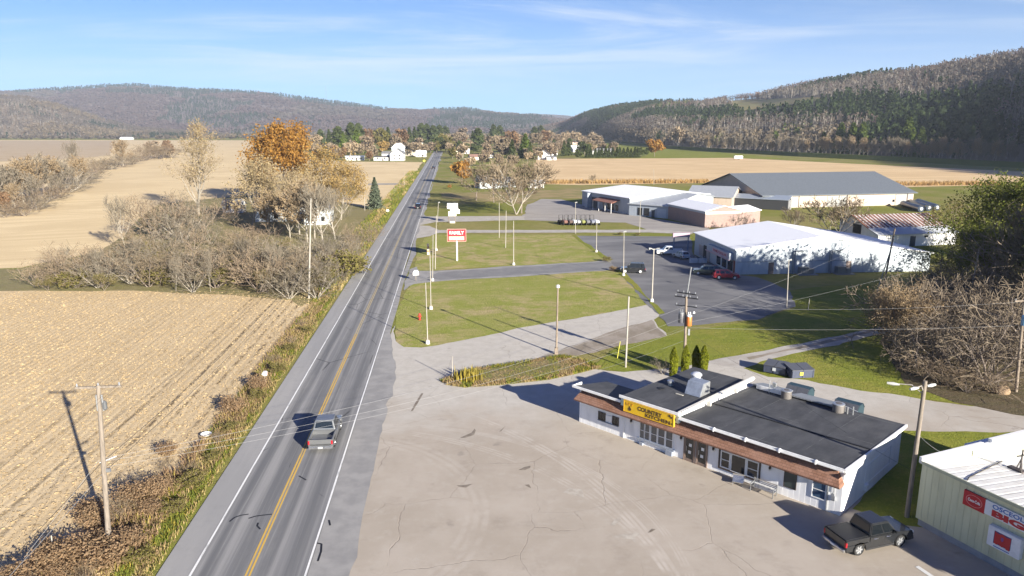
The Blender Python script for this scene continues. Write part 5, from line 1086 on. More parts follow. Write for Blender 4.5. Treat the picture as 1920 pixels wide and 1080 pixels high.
for k in range(5): MB().box(-.3, -.15, -.4-k*1.1, -.2-k*1.1, 0, 3.2).build('post', paint('grey_post', (.4, .4, .4), .7), re_)
rf_ = shed('back_shed', Frame((58.5, 245), (75.5, 237)), 14.5, [(0, 0), (0, 3.9), (10, 6.6), (20, 3.9), (20, 0)], [cream, ltgrey], 'grey gable roofed shed squeezed between the shop row and the machine shed', 'shed', .5)
rust, nb = newmat('rusty_roof_sheets'); P = nb.pos(True); x, y, z = nb.xyz(P)[:3]
fr_ = nb.m('FRACT', nb.m('DIVIDE', nb.m('ADD', x, nb.m('MULTIPLY', y, .02)), 1.05)); st = nb.m('LESS_THAN', nb.m('ABSOLUTE', nb.m('SUBTRACT', fr_, .5)), nb.m('ADD', .16, nb.m('MULTIPLY', nb.m('SUBTRACT', nb.noise(P, .6, 4), .5), .35)))
c = nb.mix(nb.ss(nb.noise(nb.mp(P, (2, .3, 1)), 1, 5), .4, .65), (.15, .075, .055), (.21, .11, .08)); c = nb.mix(st, c, (.48, .47, .47))
lowp = nb.m('LESS_THAN', y, nb.m('ADD', 3.1, nb.m('MULTIPLY', nb.m('SUBTRACT', nb.noise(P, .7, 3), .5), 1.0))); c = nb.mix(lowp, c, (.46, .48, .50))
nb.surf(c, .6, None, .1)
FDn = Frame(G(1645, 464), G(1792, 458))
bn = shed('rusty_roofed_barn', FDn, 20.6, [(0, 0), (0, 2.8), (3.6, 3.9), (9, 6.1), (13.4, 4.9), (13.4, 0)], [ribbed('white_barn_boards', (.80, .79, .77), (.72, .71, .69), .8, 0, .6, 0, duty=.03), rust], 'white barn with rust striped roof sheets behind the white roofed store', 'barn', .4)
MB().box(8.3, 9.7, -.06, 0, 0, 2.3).build('door', paint('dark_bay', (.06, .07, .085), .7), bn); MB().box(12.0, 12.9, -.06, 0, 1.9, 2.3).build('window', glass, bn)
MB().box(-.06, 0, 5.8, 8.6, 2.2, 4.3).build('loft_opening', paint('opening_shade', (.02, .022, .025), .7), bn)  # gable hole is a black panel, its inner shade painted on
# ---- houses
def house(name, loc, rz, L, W, he, hr, wall, roof, label, chim=False, wins=3, storeys=1, cat='house'):
    e = empty(name, loc, rz, label, cat)
    MB().extx([(-W/2, 0), (-W/2, he), (0, hr), (W/2, he), (W/2, 0)], -L/2, L/2).build('wall', wall, e)
    k = .4; s = (hr-he)/(W/2)
    ro = MB().extx([(-W/2-k, he-k*s+.16), (0, hr+.16), (W/2+k, he-k*s+.16), (W/2+k, he-k*s), (0, hr), (-W/2-k, he-k*s)], -L/2-k, L/2+k).build('roof', roof, e)
    if chim: MB().box(L*.2, L*.2+.7, -.35, .35, hr-.8, hr+1.1).build('chimney', brick, ro)
    for st_ in range(storeys):
        for i in range(wins):
            x = -L/2+L*(i+.5)/wins; z = 1.0+st_*2.7
            MB().box(x-.5, x+.5, -W/2-.06, -W/2, z, z+1.3).build('window', glass, e)
        for y in (-W*.2, W*.2): MB().box(-L/2-.06, -L/2, y-.5, y+.5, 1.0+st_*2.7, 2.3+st_*2.7).build('window', glass, e); MB().box(L/2, L/2+.06, y-.5, y+.5, 1.0+st_*2.7, 2.3+st_*2.7).build('window', glass, e)
    MB().box(L*.08, L*.08+1, -W/2-.07, -W/2, 0, 2.1).build('door', DARKT, e)
    return e
hw = noisy('white_house_siding', (.70, .69, .67), (.60, .59, .57), 1, .7); hc = noisy('cream_house_siding', (.66, .60, .48), (.60, .54, .43), 1, .7); hb = noisy('pale_blue_siding', (.55, .60, .63), (.48, .53, .56), 1, .7)
sg_ = noisy('grey_shingles', (.20, .20, .20), (.15, .15, .155), 2, .9); sb_ = noisy('dark_shingles', (.11, .10, .10), (.08, .075, .075), 2, .9); sr_ = noisy('red_brown_shingles', (.26, .15, .12), (.2, .12, .10), 2, .9); sw_ = paint('white_roof_paint', (.75, .75, .75), .5)
def hat(u, v): p = G(u, v); return (p[0], p[1], 0)
house('farmhouse', hat(535, 412), R(8), 15, 9, 4.6, 7.4, hb, sg_, 'grey roofed farmhouse half hidden among the gold leafed trees', True, 4)
house('farmhouse', hat(600, 418), R(98), 9, 7, 4.2, 6.6, hb, sg_, 'white clapboard house glimpsed through the trees near the road', False, 3, 2)
house('outbuilding', hat(440, 398), R(5), 6, 4.5, 2.6, 4.0, hw, sg_, 'small white outbuilding with a dark roof left of the farmhouse', False, 2, 1, 'shed')
house('country_house', hat(915, 352), R(20), 10, 8, 3.2, 5.4, hb, sg_, 'pale blue house behind the bare trees on the leaf strewn lawn', False, 3)
house('country_house', hat(952, 350), R(-10), 8, 6, 2.8, 4.4, hb, sg_, 'low white house right of the pale blue one behind the bare trees', False, 3)
house('garage', hat(1006, 352), R(5), 6, 5, 2.5, 3.4, hw, sw_, 'little white garage at the edge of the orange field', False, 1, 1, 'garage')
fx = [('farm_house', 746, 301.0, 92, 12, 11, 5.6, 9.6, hw, sg_, 'big white gabled farmhouse at the end of the left field', 2, 2, 'house'),
      ('farm_house', 728, 300.5, 0, 9, 8, 5.6, 7.2, hw, sg_, 'white wing joined to the left of the big farmhouse', 2, 1, 'house'),
      ('garage', 716, 301.0, 0, 12, 7, 2.8, 3.6, hw, sb_, 'low white garage with a dark open bay by the farmhouse', 2, 1, 'garage'),
      ('mobile_home', 666, 300.5, 4, 15, 6, 3.0, 3.6, hw, sw_, 'long low white mobile home left of the farm', 4, 1, 'house'),
      ('barn', 748, 291, 75, 12, 10, 7.5, 11.5, hb, sw_, 'tall pale barn with a curved light roof behind the farmhouse', 2, 1, 'barn'),
      ('village_house', 775, 292.5, 60, 13, 9, 4.5, 8.0, hc, sw_, 'cream gabled house right of the farmhouse', 2, 1, 'house'),
      ('village_house', 790, 294, 0, 9, 7, 3.4, 5.6, hw, sw_, 'small pale house close to the left of the road', 2, 1, 'house'),
      ('village_house', 855, 288, 30, 12, 9, 3.2, 6.0, hc, sr_, 'brown roofed bungalow across the road from the village', 3, 1, 'house'),
      ('village_house', 873, 288, 0, 8, 7, 3.0, 5.0, hw, sw_, 'little white roofed shed behind the brown roofed bungalow', 1, 1, 'shed'),
      ('village_house', 915, 296, 10, 10, 7, 3.0, 4.4, hw, sr_, 'white walled house under the grey bare tree', 2, 1, 'house'),
      ('village_house', 893, 300, 20, 12, 7, 2.8, 4.6, hc, sr_, 'pale pink roofed house among the bare trees', 2, 1, 'house'),
      ('village_house', 1020, 299, 80, 10, 9, 4.4, 7.8, hw, sb_, 'white gable fronted house at the corner of the orange field', 2, 1, 'house'),
      ('garage', 1034, 300, 0, 8, 5, 2.4, 3.2, hw, sg_, 'white lean garage beside the gable fronted house', 1, 1, 'garage'),
      ('village_house', 1032, 291, 60, 13, 9, 4.2, 7.4, hw, sg_, 'grey roofed house behind the gable fronted house', 2, 1, 'house'),
      ('village_house', 1078, 285, 30, 11, 9, 3.6, 7.0, hw, sw_, 'white house with a pale roof beyond the dark conifers', 2, 1, 'house'),
      ('village_house', 1129, 289, 2, 21, 10, 3.2, 5.6, hw, sg_, 'long white ranch house above the pine row', 4, 1, 'house'),
      ('village_house', 1112, 284, 70, 9, 8, 3.4, 6.2, hw, sg_, 'small white gabled house left of the ranch house', 2, 1, 'house'),
      ('village_house', 1085, 271, 0, 30, 12, 4.0, 6.0, noisy('pinkish_siding', (.6, .47, .4), (.52, .4, .34), 1, .7), sr_, 'long pinkish building far behind the village', 4, 1, 'house'),
      ('village_house', 1045, 273, 10, 20, 12, 4.0, 7.0, hw, sr_, 'white house far off under the bare trees', 3, 1, 'house'),
      ('village_house', 783, 274, 20, 14, 10, 5, 9, hc, sg_, 'cream gable peeping out of the brown trees', 2, 1, 'house'),
      ('village_house', 238, 262, 0, 26, 12, 4, 6, hw, sw_, 'white farm building far across the left fields', 3, 1, 'barn'),
      ('village_house', 408, 248, 0, 40, 16, 5, 8, hw, sw_, 'pale long building at the foot of the far ridge', 3, 1, 'barn')]
for nm, u, v, rz, L, W, he, hr, wm, rm, lab, wn, stn, ct in fx: house(nm, hat(u, v), R(rz), L, W, he, hr, wm, rm, lab, False, wn, stn, ct)
# ------------------------------------------------------------------ vehicles (x forward, z up)
rubber = paint('tyre_rubber', (.018, .018, .018), .8); alloy = paint('alloy_rim', (.50, .51, .52), .3, .6); chrome = paint('chrome', (.62, .63, .64), .15, .9)
lampred = paint('tail_lamp_red', (.36, .012, .02), .25); lampclear = paint('head_lamp_clear', (.75, .76, .76), .12); darkpl = paint('black_plastic', (.02, .02, .022), .5); cglass = glassmat('car_glass', (.008, .010, .012), .03)
def lerp(a, b, t): return tuple(a[i]+(b[i]-a[i])*t for i in range(3))
def quad_in(q, s0, s1, t0, t1, off):
    """sub-rectangle of a four sided face, pushed out along its normal"""
    P = lambda s, t: Vector(lerp(lerp(q[0], q[1], s), lerp(q[3], q[2], s), t))
    n = (Vector(q[1])-Vector(q[0])).cross(Vector(q[3])-Vector(q[0])).normalized()*off
    return [tuple(P(*c)+n) for c in ((s0, t0), (s1, t0), (s1, t1), (s0, t1))]
def car(name, loc, heading, color, label, kind='suv', L=4.6, W=1.85, H=1.68, cat='car', rim=alloy, wr=.36, group=None, detail=True):
    e = empty(name, (loc[0], loc[1], .035 if len(loc) < 3 else loc[2]), heading, label, cat, group)
    hl = L/2; ax = (-L*.30, L*.31); zb = .34 if kind != 'sedan' else .27; belt = {'pickup': 1.12, 'suv': 1.02, 'sedan': .90, 'hatch': .92}[kind]; hood = belt-.04
    cab = {'pickup': (-.15*L, .25*L, -.11*L, .13*L), 'suv': (-.49*L, .24*L, -.43*L, .09*L), 'sedan': (-.36*L, .26*L, -.20*L, .08*L), 'hatch': (-.46*L, .27*L, -.34*L, .08*L)}[kind]
    def arch(cx, r): return [(cx+r*math.cos(t), wr+r*math.sin(t)) for t in [math.pi*k/8 for k in range(8, -1, -1)]]
    r = wr+.07; pr = [(-hl, zb+.16), (-hl+.06, zb)]
    pr += [(ax[0]-r, zb)]+[p for p in arch(ax[0], r) if p[1] > zb]+[(ax[0]+r, zb), (ax[1]-r, zb)]+[p for p in arch(ax[1], r) if p[1] > zb]+[(ax[1]+r, zb), (hl-.10, zb), (hl, zb+.2), (hl-.01, hood-.22), (hl-.12, hood-.08)]
    hx = cab[1]
    if kind == 'pickup': pr += [(hx, belt), (cab[0]-.05, belt), (cab[0]-.05, .82), (-hl, .82)]
    elif kind == 'sedan': pr += [(hx, belt), (cab[0], belt), (-hl+.08, belt-.02), (-hl, belt-.2)]
    else: pr += [(hx, belt), (-hl+.02, belt), (-hl, belt-.1)]
    bm = MB().extr(pr, -W/2, W/2)
    body = bm.build('body', color, e, bevel=.045, smooth=True)
    # cabin
    y0, y1 = W/2-.05, W/2-.24; x0, x1, x2, x3 = cab[0], cab[1], cab[2], cab[3]; zt = H
    lo = [(x0, -y0, belt-.01), (x1, -y0, belt-.01), (x1, y0, belt-.01), (x0, y0, belt-.01)]; up = [(x2, -y1, zt), (x3, -y1, zt), (x3, y1, zt), (x2, y1, zt)]
    cb = MB().add(lo+up, [(0, 3, 2, 1), (4, 5, 6, 7), (0, 1, 5, 4), (1, 2, 6, 5), (2, 3, 7, 6), (3, 0, 4, 7)])
    cb.build('cab', color, e, bevel=.05, smooth=True)
    rt = [lo[0], lo[1], up[1], up[0]]; lf = [lo[2], lo[3], up[3], up[2]]; ft = [lo[1], lo[2], up[2], up[1]]; bk = [lo[3], lo[0], up[0], up[3]]
    MB().poly(quad_in(ft, .07, .93, .10, .90, .012)).build('windscreen', cglass, e)
    MB().poly(quad_in(bk, .08, .92, .22, .88, .012)).build('rear_window', cglass, e)
    nw = 2 if kind in ('pickup', 'sedan') else 3
    for q, rev in ((rt, False), (lf, True)):
        cuts = [.06, .50, .54, .92] if nw == 2 else [.05, .27, .31, .60, .64, .93]
        for k in range(0, len(cuts), 2):
            s0, s1 = cuts[k], cuts[k+1]
            if rev: s0, s1 = 1-s1, 1-s0
            MB().poly(quad_in(q, s0, s1, .12, .86, .012)).build('side_window', cglass, e)
    if kind == 'pickup':
        xr = cab[0]-.05
        for s in (-1, 1): MB().box(-hl, xr, min(s*W/2, s*(W/2-.09)), max(s*W/2, s*(W/2-.09)), .825, 1.17).build('bed_side', color, e, bevel=.025)
        MB().box(-hl, -hl+.07, -W/2+.095, W/2-.095, .60, 1.15).build('tailgate', color, e, bevel=.02)
        MB().box(xr-.05, xr-.003, -W/2+.09, W/2-.09, .825, 1.17).build('bed_front', color, e)
    for s in (-1, 1):
        for x in ax:
            t = MB(); n = 22; yo = s*(W/2-.235)
            prof = [(wr-.13, 0), (wr-.03, 0), (wr, .05), (wr, .19), (wr-.03, .24), (wr-.13, .24)]
            vs = [(x+rr*math.cos(2*math.pi*k/n), yo+s*d_, wr+rr*math.sin(2*math.pi*k/n)) for rr, d_ in prof for k in range(n)]
            fs = [(i*n+k, i*n+(k+1) % n, (i+1)*n+(k+1) % n, (i+1)*n+k) for i in range(len(prof)-1) for k in range(n)]
            wo = t.add(vs, fs).build('wheel', rubber, e, smooth=True)
            rm_ = MB()
            for k in range(6):
                a = 2*math.pi*k/6; c_, s_ = math.cos(a), math.sin(a); R_ = wr-.12
                rm_.prism([(x+c_*.05-s_*.05, yo+s*.19, wr+s_*.05+c_*.05), (x+c_*R_-s_*.04, yo+s*.20, wr+s_*R_+c_*.04), (x+c_*R_+s_*.04, yo+s*.20, wr+s_*R_-c_*.04), (x+c_*.05+s_*.05, yo+s*.19, wr+s_*.05-c_*.05)], (0, s*.025, 0))
            vs = [(x+rr*math.cos(2*math.pi*k/n), yo+s*d_, wr+rr*math.sin(2*math.pi*k/n)) for rr, d_ in ((wr-.09, .20), (wr-.13, .215), (wr-.15, .15), (.02, .14)) for k in range(n)]
            rm_.add(vs, [(i*n+k, i*n+(k+1) % n, (i+1)*n+(k+1) % n, (i+1)*n+k) for i in range(3) for k in range(n)]); rm_.build('rim', rim, wo, smooth=False)
        yy0, yy1 = sorted((s*(W/2-.30), s*(W/2-.02)))
        MB().box(hl-.09, hl+.012, yy0, yy1, hood-.30, hood-.12).build('headlight', lampclear, e, bevel=.02)
        ty0, ty1 = sorted((s*(W/2-.15), s*(W/2+.008)))
        MB().box(-hl-.012, -hl+.10, ty0, ty1, belt-.34 if kind != 'pickup' else .72, belt-.06).build('tail_light', lampred, e, bevel=.02)
        my0, my1 = sorted((s*(W/2-.01), s*(W/2+.22)))
        MB().box(x1-.32, x1-.18, my0, my1, belt+.02, belt+.20).build('wing_mirror', color, e, bevel=.03)
        for dx in (.08, -.9): MB().tube([(x1-.75+dx-.2, s*(W/2+.004), belt-.16), (x1-.75+dx, s*(W/2+.03), belt-.16), (x1-.6+dx, s*(W/2+.004), belt-.16)], .016, 5).build('door_handle', chrome if detail else color, e)
        dl = MB()
        for dx in (x1-.12, (x0+x1)/2+.05, max(x0, ax[0]+r)+.02): dl.box(dx-.006, dx+.006, *sorted((s*(W/2-.01), s*(W/2+.002))), zb+.12, belt-.03)
        dl.build('door_gap', darkpl, e)
        MB().box(ax[0]+r+.05, ax[1]-r-.05, *sorted((s*(W/2-.06), s*(W/2+.02))), zb-.06, zb+.06).build('running_board', darkpl, e)
    MB().box(-hl-.14, -hl+.05, -W/2+.05, W/2-.05, zb+.04, zb+.24).build('rear_bumper', chrome if kind == 'pickup' else color, e, bevel=.03)
    MB().box(hl-.04, hl+.10, -W/2+.05, W/2-.05, zb, zb+.24).build('front_bumper', darkpl, e, bevel=.03)
    MB().box(hl-.03, hl+.02, -W/2+.36, W/2-.36, zb+.28, hood-.14).build('grille', darkpl, e)
    MB().box(-hl-.155, -hl-.135, -.17, .17, zb+.10, zb+.22).build('licence_plate', WHITE, e)
    if kind == 'suv' or kind == 'hatch':
        for s in (-1, 1): MB().tube([(x2+.1, s*(y1-.06), zt+.05), (x3-.1, s*(y1-.06), zt+.05)], .02, 6).build('roof_rail', darkpl, e)
    return e
def hd(p, q): return math.atan2(q[1]-p[1], q[0]-p[0])
silver = paint('silver_car_paint', (.17, .175, .18), .28, .4, .6, .06); black = paint('black_car_paint', (.022, .023, .025), .18, .3, .8, .1); grey_c = paint('grey_car_paint', (.030, .032, .035), .25, .4, .7, .1)
def dims(c, h): return c
p0 = G(600, 851); car('pickup_truck', (p0[0]-.20, p0[1]+2.95), math.pi/2+RA, silver, 'silver pickup truck driving away on the right lane', 'pickup', 5.7, 1.98, 1.92, 'pickup truck', wr=.40)
q0, q1 = Vector(G(1556, 1020)), Vector(G(1676, 990)); hdg = hd(G(1608, 1047), G(1676, 1035)); 
cpos = Vector(G(1618, 1022)); car('pickup_truck', (cpos.x+.35, cpos.y+.15), R(18), grey_c, 'black pickup truck with closed bed parked between the diner and the metal store', 'pickup', 5.3, 1.95, 1.85, 'pickup truck', wr=.40)
MB_ = MB().box(-2.60, -.90, -.88, .88, 1.13, 1.19)
tonn = MB_.build('bed_cover', paint('bed_cover_vinyl', (.018, .019, .02), .5), bpy.data.objects['pickup_truck.001'] if 'pickup_truck.001' in bpy.data.objects else None, bevel=.02)
def cat_(u, v, **k): return G(u, v)
p = G(1188, 513); car('parked_car', (p[0], p[1]+.9), R(172), grey_c, 'dark grey off roader parked alone by a lamp post on the tarmac lot', 'suv', 4.5, 1.85, 1.82, 'car', rim=WHITE, wr=.38)
p = G(1366, 525); car('parked_car', (p[0]-.2, p[1]+1.0), R(-6), paint('red_car_paint', (.42, .03, .045), .28, .2, .7, .1), 'red estate car parked at the corner of the white roofed store', 'suv', 4.4, 1.8, 1.6, 'car', rim=WHITE)
p = G(1328, 517); car('parked_car', (p[0]-.1, p[1]+1.1), R(168), paint('dark_green_car_paint', (.06, .08, .075), .25, .3, .7, .1), 'dark green minivan parked beside the red estate car', 'suv', 4.7, 1.85, 1.7, 'car', rim=WHITE)
p = G(1258, 479); car('parked_pickup', (p[0]-.2, p[1]+.9), R(176), paint('white_car_paint', (.62, .64, .66), .3, 0, .6, .05), 'white pickup in the shade before the white roofed store', 'pickup', 5.4, 1.9, 1.8, 'pickup truck')
p = G(1279, 486); car('parked_car', (p[0], p[1]+1.0), R(110), paint('pale_blue_car_paint', (.42, .48, .54), .3, .2, .6, .05), 'pale blue car in the shade behind the white pickup', 'hatch', 4.2, 1.75, 1.55, 'car')
car('distant_car', rw(1.75, rc(G(786, 391))[1]), math.pi/2+RA, black, 'dark car driving away in the middle distance of the road', 'suv', 4.8, 1.9, 1.8, 'car', detail=False)
car('distant_car', rw(1.75, rc(G(814, 316.5))[1]), math.pi/2+RA, black, 'tiny dark car farthest along the road', 'suv', 4.8, 1.9, 1.8, 'car', detail=False)
# trailer far in the field
p = G(1384, 299); tr = empty('travel_trailer', (p[0], p[1], 0), R(5), 'white travel trailer parked at the far edge of the orange field', 'trailer')
MB().box(-3.6, 3.6, -1.2, 1.2, .6, 3.1).build('body', WHITE, tr, bevel=.15); [MB().cyl((x, -1.25, .4), .4, .3, 14, 'y').build('wheel', rubber, tr) for x in (-.5, .5)]
MB().box(-2.5, -1.2, -1.24, -1.2, 1.6, 2.3).build('window', glass, tr); MB().box(.4, 1.7, -1.24, -1.2, 1.6, 2.3).build('window', glass, tr); MB().tube([(3.6, 0, .6), (5, 0, .5)], .06, 6).build('tow_bar', METAL, tr)
# garden tractors in a row
def tractor(u, v, col, cn, rz):
    p = G(u, v); e = empty('parked_machine', (p[0], p[1], 0), rz, '%s small machine parked in the row of equipment by the upper lot' % cn, 'machine', 'equipment row')
    MB().extr([(-.2, .45), (1.1, .45), (1.15, .75), (1.0, 1.0), (.1, 1.1), (-.2, .7)], -.35, .35).build('hood', col, e, bevel=.05)
    MB().box(-1.1, -.2, -.42, .42, .45, .7).build('body', col, e, bevel=.04); MB().extr([(-.95, .7), (-.45, .7), (-.42, .82), (-.85, .85), (-.95, 1.25), (-1.05, 1.25)], -.28, .28).build('seat', darkpl, e)
    for s in (-1, 1):
        MB().cyl((-.7, s*.42-(.16 if s < 0 else -.0), .48), .48, .2, 16, 'y').build('wheel', rubber, e); MB().cyl((.8, s*.40-(.12 if s < 0 else 0), .3), .3, .14, 14, 'y').build('wheel', rubber, e)
    MB().tube([(.0, 0, 1.0), (-.25, 0, 1.25)], .03, 6).build('steering_column', darkpl, e); MB().tube([(-1.0, -.4, .7), (-1.0, -.4, 1.9), (-1.0, .4, 1.9), (-1.0, .4, .7)], .04, 6).build('roll_bar', darkpl, e)
    e.scale = (1.5, 1.5, 1.35)
for u, cn, cc in ((1056, 'rust red', (.17, .09, .07)), (1066, 'dark brown', (.10, .07, .06)), (1074, 'light grey', (.5, .5, .5)), (1081, 'plain grey', (.3, .3, .31)), (1089, 'yellow green', (.20, .21, .07)), (1098, 'dark grey', (.13, .13, .14)), (1107, 'bluish', (.16, .17, .21)), (1115, 'white', (.62, .63, .66))):
    tractor(u, 421.5, paint(cn.replace(' ', '_')+'_tractor_paint', cc, .4), cn, R(-65))
# long black tubes by the machine shed
for k, (u0, v0, u1, v1, lab) in enumerate([(1692, 387, 1727, 398, 'nearest'), (1706, 384, 1742, 396, 'middle'), (1720, 383, 1757, 395, 'farthest')]):
    a_, b_ = G(u0, v0), G(u1, v1); e = empty('silage_tube', (a_[0], a_[1], 0), hd(a_, b_), '%s of three long black silage tubes with a white end beside the machine shed' % lab, 'silage tube', 'silage tubes')
    Lx = math.dist(a_, b_); MB().tube([(0, 0, .8), (.4, 0, 1.0), (Lx-.3, 0, 1.0)], [.6, 1.0, 1.0], 14).build('bag', paint('black_sheeting', (.035, .05, .075), .35), e, smooth=True); MB().lathe((0, 0, 0), [(.55, 0), (.4, .2), (.1, .25)], 14).build('end_cap', paint('white_sheeting', (.7, .72, .74), .5), e); c_ = e.children[-1]; c_.rotation_euler = (0, R(90), 0); c_.location = (Lx-.3, 0, 1.0)
# skips
navy = paint('navy_skip_paint', (.045, .055, .09), .5); teal = paint('teal_skip_paint', (.018, .045, .06), .45); lidm = paint('grey_skip_lid', (.085, .09, .105), .5)
def skip(name, loc, rz, L, Wd, h0, h1, col, label, sticker=None):
    e = empty(name, loc, rz, label, 'dumpster')
    MB().extx([(-Wd/2, .12), (Wd/2, .12), (Wd/2, h0), (-Wd/2, h1)], -L/2, L/2).build('body', col, e, bevel=.02)
    n = (h1-h0)/Wd
    for k, (a, b_) in enumerate(((-L/2, -.03), (.03, L/2))): MB().extx([(Wd/2+.08, h0+.02-.08*n), (-Wd/2, h1+.02), (-Wd/2, h1+.08), (Wd/2+.08, h0+.08-.08*n)], a, b_).build('lid', lidm, e)
    for s in (-1, 1): MB().box(*sorted((s*L/2, s*(L/2+.14))), -Wd*.25, Wd*.25, .55, .75).build('fork_sleeve', col, e)
    for x in (-L/2+.1, 0, L/2-.1): MB().box(x-.05, x+.05, Wd/2, Wd/2+.05, .15, h0-.05).build('rib', col, e)
    if sticker: MB().box(-.18+sticker[1], .18+sticker[1], Wd/2+.052, Wd/2+.06, .42, .78).build('sticker', sticker[0], e)
    return e
skip('dumpster', G(1497, 706)[:2]+(.03,), R(187), 2.5, 1.8, .95, 1.15, navy, 'navy dumpster with grey lids and a yellow sticker at the lawn edge', (paint('yellow_sticker', (.7, .6, .05), .5), .2))
skip('dumpster', G(1455, 699)[:2]+(.03,), R(145), 2.3, 1.7, .9, 1.1, navy, 'navy dumpster with white lettering panel left of the yellow stickered one', (paint('pale_panel', (.5, .53, .55), .5), 0))
def bin_(loc, rz, label):
    e = empty('dumpster', loc, rz, label, 'dumpster')
    MB().extx([(-.9, .1), (.9, .1), (.95, 1.0), (.3, 1.75), (-.5, 1.75), (-.95, 1.2)], -1.1, 1.1).build('body', teal, e, bevel=.02)
    MB().extx([(.99, 1.0), (.34, 1.77), (.34, 1.81), (1.03, 1.03)], -1.08, -.02).build('lid', lidm, e); MB().extx([(.99, 1.0), (.34, 1.77), (.34, 1.81), (1.03, 1.03)], .02, 1.08).build('lid', lidm, e)
    MB().extx([(-.99, 1.2), (-.5, 1.77), (.34, 1.77), (.34, 1.80), (-.52, 1.80), (-1.02, 1.22)], -1.12, 1.12).build('hood', teal, e)
    for s in (-1, 1): MB().box(*sorted((s*1.1, s*1.24)), -.3, .3, .6, .8).build('fork_sleeve', teal, e)
    e.scale = (1, 1, .85)
    return e
bin_(G(1497, 752)[:2]+(.035,), F.ang, 'teal hooded dumpster behind the diner, left of the other'); bin_(G(1588, 783)[:2]+(.035,), F.ang, 'teal hooded dumpster behind the diner beside the roof pipes')
# bench before the diner
e = empty('garden_bench', F.w(5.2, .75, .03), F.ang, 'white slatted metal bench against the diner front wall', 'bench')
for y in (-.2, -.05, .1, .25): MB().box(-.9, .9, y, y+.1, .42, .46).build('seat_slat', chrome, e)
for z in (.56, .68, .8): MB().box(-.9, .9, -.28, -.24, z, z+.07).build('back_slat', chrome, e)
for x in (-.88, .84): MB().box(x, x+.05, -.28, .35, .38, .42).box(x, x+.05, .28, .34, 0, .62).box(x, x+.05, -.29, -.23, 0, .9).box(x, x+.05, -.28, .34, .6, .64).build('leg', METAL, e)
e = empty('garden_chair', F.w(7.2, .8, .03), F.ang+.4, 'folded metal chair lying by the diner front window', 'chair')
MB().box(-.4, .4, -.3, .3, .25, .3).build('seat', chrome, e); MB().box(-.4, .4, -.34, -.3, .3, .7).build('backrest', chrome, e); [MB().tube([(x, y, 0), (x*.9, y*.9, .26)], .02, 6).build('leg', METAL, e) for x in (-.36, .36) for y in (-.27, .27)]
# parking stripe in front of the store
patch('parking_stripe', None, wornpaint('stall_paint', (.62, .62, .60), (.34, .31, .28)), .045, label='white parking stall line beside the metal store', world=[G(1716, 1064), G(1722, 1062), G(1765, 1090), G(1757, 1092)])
for k, px_ in enumerate([[(1055, 924), (1068, 916), (1092, 918), (1096, 936), (1085, 932)], [(1145, 985), (1152, 976), (1165, 970), (1163, 978), (1150, 988)], [(1148, 1008), (1170, 1002), (1198, 1000), (1202, 1005), (1190, 1007), (1193, 1020), (1184, 1012)]]):
    patch('pavement_patch', px_, noisy('pale_repair', (.46, .42, .36), (.36, .32, .27), 1.5, .9), .035+.001*k, label='pale worn patch in the parking lot surface')
for k, px_ in enumerate([[(862, 822), (872, 817), (884, 812), (890, 804), (892, 808), (889, 816), (874, 821)], [(770, 772), (778, 757), (790, 738), (794, 738), (783, 757), (774, 771)], [(972, 882), (984, 876), (995, 874), (994, 878), (984, 882)], [(1214, 1000), (1222, 992), (1230, 993), (1220, 999)], [(856, 911), (872, 910), (886, 908), (874, 915), (862, 914)], [(984, 910), (992, 909), (996, 916), (990, 914)], [(936, 810), (948, 799), (940, 809)]]):
    patch('pothole', px_, noisy('dark_crack_fill', (.15, .125, .10), (.24, .205, .165), 2, .9), .034+.0006*k, label='dark cracked pothole in the parking lot surface')
for k, pl_ in enumerate([[(430, 978), (440, 970), (452, 966), (466, 964)], [(466, 972), (478, 968), (492, 966), (510, 964)], [(484, 980), (482, 986), (488, 992)], [(594, 1018), (603, 1020), (602, 1034), (596, 1052)], [(617, 975), (619, 985)], [(560, 892), (574, 900)]]):
    mb = MB()
    for a_, b_ in zip(pl_[:-1], pl_[1:]):
        p_, q_ = Vector(G(*a_, .066)), Vector(G(*b_, .066)); n_ = (q_-p_).cross(Vector((0, 0, 1))).normalized()*.06; mb.poly([p_-n_, p_+n_, q_+n_, q_-n_])
    mb.build('sealed_crack', paint('tar_black', (.012, .012, .013), .6), kind='structure', label='black tar sealed crack in the road')

# ------------------------------------------------------------------ poles, lamps, wires
wood = noisy('weathered_pole_wood', (.235, .20, .165), (.16, .135, .11), 2, .9, .3, 8, True, (4, 4, .5)); woodd = noisy('dark_pole_wood', (.27, .22, .17), (.17, .135, .105), 2, .9, .3, 8, True, (4, 4, .5)); palep = noisy('pale_pole', (.36, .335, .295), (.27, .25, .215), 2, .7, 0, 8, True, (4, 4, .5)); ceram = paint('grey_insulator', (.25, .26, .28), .3); conc = noisy('white_base_block', (.62, .61, .57), (.5, .48, .44), 2, .8)
def pole(name, base, top, r0, r1, mat, label, cat, group=None, block=0.0):
    b_ = Vector(G(*base)); t = Vector(V(top[0], top[1], b_.y)); e = empty(name, b_, 0, label, cat, group)
    MB().tube([(0, 0, -.2), tuple((t-b_)*.5), tuple(t-b_)], [r0, (r0+r1)/2, r1], 10).build('pole', mat, e, smooth=True)
    if block: MB().lathe((0, 0, 0), [(block, 0), (block*.8, .4), (block*.65, .5)], 10).build('base_block', conc, e)
    return e, b_, t-b_
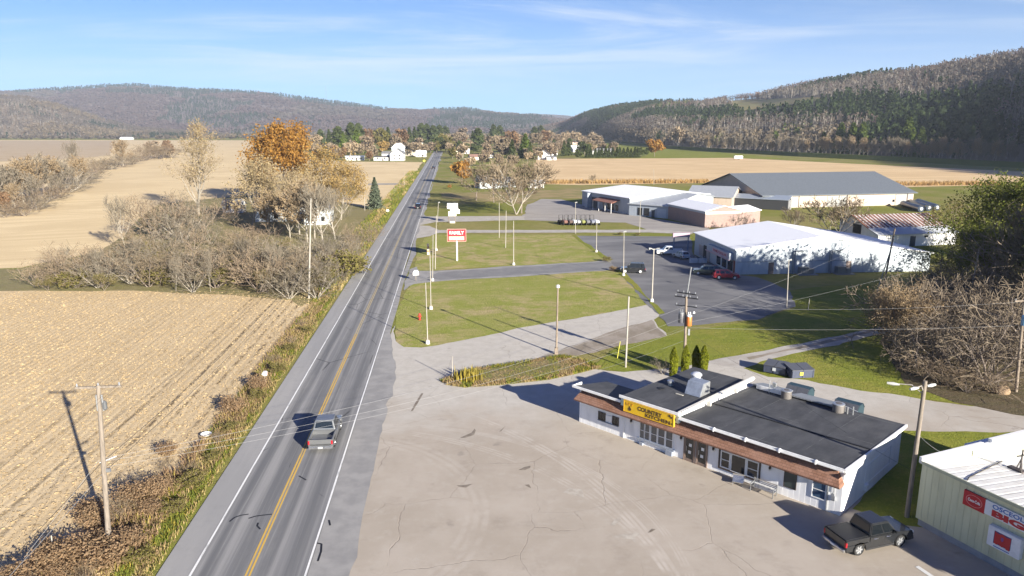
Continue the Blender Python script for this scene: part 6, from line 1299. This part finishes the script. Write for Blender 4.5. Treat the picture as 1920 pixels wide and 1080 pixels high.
def crossarm(e, off, ang, L, mat, z, n=4, w_=.06):
    c_ = (math.cos(ang), math.sin(ang)); mb = MB(); nx, ny = -c_[1]*w_, c_[0]*w_
    o = Vector(off)*(z/off[2]); P = lambda s: (o.x+c_[0]*s, o.y+c_[1]*s)
    a_, b_ = P(-L/2), P(L/2); mb.prism([(a_[0]+nx, a_[1]+ny, z-w_), (a_[0]-nx, a_[1]-ny, z-w_), (a_[0]-nx, a_[1]-ny, z+w_), (a_[0]+nx, a_[1]+ny, z+w_)], (b_[0]-a_[0], b_[1]-a_[1], 0))
    ca = mb.build('crossarm', mat, e)
    for k in range(n):
        s = -L/2+.1+(L-.2)*k/(n-1); q = P(s); MB().lathe((q[0], q[1], z+w_), [(.04, 0), (.06, .06), (.045, .1), (.055, .14), (.02, .2)], 8).build('insulator', ceram, ca)
    return P
e1, b1, o1 = pole('utility_pole', (205, 1030), (184, 722), .17, .12, wood, 'weathered utility pole with one crossarm at the stubble field corner', 'utility pole')
crossarm(e1, o1, RA+R(2), 2.6, wood, o1.z-.12, 3)
for s in (-1, 1): MB().tube([(o1.x+s*.16, -.06, o1.z-.6), (o1.x+s*.18, -.06, o1.z-1.6)], .06, 8).build('cable_sleeve', METAL, e1)
MB().lathe((o1.x*.9+.3, 0, o1.z-1.6), [(.06, 0), (.14, .1), (.14, .5), (.06, .6)], 10).build('cutout', paint('dark_grey_box', (.10, .105, .11), .5), e1)
MB().tube([(.1, 0, 5.9), (.9, .5, 6.1)], .05, 6).box(.2, .7, -.05, .1, 5.3, 5.5).build('bracket', METAL, e1)
e2, b2, o2 = pole('utility_pole', (579, 560), (583, 372), .15, .10, palep, 'pale utility pole standing in the roadside brush before the farmhouse', 'utility pole')
e3, b3, o3 = pole('utility_pole', (1700, 970), (1735, 714), .17, .13, wood, 'tall wooden pole with three street lamps between the diner and the metal store', 'utility pole')
def lamp(e, p, hx, hy, z, L=1.6):
    d = Vector((hx, hy, 0)).normalized(); a_ = [Vector(p)+Vector((0, 0, -.35)), Vector(p)+d*L*.5+Vector((0, 0, .2)), Vector(p)+d*L+Vector((0, 0, .15))]
    ar = MB().tube([tuple(q) for q in a_], .035, 6).build('lamp_arm', palep, e)
    c_ = Vector(p)+d*(L+.35)+Vector((0, 0, .1)); MB().tube([tuple(c_-d*.4), tuple(c_), tuple(c_+d*.35)], [.06, .12, .08], 10).build('lamp_head', paint('pale_lamp_head', (.48, .48, .45), .4), ar, smooth=True)
tp3 = (o3.x, o3.y, o3.z-.6); lamp(e3, tp3, -1, .5, 0, 1.5); lamp(e3, (o3.x, o3.y, o3.z-.5), -.5, -.2, 0, .6); lamp(e3, (o3.x, o3.y, o3.z-.5), .7, .3, 0, .3)
e4, b4, o4 = pole('transformer_pole', (1283, 697), (1287, 556), .17, .13, woodd, 'brown pole carrying two transformers and dark crossarms behind the diner', 'utility pole')
MB().tube([tuple(o4*.98), (o4.x+.35, 0, o4.z+3.2)], [.09, .06], 8).build('pole_extension', METAL, e4)
crossarm(e4, o4, R(-35), 2.6, darkpl, o4.z-.1, 4); crossarm(e4, o4, R(-38), 2.2, darkpl, o4.z+.35, 4); crossarm(e4, o4, R(-30), 2.3, darkpl, o4.z-1.05, 3, .05)
for dx, dy, mt, ms_, zz_ in ((.12, -.42, paint('orange_transformer', (.50, .15, .03), .5), WHITE, o4.z-3.1), (-.62, .10, paint('dark_transformer', (.10, .10, .11), .5), METAL, o4.z-2.9)):
    tk = MB().lathe((dx, dy, zz_), [(.28, 0), (.30, .05), (.30, .95), (.26, 1.02)], 14).build('transformer', mt, e4, smooth=True)
    MB().lathe((dx, dy, zz_+1.02), [(.28, 0), (.28, .12), (.1, .2)], 14).tube([(dx-.1, dy, zz_+1.15), (dx-.1, dy, zz_+1.5)], .05, 6).tube([(dx+.1, dy, zz_+1.15), (dx+.1, dy, zz_+1.5)], .05, 6).build('transformer_lid', ms_, tk)
MB().lathe((o4.x+.75, -.55, o4.z-1.75), [(.06, 0), (.14, .06), (.1, .2), (.02, .25)], 10).build('glass_insulator', WHITE, e4); MB().box(.12, .32, -.25, -.05, 4.2, 4.9).build('meter_box', METAL, e4)
e5, b5, o5 = pole('lot_lamp', (1043, 664), (1046, 540), .13, .09, woodd, 'tall dark lamp pole with a white head at the gravel drive edge', 'lamp post')
MB().lathe((o5.x, 0, o5.z), [(.10, 0), (.24, .05), (.24, .3), (.1, .4)], 10).build('lamp_head', paint('pale_lamp_head', (.62, .62, .58), .4), e5); MB().box(-.2, .2, -.2, .2, 0, .8).build('base_block', woodd, e5)
e6, b6, o6 = pole('white_pole', (1173, 689), (1179, 556), .11, .09, palep, 'bare white pole on the lawn behind the diner', 'pole')
e7, b7, o7 = pole('lot_lamp', (802, 645), (798, 530), .07, .05, palep, 'slim pale pole on a white block at the lawn corner near the road', 'lamp post', None, .28)
e8, b8, o8 = pole('lot_lamp', (808, 580), (806, 470), .07, .05, palep, 'slim pale pole on a white block in the middle of the roadside lawn', 'lamp post', None, .28)
e9, b9, o9 = pole('lot_lamp', (811, 527), (812, 440), .07, .05, palep, 'slim pale pole beside the tarmac entrance drive', 'lamp post', None, .28)
LAMPS = [((963, 497), (963, 414), 'slim pole on the lawn right of the red pole sign', 1), ((948, 465), (949, 395), 'pale pole between the two lawn drives', 0), ((936, 446), (936, 380), 'pale pole left behind the red sign lawn', 0), ((1118, 473), (1119, 418), 'lamp post at the top corner of the tarmac lot', 1), ((1169, 517), (1170, 435), 'tall lamp post beside the dark grey off roader', 1), ((1475, 577), (1479, 488), 'lamp post at the lawn corner before the white roofed store', 0), ((1079, 438), (1079, 380), 'lamp post beside the machinery row', 0), ((1199, 440), (1201, 376), 'white lamp post near the middle shop', 0), ((816, 505), (817, 432), 'slim pole behind the red sign lawn corner', 0), ((818, 470), (818, 404), 'slim pole by the narrow pale drive', 1), ((820, 417), (822, 380), 'slim curved lamp pole at the upper drive', 0), ((1226, 347), (1226, 317), 'pale pole at the edge of the orange field', 0), ((758, 347), (757, 322), 'thin pole at the farm lane', 0), ((684, 395), (683, 352), 'thin pale pole beside the spruce', 0), ((612, 250), (612, 160), 'hair thin mast on the far ridge', 0)]
for bs, tp_, lab, blk in LAMPS[:-1]:
    e, b_, o = pole('lamp_post' if 'lamp' in lab else 'slim_pole', bs, tp_, .09, .06, palep, lab, 'lamp post' if 'lamp' in lab else 'pole', None, .3*blk)
    if 'lamp' in lab: MB().tube([(o.x-.1, 0, o.z), (o.x+.4, -.1, o.z+.1)], [.10, .16], 8).build('lamp_head', paint('pale_lamp_head', (.62, .62, .58), .4), e)
e, b_, o = pole('lot_lamp', (1222, 566), (1226, 466), .12, .09, palep, 'tall lamp post with two heads in the middle of the tarmac lot', 'lamp post', None, .32)
for s in (-1, 1): MB().tube([(o.x, 0, o.z-.2), (o.x+s*.45, -.2, o.z+.05), (o.x+s*.8, -.3, o.z)], [.05, .06, .18], 8).build('lamp_head', paint('pale_lamp_head', (.62, .62, .58), .4), e)
mp_ = Vector(hp(612, 186, 4500)); e = empty('radio_mast', mp_-Vector((0, 0, 18)), 0, 'hair thin radio mast on the far left ridge', 'mast'); MB().tube([(0, 0, 0), (0, 0, 95)], .7, 5).build('mast', METAL, e)
eA, bA, oA = pole('utility_pole', (1655, 545), (1678, 428), .17, .12, woodd, 'leaning dark pole beside the shaded store wall', 'utility pole'); eC, bC, oC = pole('guy_pole', (1644, 548), (1672, 462), .09, .08, palep, 'pale short pole leaning against the dark leaning pole', 'pole')
eB, bB, oB = pole('utility_pole', (1812, 600), (1836, 466), .13, .10, palep, 'pale pole sticking up out of the right thicket', 'utility pole')
eD, bD, oD = pole('transformer_pole', (1905, 735), (1921, 560), .17, .12, woodd, 'dark pole with a blue transformer at the right end of the thicket', 'utility pole')
MB().lathe((oD.x*.75-.1, -.42, oD.z-2.6), [(.28, 0), (.3, .05), (.3, .95), (.1, 1.1)], 14).build('transformer', paint('blue_transformer', (.16, .33, .50), .4), eD, smooth=True); crossarm(eD, oD, R(10), 2.2, woodd, oD.z-.2, 3)
for bs, tp_, lab in [((848, 712), (848, 668), 'thin white marker post at the tip of the weedy island'), ((1157, 672), (1163, 640), 'short yellow green stake on the lawn'), ((1515, 582), (1518, 560), 'small grey stake by the tarmac lot'), ((101, 1042), (96, 1004), 'thin white stake in the dry weeds')]:
    pole('marker_post', bs, tp_, .05, .04, palep if 'yellow' not in lab else paint('yellow_stake', (.55, .52, .08), .6), lab, 'post')
wire_m = paint('dark_wire', (.03, .03, .032), .6); wire_l = paint('aluminium_wire', (.33, .33, .33), .5, .3); NW = [0]
def wire(a, b, sag, lab, light=True, r=.018, group='overhead wires'):
    a, b = Vector(a), Vector(b); n = 18; pts = [tuple(a.lerp(b, i/n)-Vector((0, 0, sag*4*(i/n)*(1-i/n)))) for i in range(n+1)]
    MB().tube(pts, r*.45, 5, False).build('overhead_wire', wire_l if light else wire_m, None, True and 0, label=lab, cat='wire', group=group)
back1 = Vector((b1.x+4, b1.y-45, 0))
for s in (-1.2, 0, 1.2):
    pa = b1+o1+Vector((s*math.cos(RA), s*math.sin(RA), .05)); wire(pa, b2+o2+Vector((s*.6, 0, -.1)), .9, 'thin high wire running up the left roadside between the two wooden poles', False, .012, 'high wires on the left roadside'); wire(pa, back1+Vector((s, 0, 10.6)), .8, 'thin high wire leaving the near wooden pole towards the viewer', False, .012, 'high wires towards the viewer')
for k, z in enumerate((5.2, 5.9)): wire(b1+Vector((.2, 0, z)), b2+Vector((0, 0, z-.2)), 1.0, ['lower', 'upper'][k]+' thick telephone cable along the left stubble field', False, .035, 'telephone cables'); wire(b1+Vector((.2, 0, z)), back1+Vector((0, 0, z+.1)), .7, ['lower', 'upper'][k]+' thick telephone cable running off the lower left corner', k == 0, .032, 'telephone cables')
wire(b1+Vector((.1, 0, 6.1)), b1+Vector((-4.3, -3.2, 0)), .02, 'pale guy wire anchored in the dry weeds', True, .022)
for k, (za, zb_, sg2) in enumerate(((6.2, o4.z-1.0, 1.3), (6.0, o4.z-2.2, 1.5), (5.6, o4.z-3.6, 1.2))): wire(b1+Vector((.3, 0, za)), b4+Vector((o4.x*.6, 0, zb_)), sg2, ['highest', 'middle', 'lowest'][k]+' of the pale wires crossing the road to the transformer pole', True, .016, 'wires crossing the road')
wire(b4+Vector((.3, 0, o4.z-1.0)), bD+oD+Vector((0, 0, -.3)), .6, 'upper pale wire from the transformer pole to the right thicket', True, .018); wire(b4+Vector((.3, 0, 5.0)), bD+oD*.72, .35, 'lower pale wire passing level in front of the right thicket', True, .022)
wire(b4+Vector((.2, 0, 4.6)), F.w(10.6, -10.6, 4.4), .25, 'dark service cable dropping from the transformer pole to the diner roof', False, .018); wire(F.w(10.3, -10.9, 4.2), b3+o3*.35, .3, 'dark cable behind the diner roof to the lamp pole', False, .016)
wire(b4+Vector((.3, 0, o4.z-2.0)), bA+oA*.95, .5, 'pale wire rising from the transformer pole to the leaning dark pole', True, .016); wire(b4+Vector((.2, 0, 5.6)), bB+oB*.95, .5, 'pale wire from the transformer pole to the pole in the thicket', True, .016)
wire(bD+oD*.75, G(1815, 712), .8, 'slack guy wire falling from the blue transformer to the lawn', True, .02); wire(b3+o3*.62, B_.w(6.3, -2, 4.7), .15, 'short cable from the lamp pole to the metal store', True, .014)
wire(b4+Vector((0, 0, 3.6)), G(1120, 695), .1, 'pale guy line running down to the weedy island', True, .018); wire(b4+Vector((0, 0, o4.z-3.2)), b6+o6*.3, .2, 'thin wire to the bare white pole', True, .012)

# ------------------------------------------------------------------ signs and small things
p = G(857, 489); e = empty('pole_sign', p, R(3), 'red pole sign on one white post on the roadside lawn', 'sign')
k_ = p[1]; zt, zb2 = V(857, 430, k_)[2], V(857, 452, k_)[2]; MB().tube([(0, 0, -.1), (0, 0, zb2+.1)], .17, 12).build('post', WHITE, e)
W2 = .5*(V(874, 441, k_)[0]-V(840, 441, k_)[0])
sb = MB().box(-W2, W2, -.16, .16, zb2, zt).build('sign_board', paint('sign_red', (.45, .02, .03), .4), e, bevel=.04); MB().box(-W2-.08, W2+.08, -.12, .12, zb2-.08, zb2-.005).box(-W2-.08, W2+.08, -.12, .12, zt+.005, zt+.08).box(-W2-.08, -W2-.005, -.12, .12, zb2-.005, zt+.005).box(W2+.005, W2+.08, -.12, .12, zb2-.005, zt+.005).build('sign_frame', paint('pale_red_frame', (.62, .36, .30), .5), sb)
hgt = zt-zb2; MB().box(-W2*.86, W2*.84, -.18, -.16, zb2+hgt*.08, zb2+hgt*.42).build('sign_panel', paint('orange_panel', (.66, .40, .26), .5), sb)
lettering('FAMILY', hgt*.40, paint('pink_white_letter', (.78, .62, .62), .5), sb, (0, -.165, zb2+hgt*.70), (R(90), 0, 0), W2*1.6, .03); lettering('DOLLAR', hgt*.30, paint('cream_letter', (.80, .70, .52), .5), sb, (0, -.185, zb2+hgt*.25), (R(90), 0, 0), W2*1.55, .03)
p = G(847, 418); e = empty('shop_sign', p, R(2), 'white stepped shop sign on short posts beside the upper drive', 'sign'); k_ = p[1]
fx_ = lambda u, v: V(u, v, k_); sgm = paint('white_sign_face', (.80, .79, .75), .5)
def board(u0, v0, u1, v1, y=0, nm='sign_board'):
    a_, b_ = fx_(u0, v0), fx_(u1, v1); return MB().box(a_[0]-p[0], b_[0]-p[0], y-.12, y+.12, b_[2], a_[2]).build(nm, sgm, e)
q = board(838.5, 381, 858.5, 391.5); board(844, 391.6, 860, 396.4, .06); board(840.5, 396.5, 855.5, 405); board(856, 392.5, 862, 400.5, -.2)
gl = MB(); rr = random.Random(3)
for k in range(9):
    x = -1.4+k*.34; gl.box(x, x+.2, -.135, -.12, fx_(840, 388.5)[2], fx_(840, 387)[2]+rr.uniform(-.1, .3))
gl.build('faded_lettering', paint('faded_letter', (.35, .28, .26), .6), q)
MB().tube([(-.8, 0, 0), (-.8, 0, fx_(840, 405)[2])], .09, 8).tube([(.9, 0, 0), (.9, 0, fx_(840, 405)[2])], .09, 8).build('post', woodd, e); MB().box(-.5, .9, -.5, .3, 0, .5).build('base_block', conc, e)
def mailbox(u, v, label, box=(.5, .3, .35), h=1.1):
    e = empty('mailbox', G(u, v), R(10), label, 'mailbox'); MB().box(-.05, .05, -.05, .05, 0, h).build('post', wood, e); bx = MB().extr([(-box[0]/2, h), (box[0]/2, h), (box[0]/2, h+box[2]*.6), (box[0]*.3, h+box[2]), (-box[0]*.3, h+box[2]), (-box[0]/2, h+box[2]*.6)], -box[1], box[1]).build('box', WHITE, e); MB().box(box[0]/2, box[0]/2+.02, -.1, -.05, h+.05, h+.3).build('flag', red, bx); return e
mailbox(498, 722, 'white mailbox on a post in the verge beside the stubble field'); mailbox(780, 527, 'white box on a thin post at the entrance drive corner', (1.0, .35, .8), 1.1); mailbox(727, 402, 'white mailbox across the road from the upper drive', (.9, .4, .5), 1.0)
e = empty('fire_hydrant', G(787, 600), 0, 'little red fire hydrant on the roadside lawn', 'hydrant'); MB().lathe((0, 0, 0), [(.2, 0), (.2, .08), (.14, .1), (.14, .65), (.18, .68), (.17, .8), (.06, .92)], 12).build('barrel', paint('hydrant_red', (.42, .03, .02), .5), e, smooth=True); MB().cyl((-.26, 0, .5), .07, .52, 8, 'x').build('nozzle', paint('hydrant_red', (.42, .03, .02), .5), e); e.scale = (1.05, 1.05, 1.05)
e = empty('striped_post', G(803, 478), 0, 'short pale striped post beside the roadside lawn', 'post'); MB().box(-.22, .22, -.06, .06, 0, 2.4).build('post', paint('orange_white_post', (.72, .58, .46), .6), e); MB().box(-.23, .23, -.07, .07, .6, 1.0).box(-.23, .23, -.07, .07, 1.5, 1.8).build('stripe', paint('dull_orange', (.5, .25, .12), .6), e)
e = empty('road_sign', rw(LX-2.6, rc(G(796, 309))[1]), 0, 'small yellow warning sign beside the far road', 'sign'); MB().tube([(0, 0, 0), (0, 0, 2.2)], .05, 6).build('post', METAL, e); MB().prism([(-1.0, 0, 2.8), (0, 0, 1.8), (1.0, 0, 2.8), (0, 0, 3.8)], (0, .04, 0)).build('sign_plate', paint('warning_yellow', (.75, .68, .08), .5), e)
def rock(loc, s, label, m_):
    bm = bmesh.new(); bmesh.ops.create_icosphere(bm, subdivisions=3, radius=1); rr = random.Random(4)
    for v_ in bm.verts:
        n = .8+.35*float(fbm(np.array([v_.co.x*1.3+5]), np.array([v_.co.y*1.3+v_.co.z+7]), 3)[0]); v_.co = Vector((v_.co.x*s[0]*n, v_.co.y*s[1]*n, max(-.1, v_.co.z*s[2]*n+s[2]*.5)))
    me = bpy.data.meshes.new('boulder'); bm.to_mesh(me); bm.free(); me.materials.append(m_); o = mobj('boulder', me, None, loc); return tag(o, label, 'boulder')
rock(G(242, 518), (1.5, 1.0, 1.0), 'big pale boulder lying in front of the thicket', noisy('pale_rock', (.62, .56, .46), (.48, .42, .34), .8, .9, .5, 3)); rock(G(1878, 738), (.8, .6, .6), 'brown rock under the thicket at the lawn edge', noisy('brown_rock', (.30, .21, .13), (.2, .14, .09), .8, .9, .5, 3))
e = empty('satellite_dish', G(387, 820), 0, 'white dish lying on the edge of the stubble field', 'dish'); MB().lathe((0, 0, .15), [(.05, .02), (.3, .06), (.44, .2), (.46, .2), (.3, .02), (.06, -.04)], 20).build('bowl', WHITE, e, smooth=True)
for (u, v, w_, h_, lab) in [(1197, 442, .5, .6, 'small dark bush left of the white lamp post'), (1163, 441, .5, .6, 'pair of dark bushes at the top of the tarmac lot')]:
    at('shrub_d', u, v, v-6, lab, cat='shrub', wide=1.3)
at('shrub_d', 1137, 491, 480, 'round dark bush at the lot end of the entrance drive', cat='shrub', wide=1.2); at('shrub_e', 1150, 508, 499, 'tan bush at the corner of the tarmac lot', cat='shrub', wide=1.2)
# awning sign stand by the store
e = empty('gantry_sign', G(1276, 470), R(8), 'faded pink topped gantry in the shade of the white roofed store', 'sign'); MB().box(-1.9, 1.9, -.2, .2, 3.0, 3.9).build('sign_board', paint('faded_pink', (.36, .26, .32), .6), e); [MB().box(x-.1, x+.1, -.1, .1, 0, 3.0).build('post', paint('blue_post', (.12, .17, .27), .6), e) for x in (-1.6, 1.6)]
for i, (u, lab) in enumerate([(1297, 'leftmost'), (1304, 'second'), (1313, 'third'), (1321, 'rightmost')]):
    e = empty('propane_rack', G(u, 493), R(10), '%s of four pale goods racks on the shaded store pavement' % lab, 'rack', 'goods racks'); MB().box(-.4, .4, -.3, .3, 0, .9).build('body', paint('pale_rack', (.55, .58, .62), .5), e, bevel=.05); MB().tube([(-.3, 0, .9), (0, 0, 1.3), (.3, 0, .9)], .05, 6).build('handle', METAL, e)

# ------------------------------------------------------------------ grass, weeds and stubble in the foreground
def blades(name, pts, hgt, width, lean, mats, label, nr, mi=None):
    n = len(pts); a = nr.uniform(0, 2*math.pi, n); h = hgt*nr.uniform(.45, 1.25, n); l = lean*nr.uniform(.2, 1.3, n); w_ = width*nr.uniform(.6, 1.4, n)
    dx, dy = np.cos(a), np.sin(a); b0 = pts; t = b0+np.stack([dx*l, dy*l, h], 1); s = np.stack([-dy*w_, dx*w_, 0*w_], 1); mid = b0+np.stack([dx*l*.3, dy*l*.3, h*.6], 1)
    v = np.stack([b0-s, b0+s, mid+s*.9, mid-s*.9, t+s*.25, t-s*.25], 1).reshape(-1, 3); k = np.arange(n)[:, None]*6
    f = np.concatenate([k+np.array([[0, 1, 2, 3]]), k+np.array([[3, 2, 4, 5]])])
    mi_ = np.tile(mi, 2) if mi is not None else None
    o = mobj(name, npmesh(name, v, f, None, mats, False, mi_)); return tag(o, label, None, None, 'stuff')
nr = np.random.default_rng(5)
def strip_pts(n, x0, x1, y0, y1, p=1.0):
    x = nr.uniform(x0, x1, n); y = y0+(y1-y0)*nr.uniform(0, 1, n)**p
    return x, y, np.stack([RO.x+RX.x*x+RY.x*y, RO.y+RX.y*x+RY.y*y, np.full(n, .01)], 1)
GB = [leafmat('verge_green', [(.15, .19, .03), (.20, .22, .045), (.115, .15, .025)], .3), leafmat('verge_straw', [(.40, .31, .14), (.33, .25, .10), (.46, .37, .18)], .3), leafmat('verge_brown', [(.34, .235, .14), (.27, .18, .105), (.40, .29, .18)], .3), leafmat('verge_yellow', [(.36, .28, .05), (.30, .25, .06)], .3)]
x, y, P = strip_pts(30000, FEX-.6, SHX-.05, -15, 150, 1.6); q = (x-FEX)/(SHX-FEX); nz = fbm(x/1.8+40, y/4.5+40, 2); n2 = nr.uniform(size=len(x))
mi = np.where(q > .78, np.where(n2 < .75, 1, 0), np.where(nz > .52, np.where(n2 < .8, 0, 3), np.where(n2 < .6, 1, 2))); keep = (q < .97) | (n2 < .5)
edge = fbm(y/2.2, x*0+3, 9); keep &= x < SHX-.02-(edge*.55)
blades('verge_grass', P[keep], .26, .026, .24, GB, 'rough green and straw coloured grass along the left road verge', nr, mi[keep])
x, y, P = strip_pts(15000, FEX-4.5, SHX-1.6, -18, 26, 1.0); dens = fbm(x/2.4+3, y/3.0+9, 7); m_ = (dens > .36) & (x < SHX-1.6-np.clip((y-6)/8, 0, 2.5)) & (x > FEX-4.5+np.clip((y+4)/6, 0, 4.5))
n2 = nr.uniform(size=len(x)); blades('dry_weeds', P[m_], .5, .03, .4, GB, 'tall brown dead weeds round the foot of the near wooden pole', nr, np.where(n2 < .80, 2, np.where(n2 < .93, 1, 3))[m_])
x, y, P = strip_pts(9000, FEX-1.0, SHX-1.2, 20, 130, 1.2); dens = fbm(x/1.6+30, y/5+9, 17); m_ = dens > .5; n2 = nr.uniform(size=len(x))
blades('dry_weeds', P[m_], .32, .03, .35, GB, 'patches of dead weeds between the stubble and the road', nr, np.where(n2 < .6, 2, np.where(n2 < .9, 1, 3))[m_])
# stubble stalks in rows
rows = np.arange(FEX-62, FEX-.4, .76); X, Y = [], []
for x0 in rows:
    yy = np.arange(-24, 82, .26); yy = yy[nr.uniform(size=len(yy)) < .8]; X.append(x0+nr.normal(0, .07+.012*max(0, FEX-14-x0), len(yy))); Y.append(yy)
X = np.concatenate(X); Y = np.concatenate(Y); P = np.stack([RO.x+RX.x*X+RY.x*Y, RO.y+RX.y*X+RY.y*Y, np.full(len(X), .02)], 1)
ok = P[:, 1] < 115.5; ST = [leafmat('stubble_stalk', [(.40, .31, .185), (.34, .26, .15), (.45, .355, .22)], .35), leafmat('stubble_husk', [(.50, .385, .23), (.44, .335, .19), (.55, .43, .26)], .35)]
blades('corn_stubble', P[ok], .16, .022, .12, [ST[0]], 'short cut corn stalks standing in rows on the near field', nr)
n = 50000; x, y, P = strip_pts(n, FEX-62, FEX+.5, -24, 82); P[:, 2] = .05+nr.uniform(0, .06, n); P = P[P[:, 1] < 116]; v, f = cards(nr, P, .040, 2.6, .5, .97)
o = mobj('corn_litter', npmesh('corn_litter', v, f, None, [ST[1]])); tag(o, 'dry husks and leaves strewn over the near stubble field', None, None, 'stuff')
# weedy island in the lot
isl = [(825, 715), (836, 723), (870, 728), (940, 723), (1030, 713), (1082, 702), (1128, 690), (1108, 679), (1058, 667), (1000, 676), (960, 682), (905, 690), (868, 697)]
pts_ = [G(*q) for q in isl]; cx_, cy_ = sum(a[0] for a in pts_)/len(pts_), sum(a[1] for a in pts_)/len(pts_)
mb = MB(); inn = [(cx_+(a[0]-cx_)*.6, cy_+(a[1]-cy_)*.6, .25) for a in pts_]
for i in range(len(pts_)):
    j = (i+1) % len(pts_); a_, b_ = pts_[i], pts_[j]; mb.poly([(a_[0], a_[1], .02), (b_[0], b_[1], .02), inn[j], inn[i]])
mb.poly(inn); mb.build('weedy_island', litter_m, kind='structure', label='raised weedy island between the gravel drive and the diner lot')
def inside(P, poly):
    r_ = np.zeros(len(P), bool); j = len(poly)-1
    for i in range(len(poly)):
        (xi, yi), (xj, yj) = poly[i][:2], poly[j][:2]; c_ = ((yi > P[:, 1]) != (yj > P[:, 1])) & (P[:, 0] < (xj-xi)*(P[:, 1]-yi)/(yj-yi+1e-12)+xi); r_ ^= c_; j = i
    return r_
xs, ys = [a[0] for a in pts_], [a[1] for a in pts_]; n = 22000; P = np.stack([nr.uniform(min(xs), max(xs), n), nr.uniform(min(ys), max(ys), n), np.full(n, .05)], 1); P = P[inside(P, pts_)]; P[:, 2] = .08
n2 = nr.uniform(size=len(P)); nz = fbm(P[:, 0]/1.5, P[:, 1]/1.5, 4); blades('island_weeds', P, .24, .03, .25, GB, 'green and straw weeds covering the island in the lot', nr, np.where(nz > .5, np.where(n2 < .65, 0, 3), np.where(n2 < .6, 1, 2)))
c_ = G(880, 715); P = np.stack([c_[0]+nr.normal(0, .7, 130), c_[1]+nr.normal(0, .4, 130), np.full(130, .1)], 1); blades('yellow_stalks', P, 1.3, .05, .25, [GB[3]], 'tall yellow dead stalks at the tip of the island', nr)
# standing corn at the edge of the orange field
def corn(u0, v0, u1, v1, n, dep, label):
    a_, b_ = np.array(G(u0, v0)), np.array(G(u1, v1)); t = nr.uniform(0, 1, (n, 1)); P = a_+(b_-a_)*t; P[:, 1] += nr.uniform(0, dep, n); blades('corn_stalks', P, 1.5, .16, .5, [leafmat('corn_leaves', [(.42, .28, .12), (.34, .21, .085), (.48, .34, .16)], .3)], label, nr)
corn(1005, 345, 1335, 343.5, 2200, 12, 'strip of standing corn along the near edge of the orange field'); corn(1640, 349, 1885, 347, 1500, 12, 'strip of standing corn beside the machine shed')
P = np.stack([nr.uniform(0, 1, 9000), nr.uniform(0, 1, 9000), np.full(9000, .04)], 1); rr_ = [np.array(G(*q)) for q in ((560, 585), (700, 420), (800, 300))]
x, y, P = strip_pts(9000, SHX-7, SHX-.2, rc(G(700, 430))[1]-75, 420, 1.5); nz = fbm(x/3, y/14, 8); n2 = nr.uniform(size=len(x)); blades('verge_grass', P, .6, .07, .4, GB, 'tufted grass along the distant left verge', nr, np.where(nz > .45, np.where(n2 < .8, 0, 3), 1))
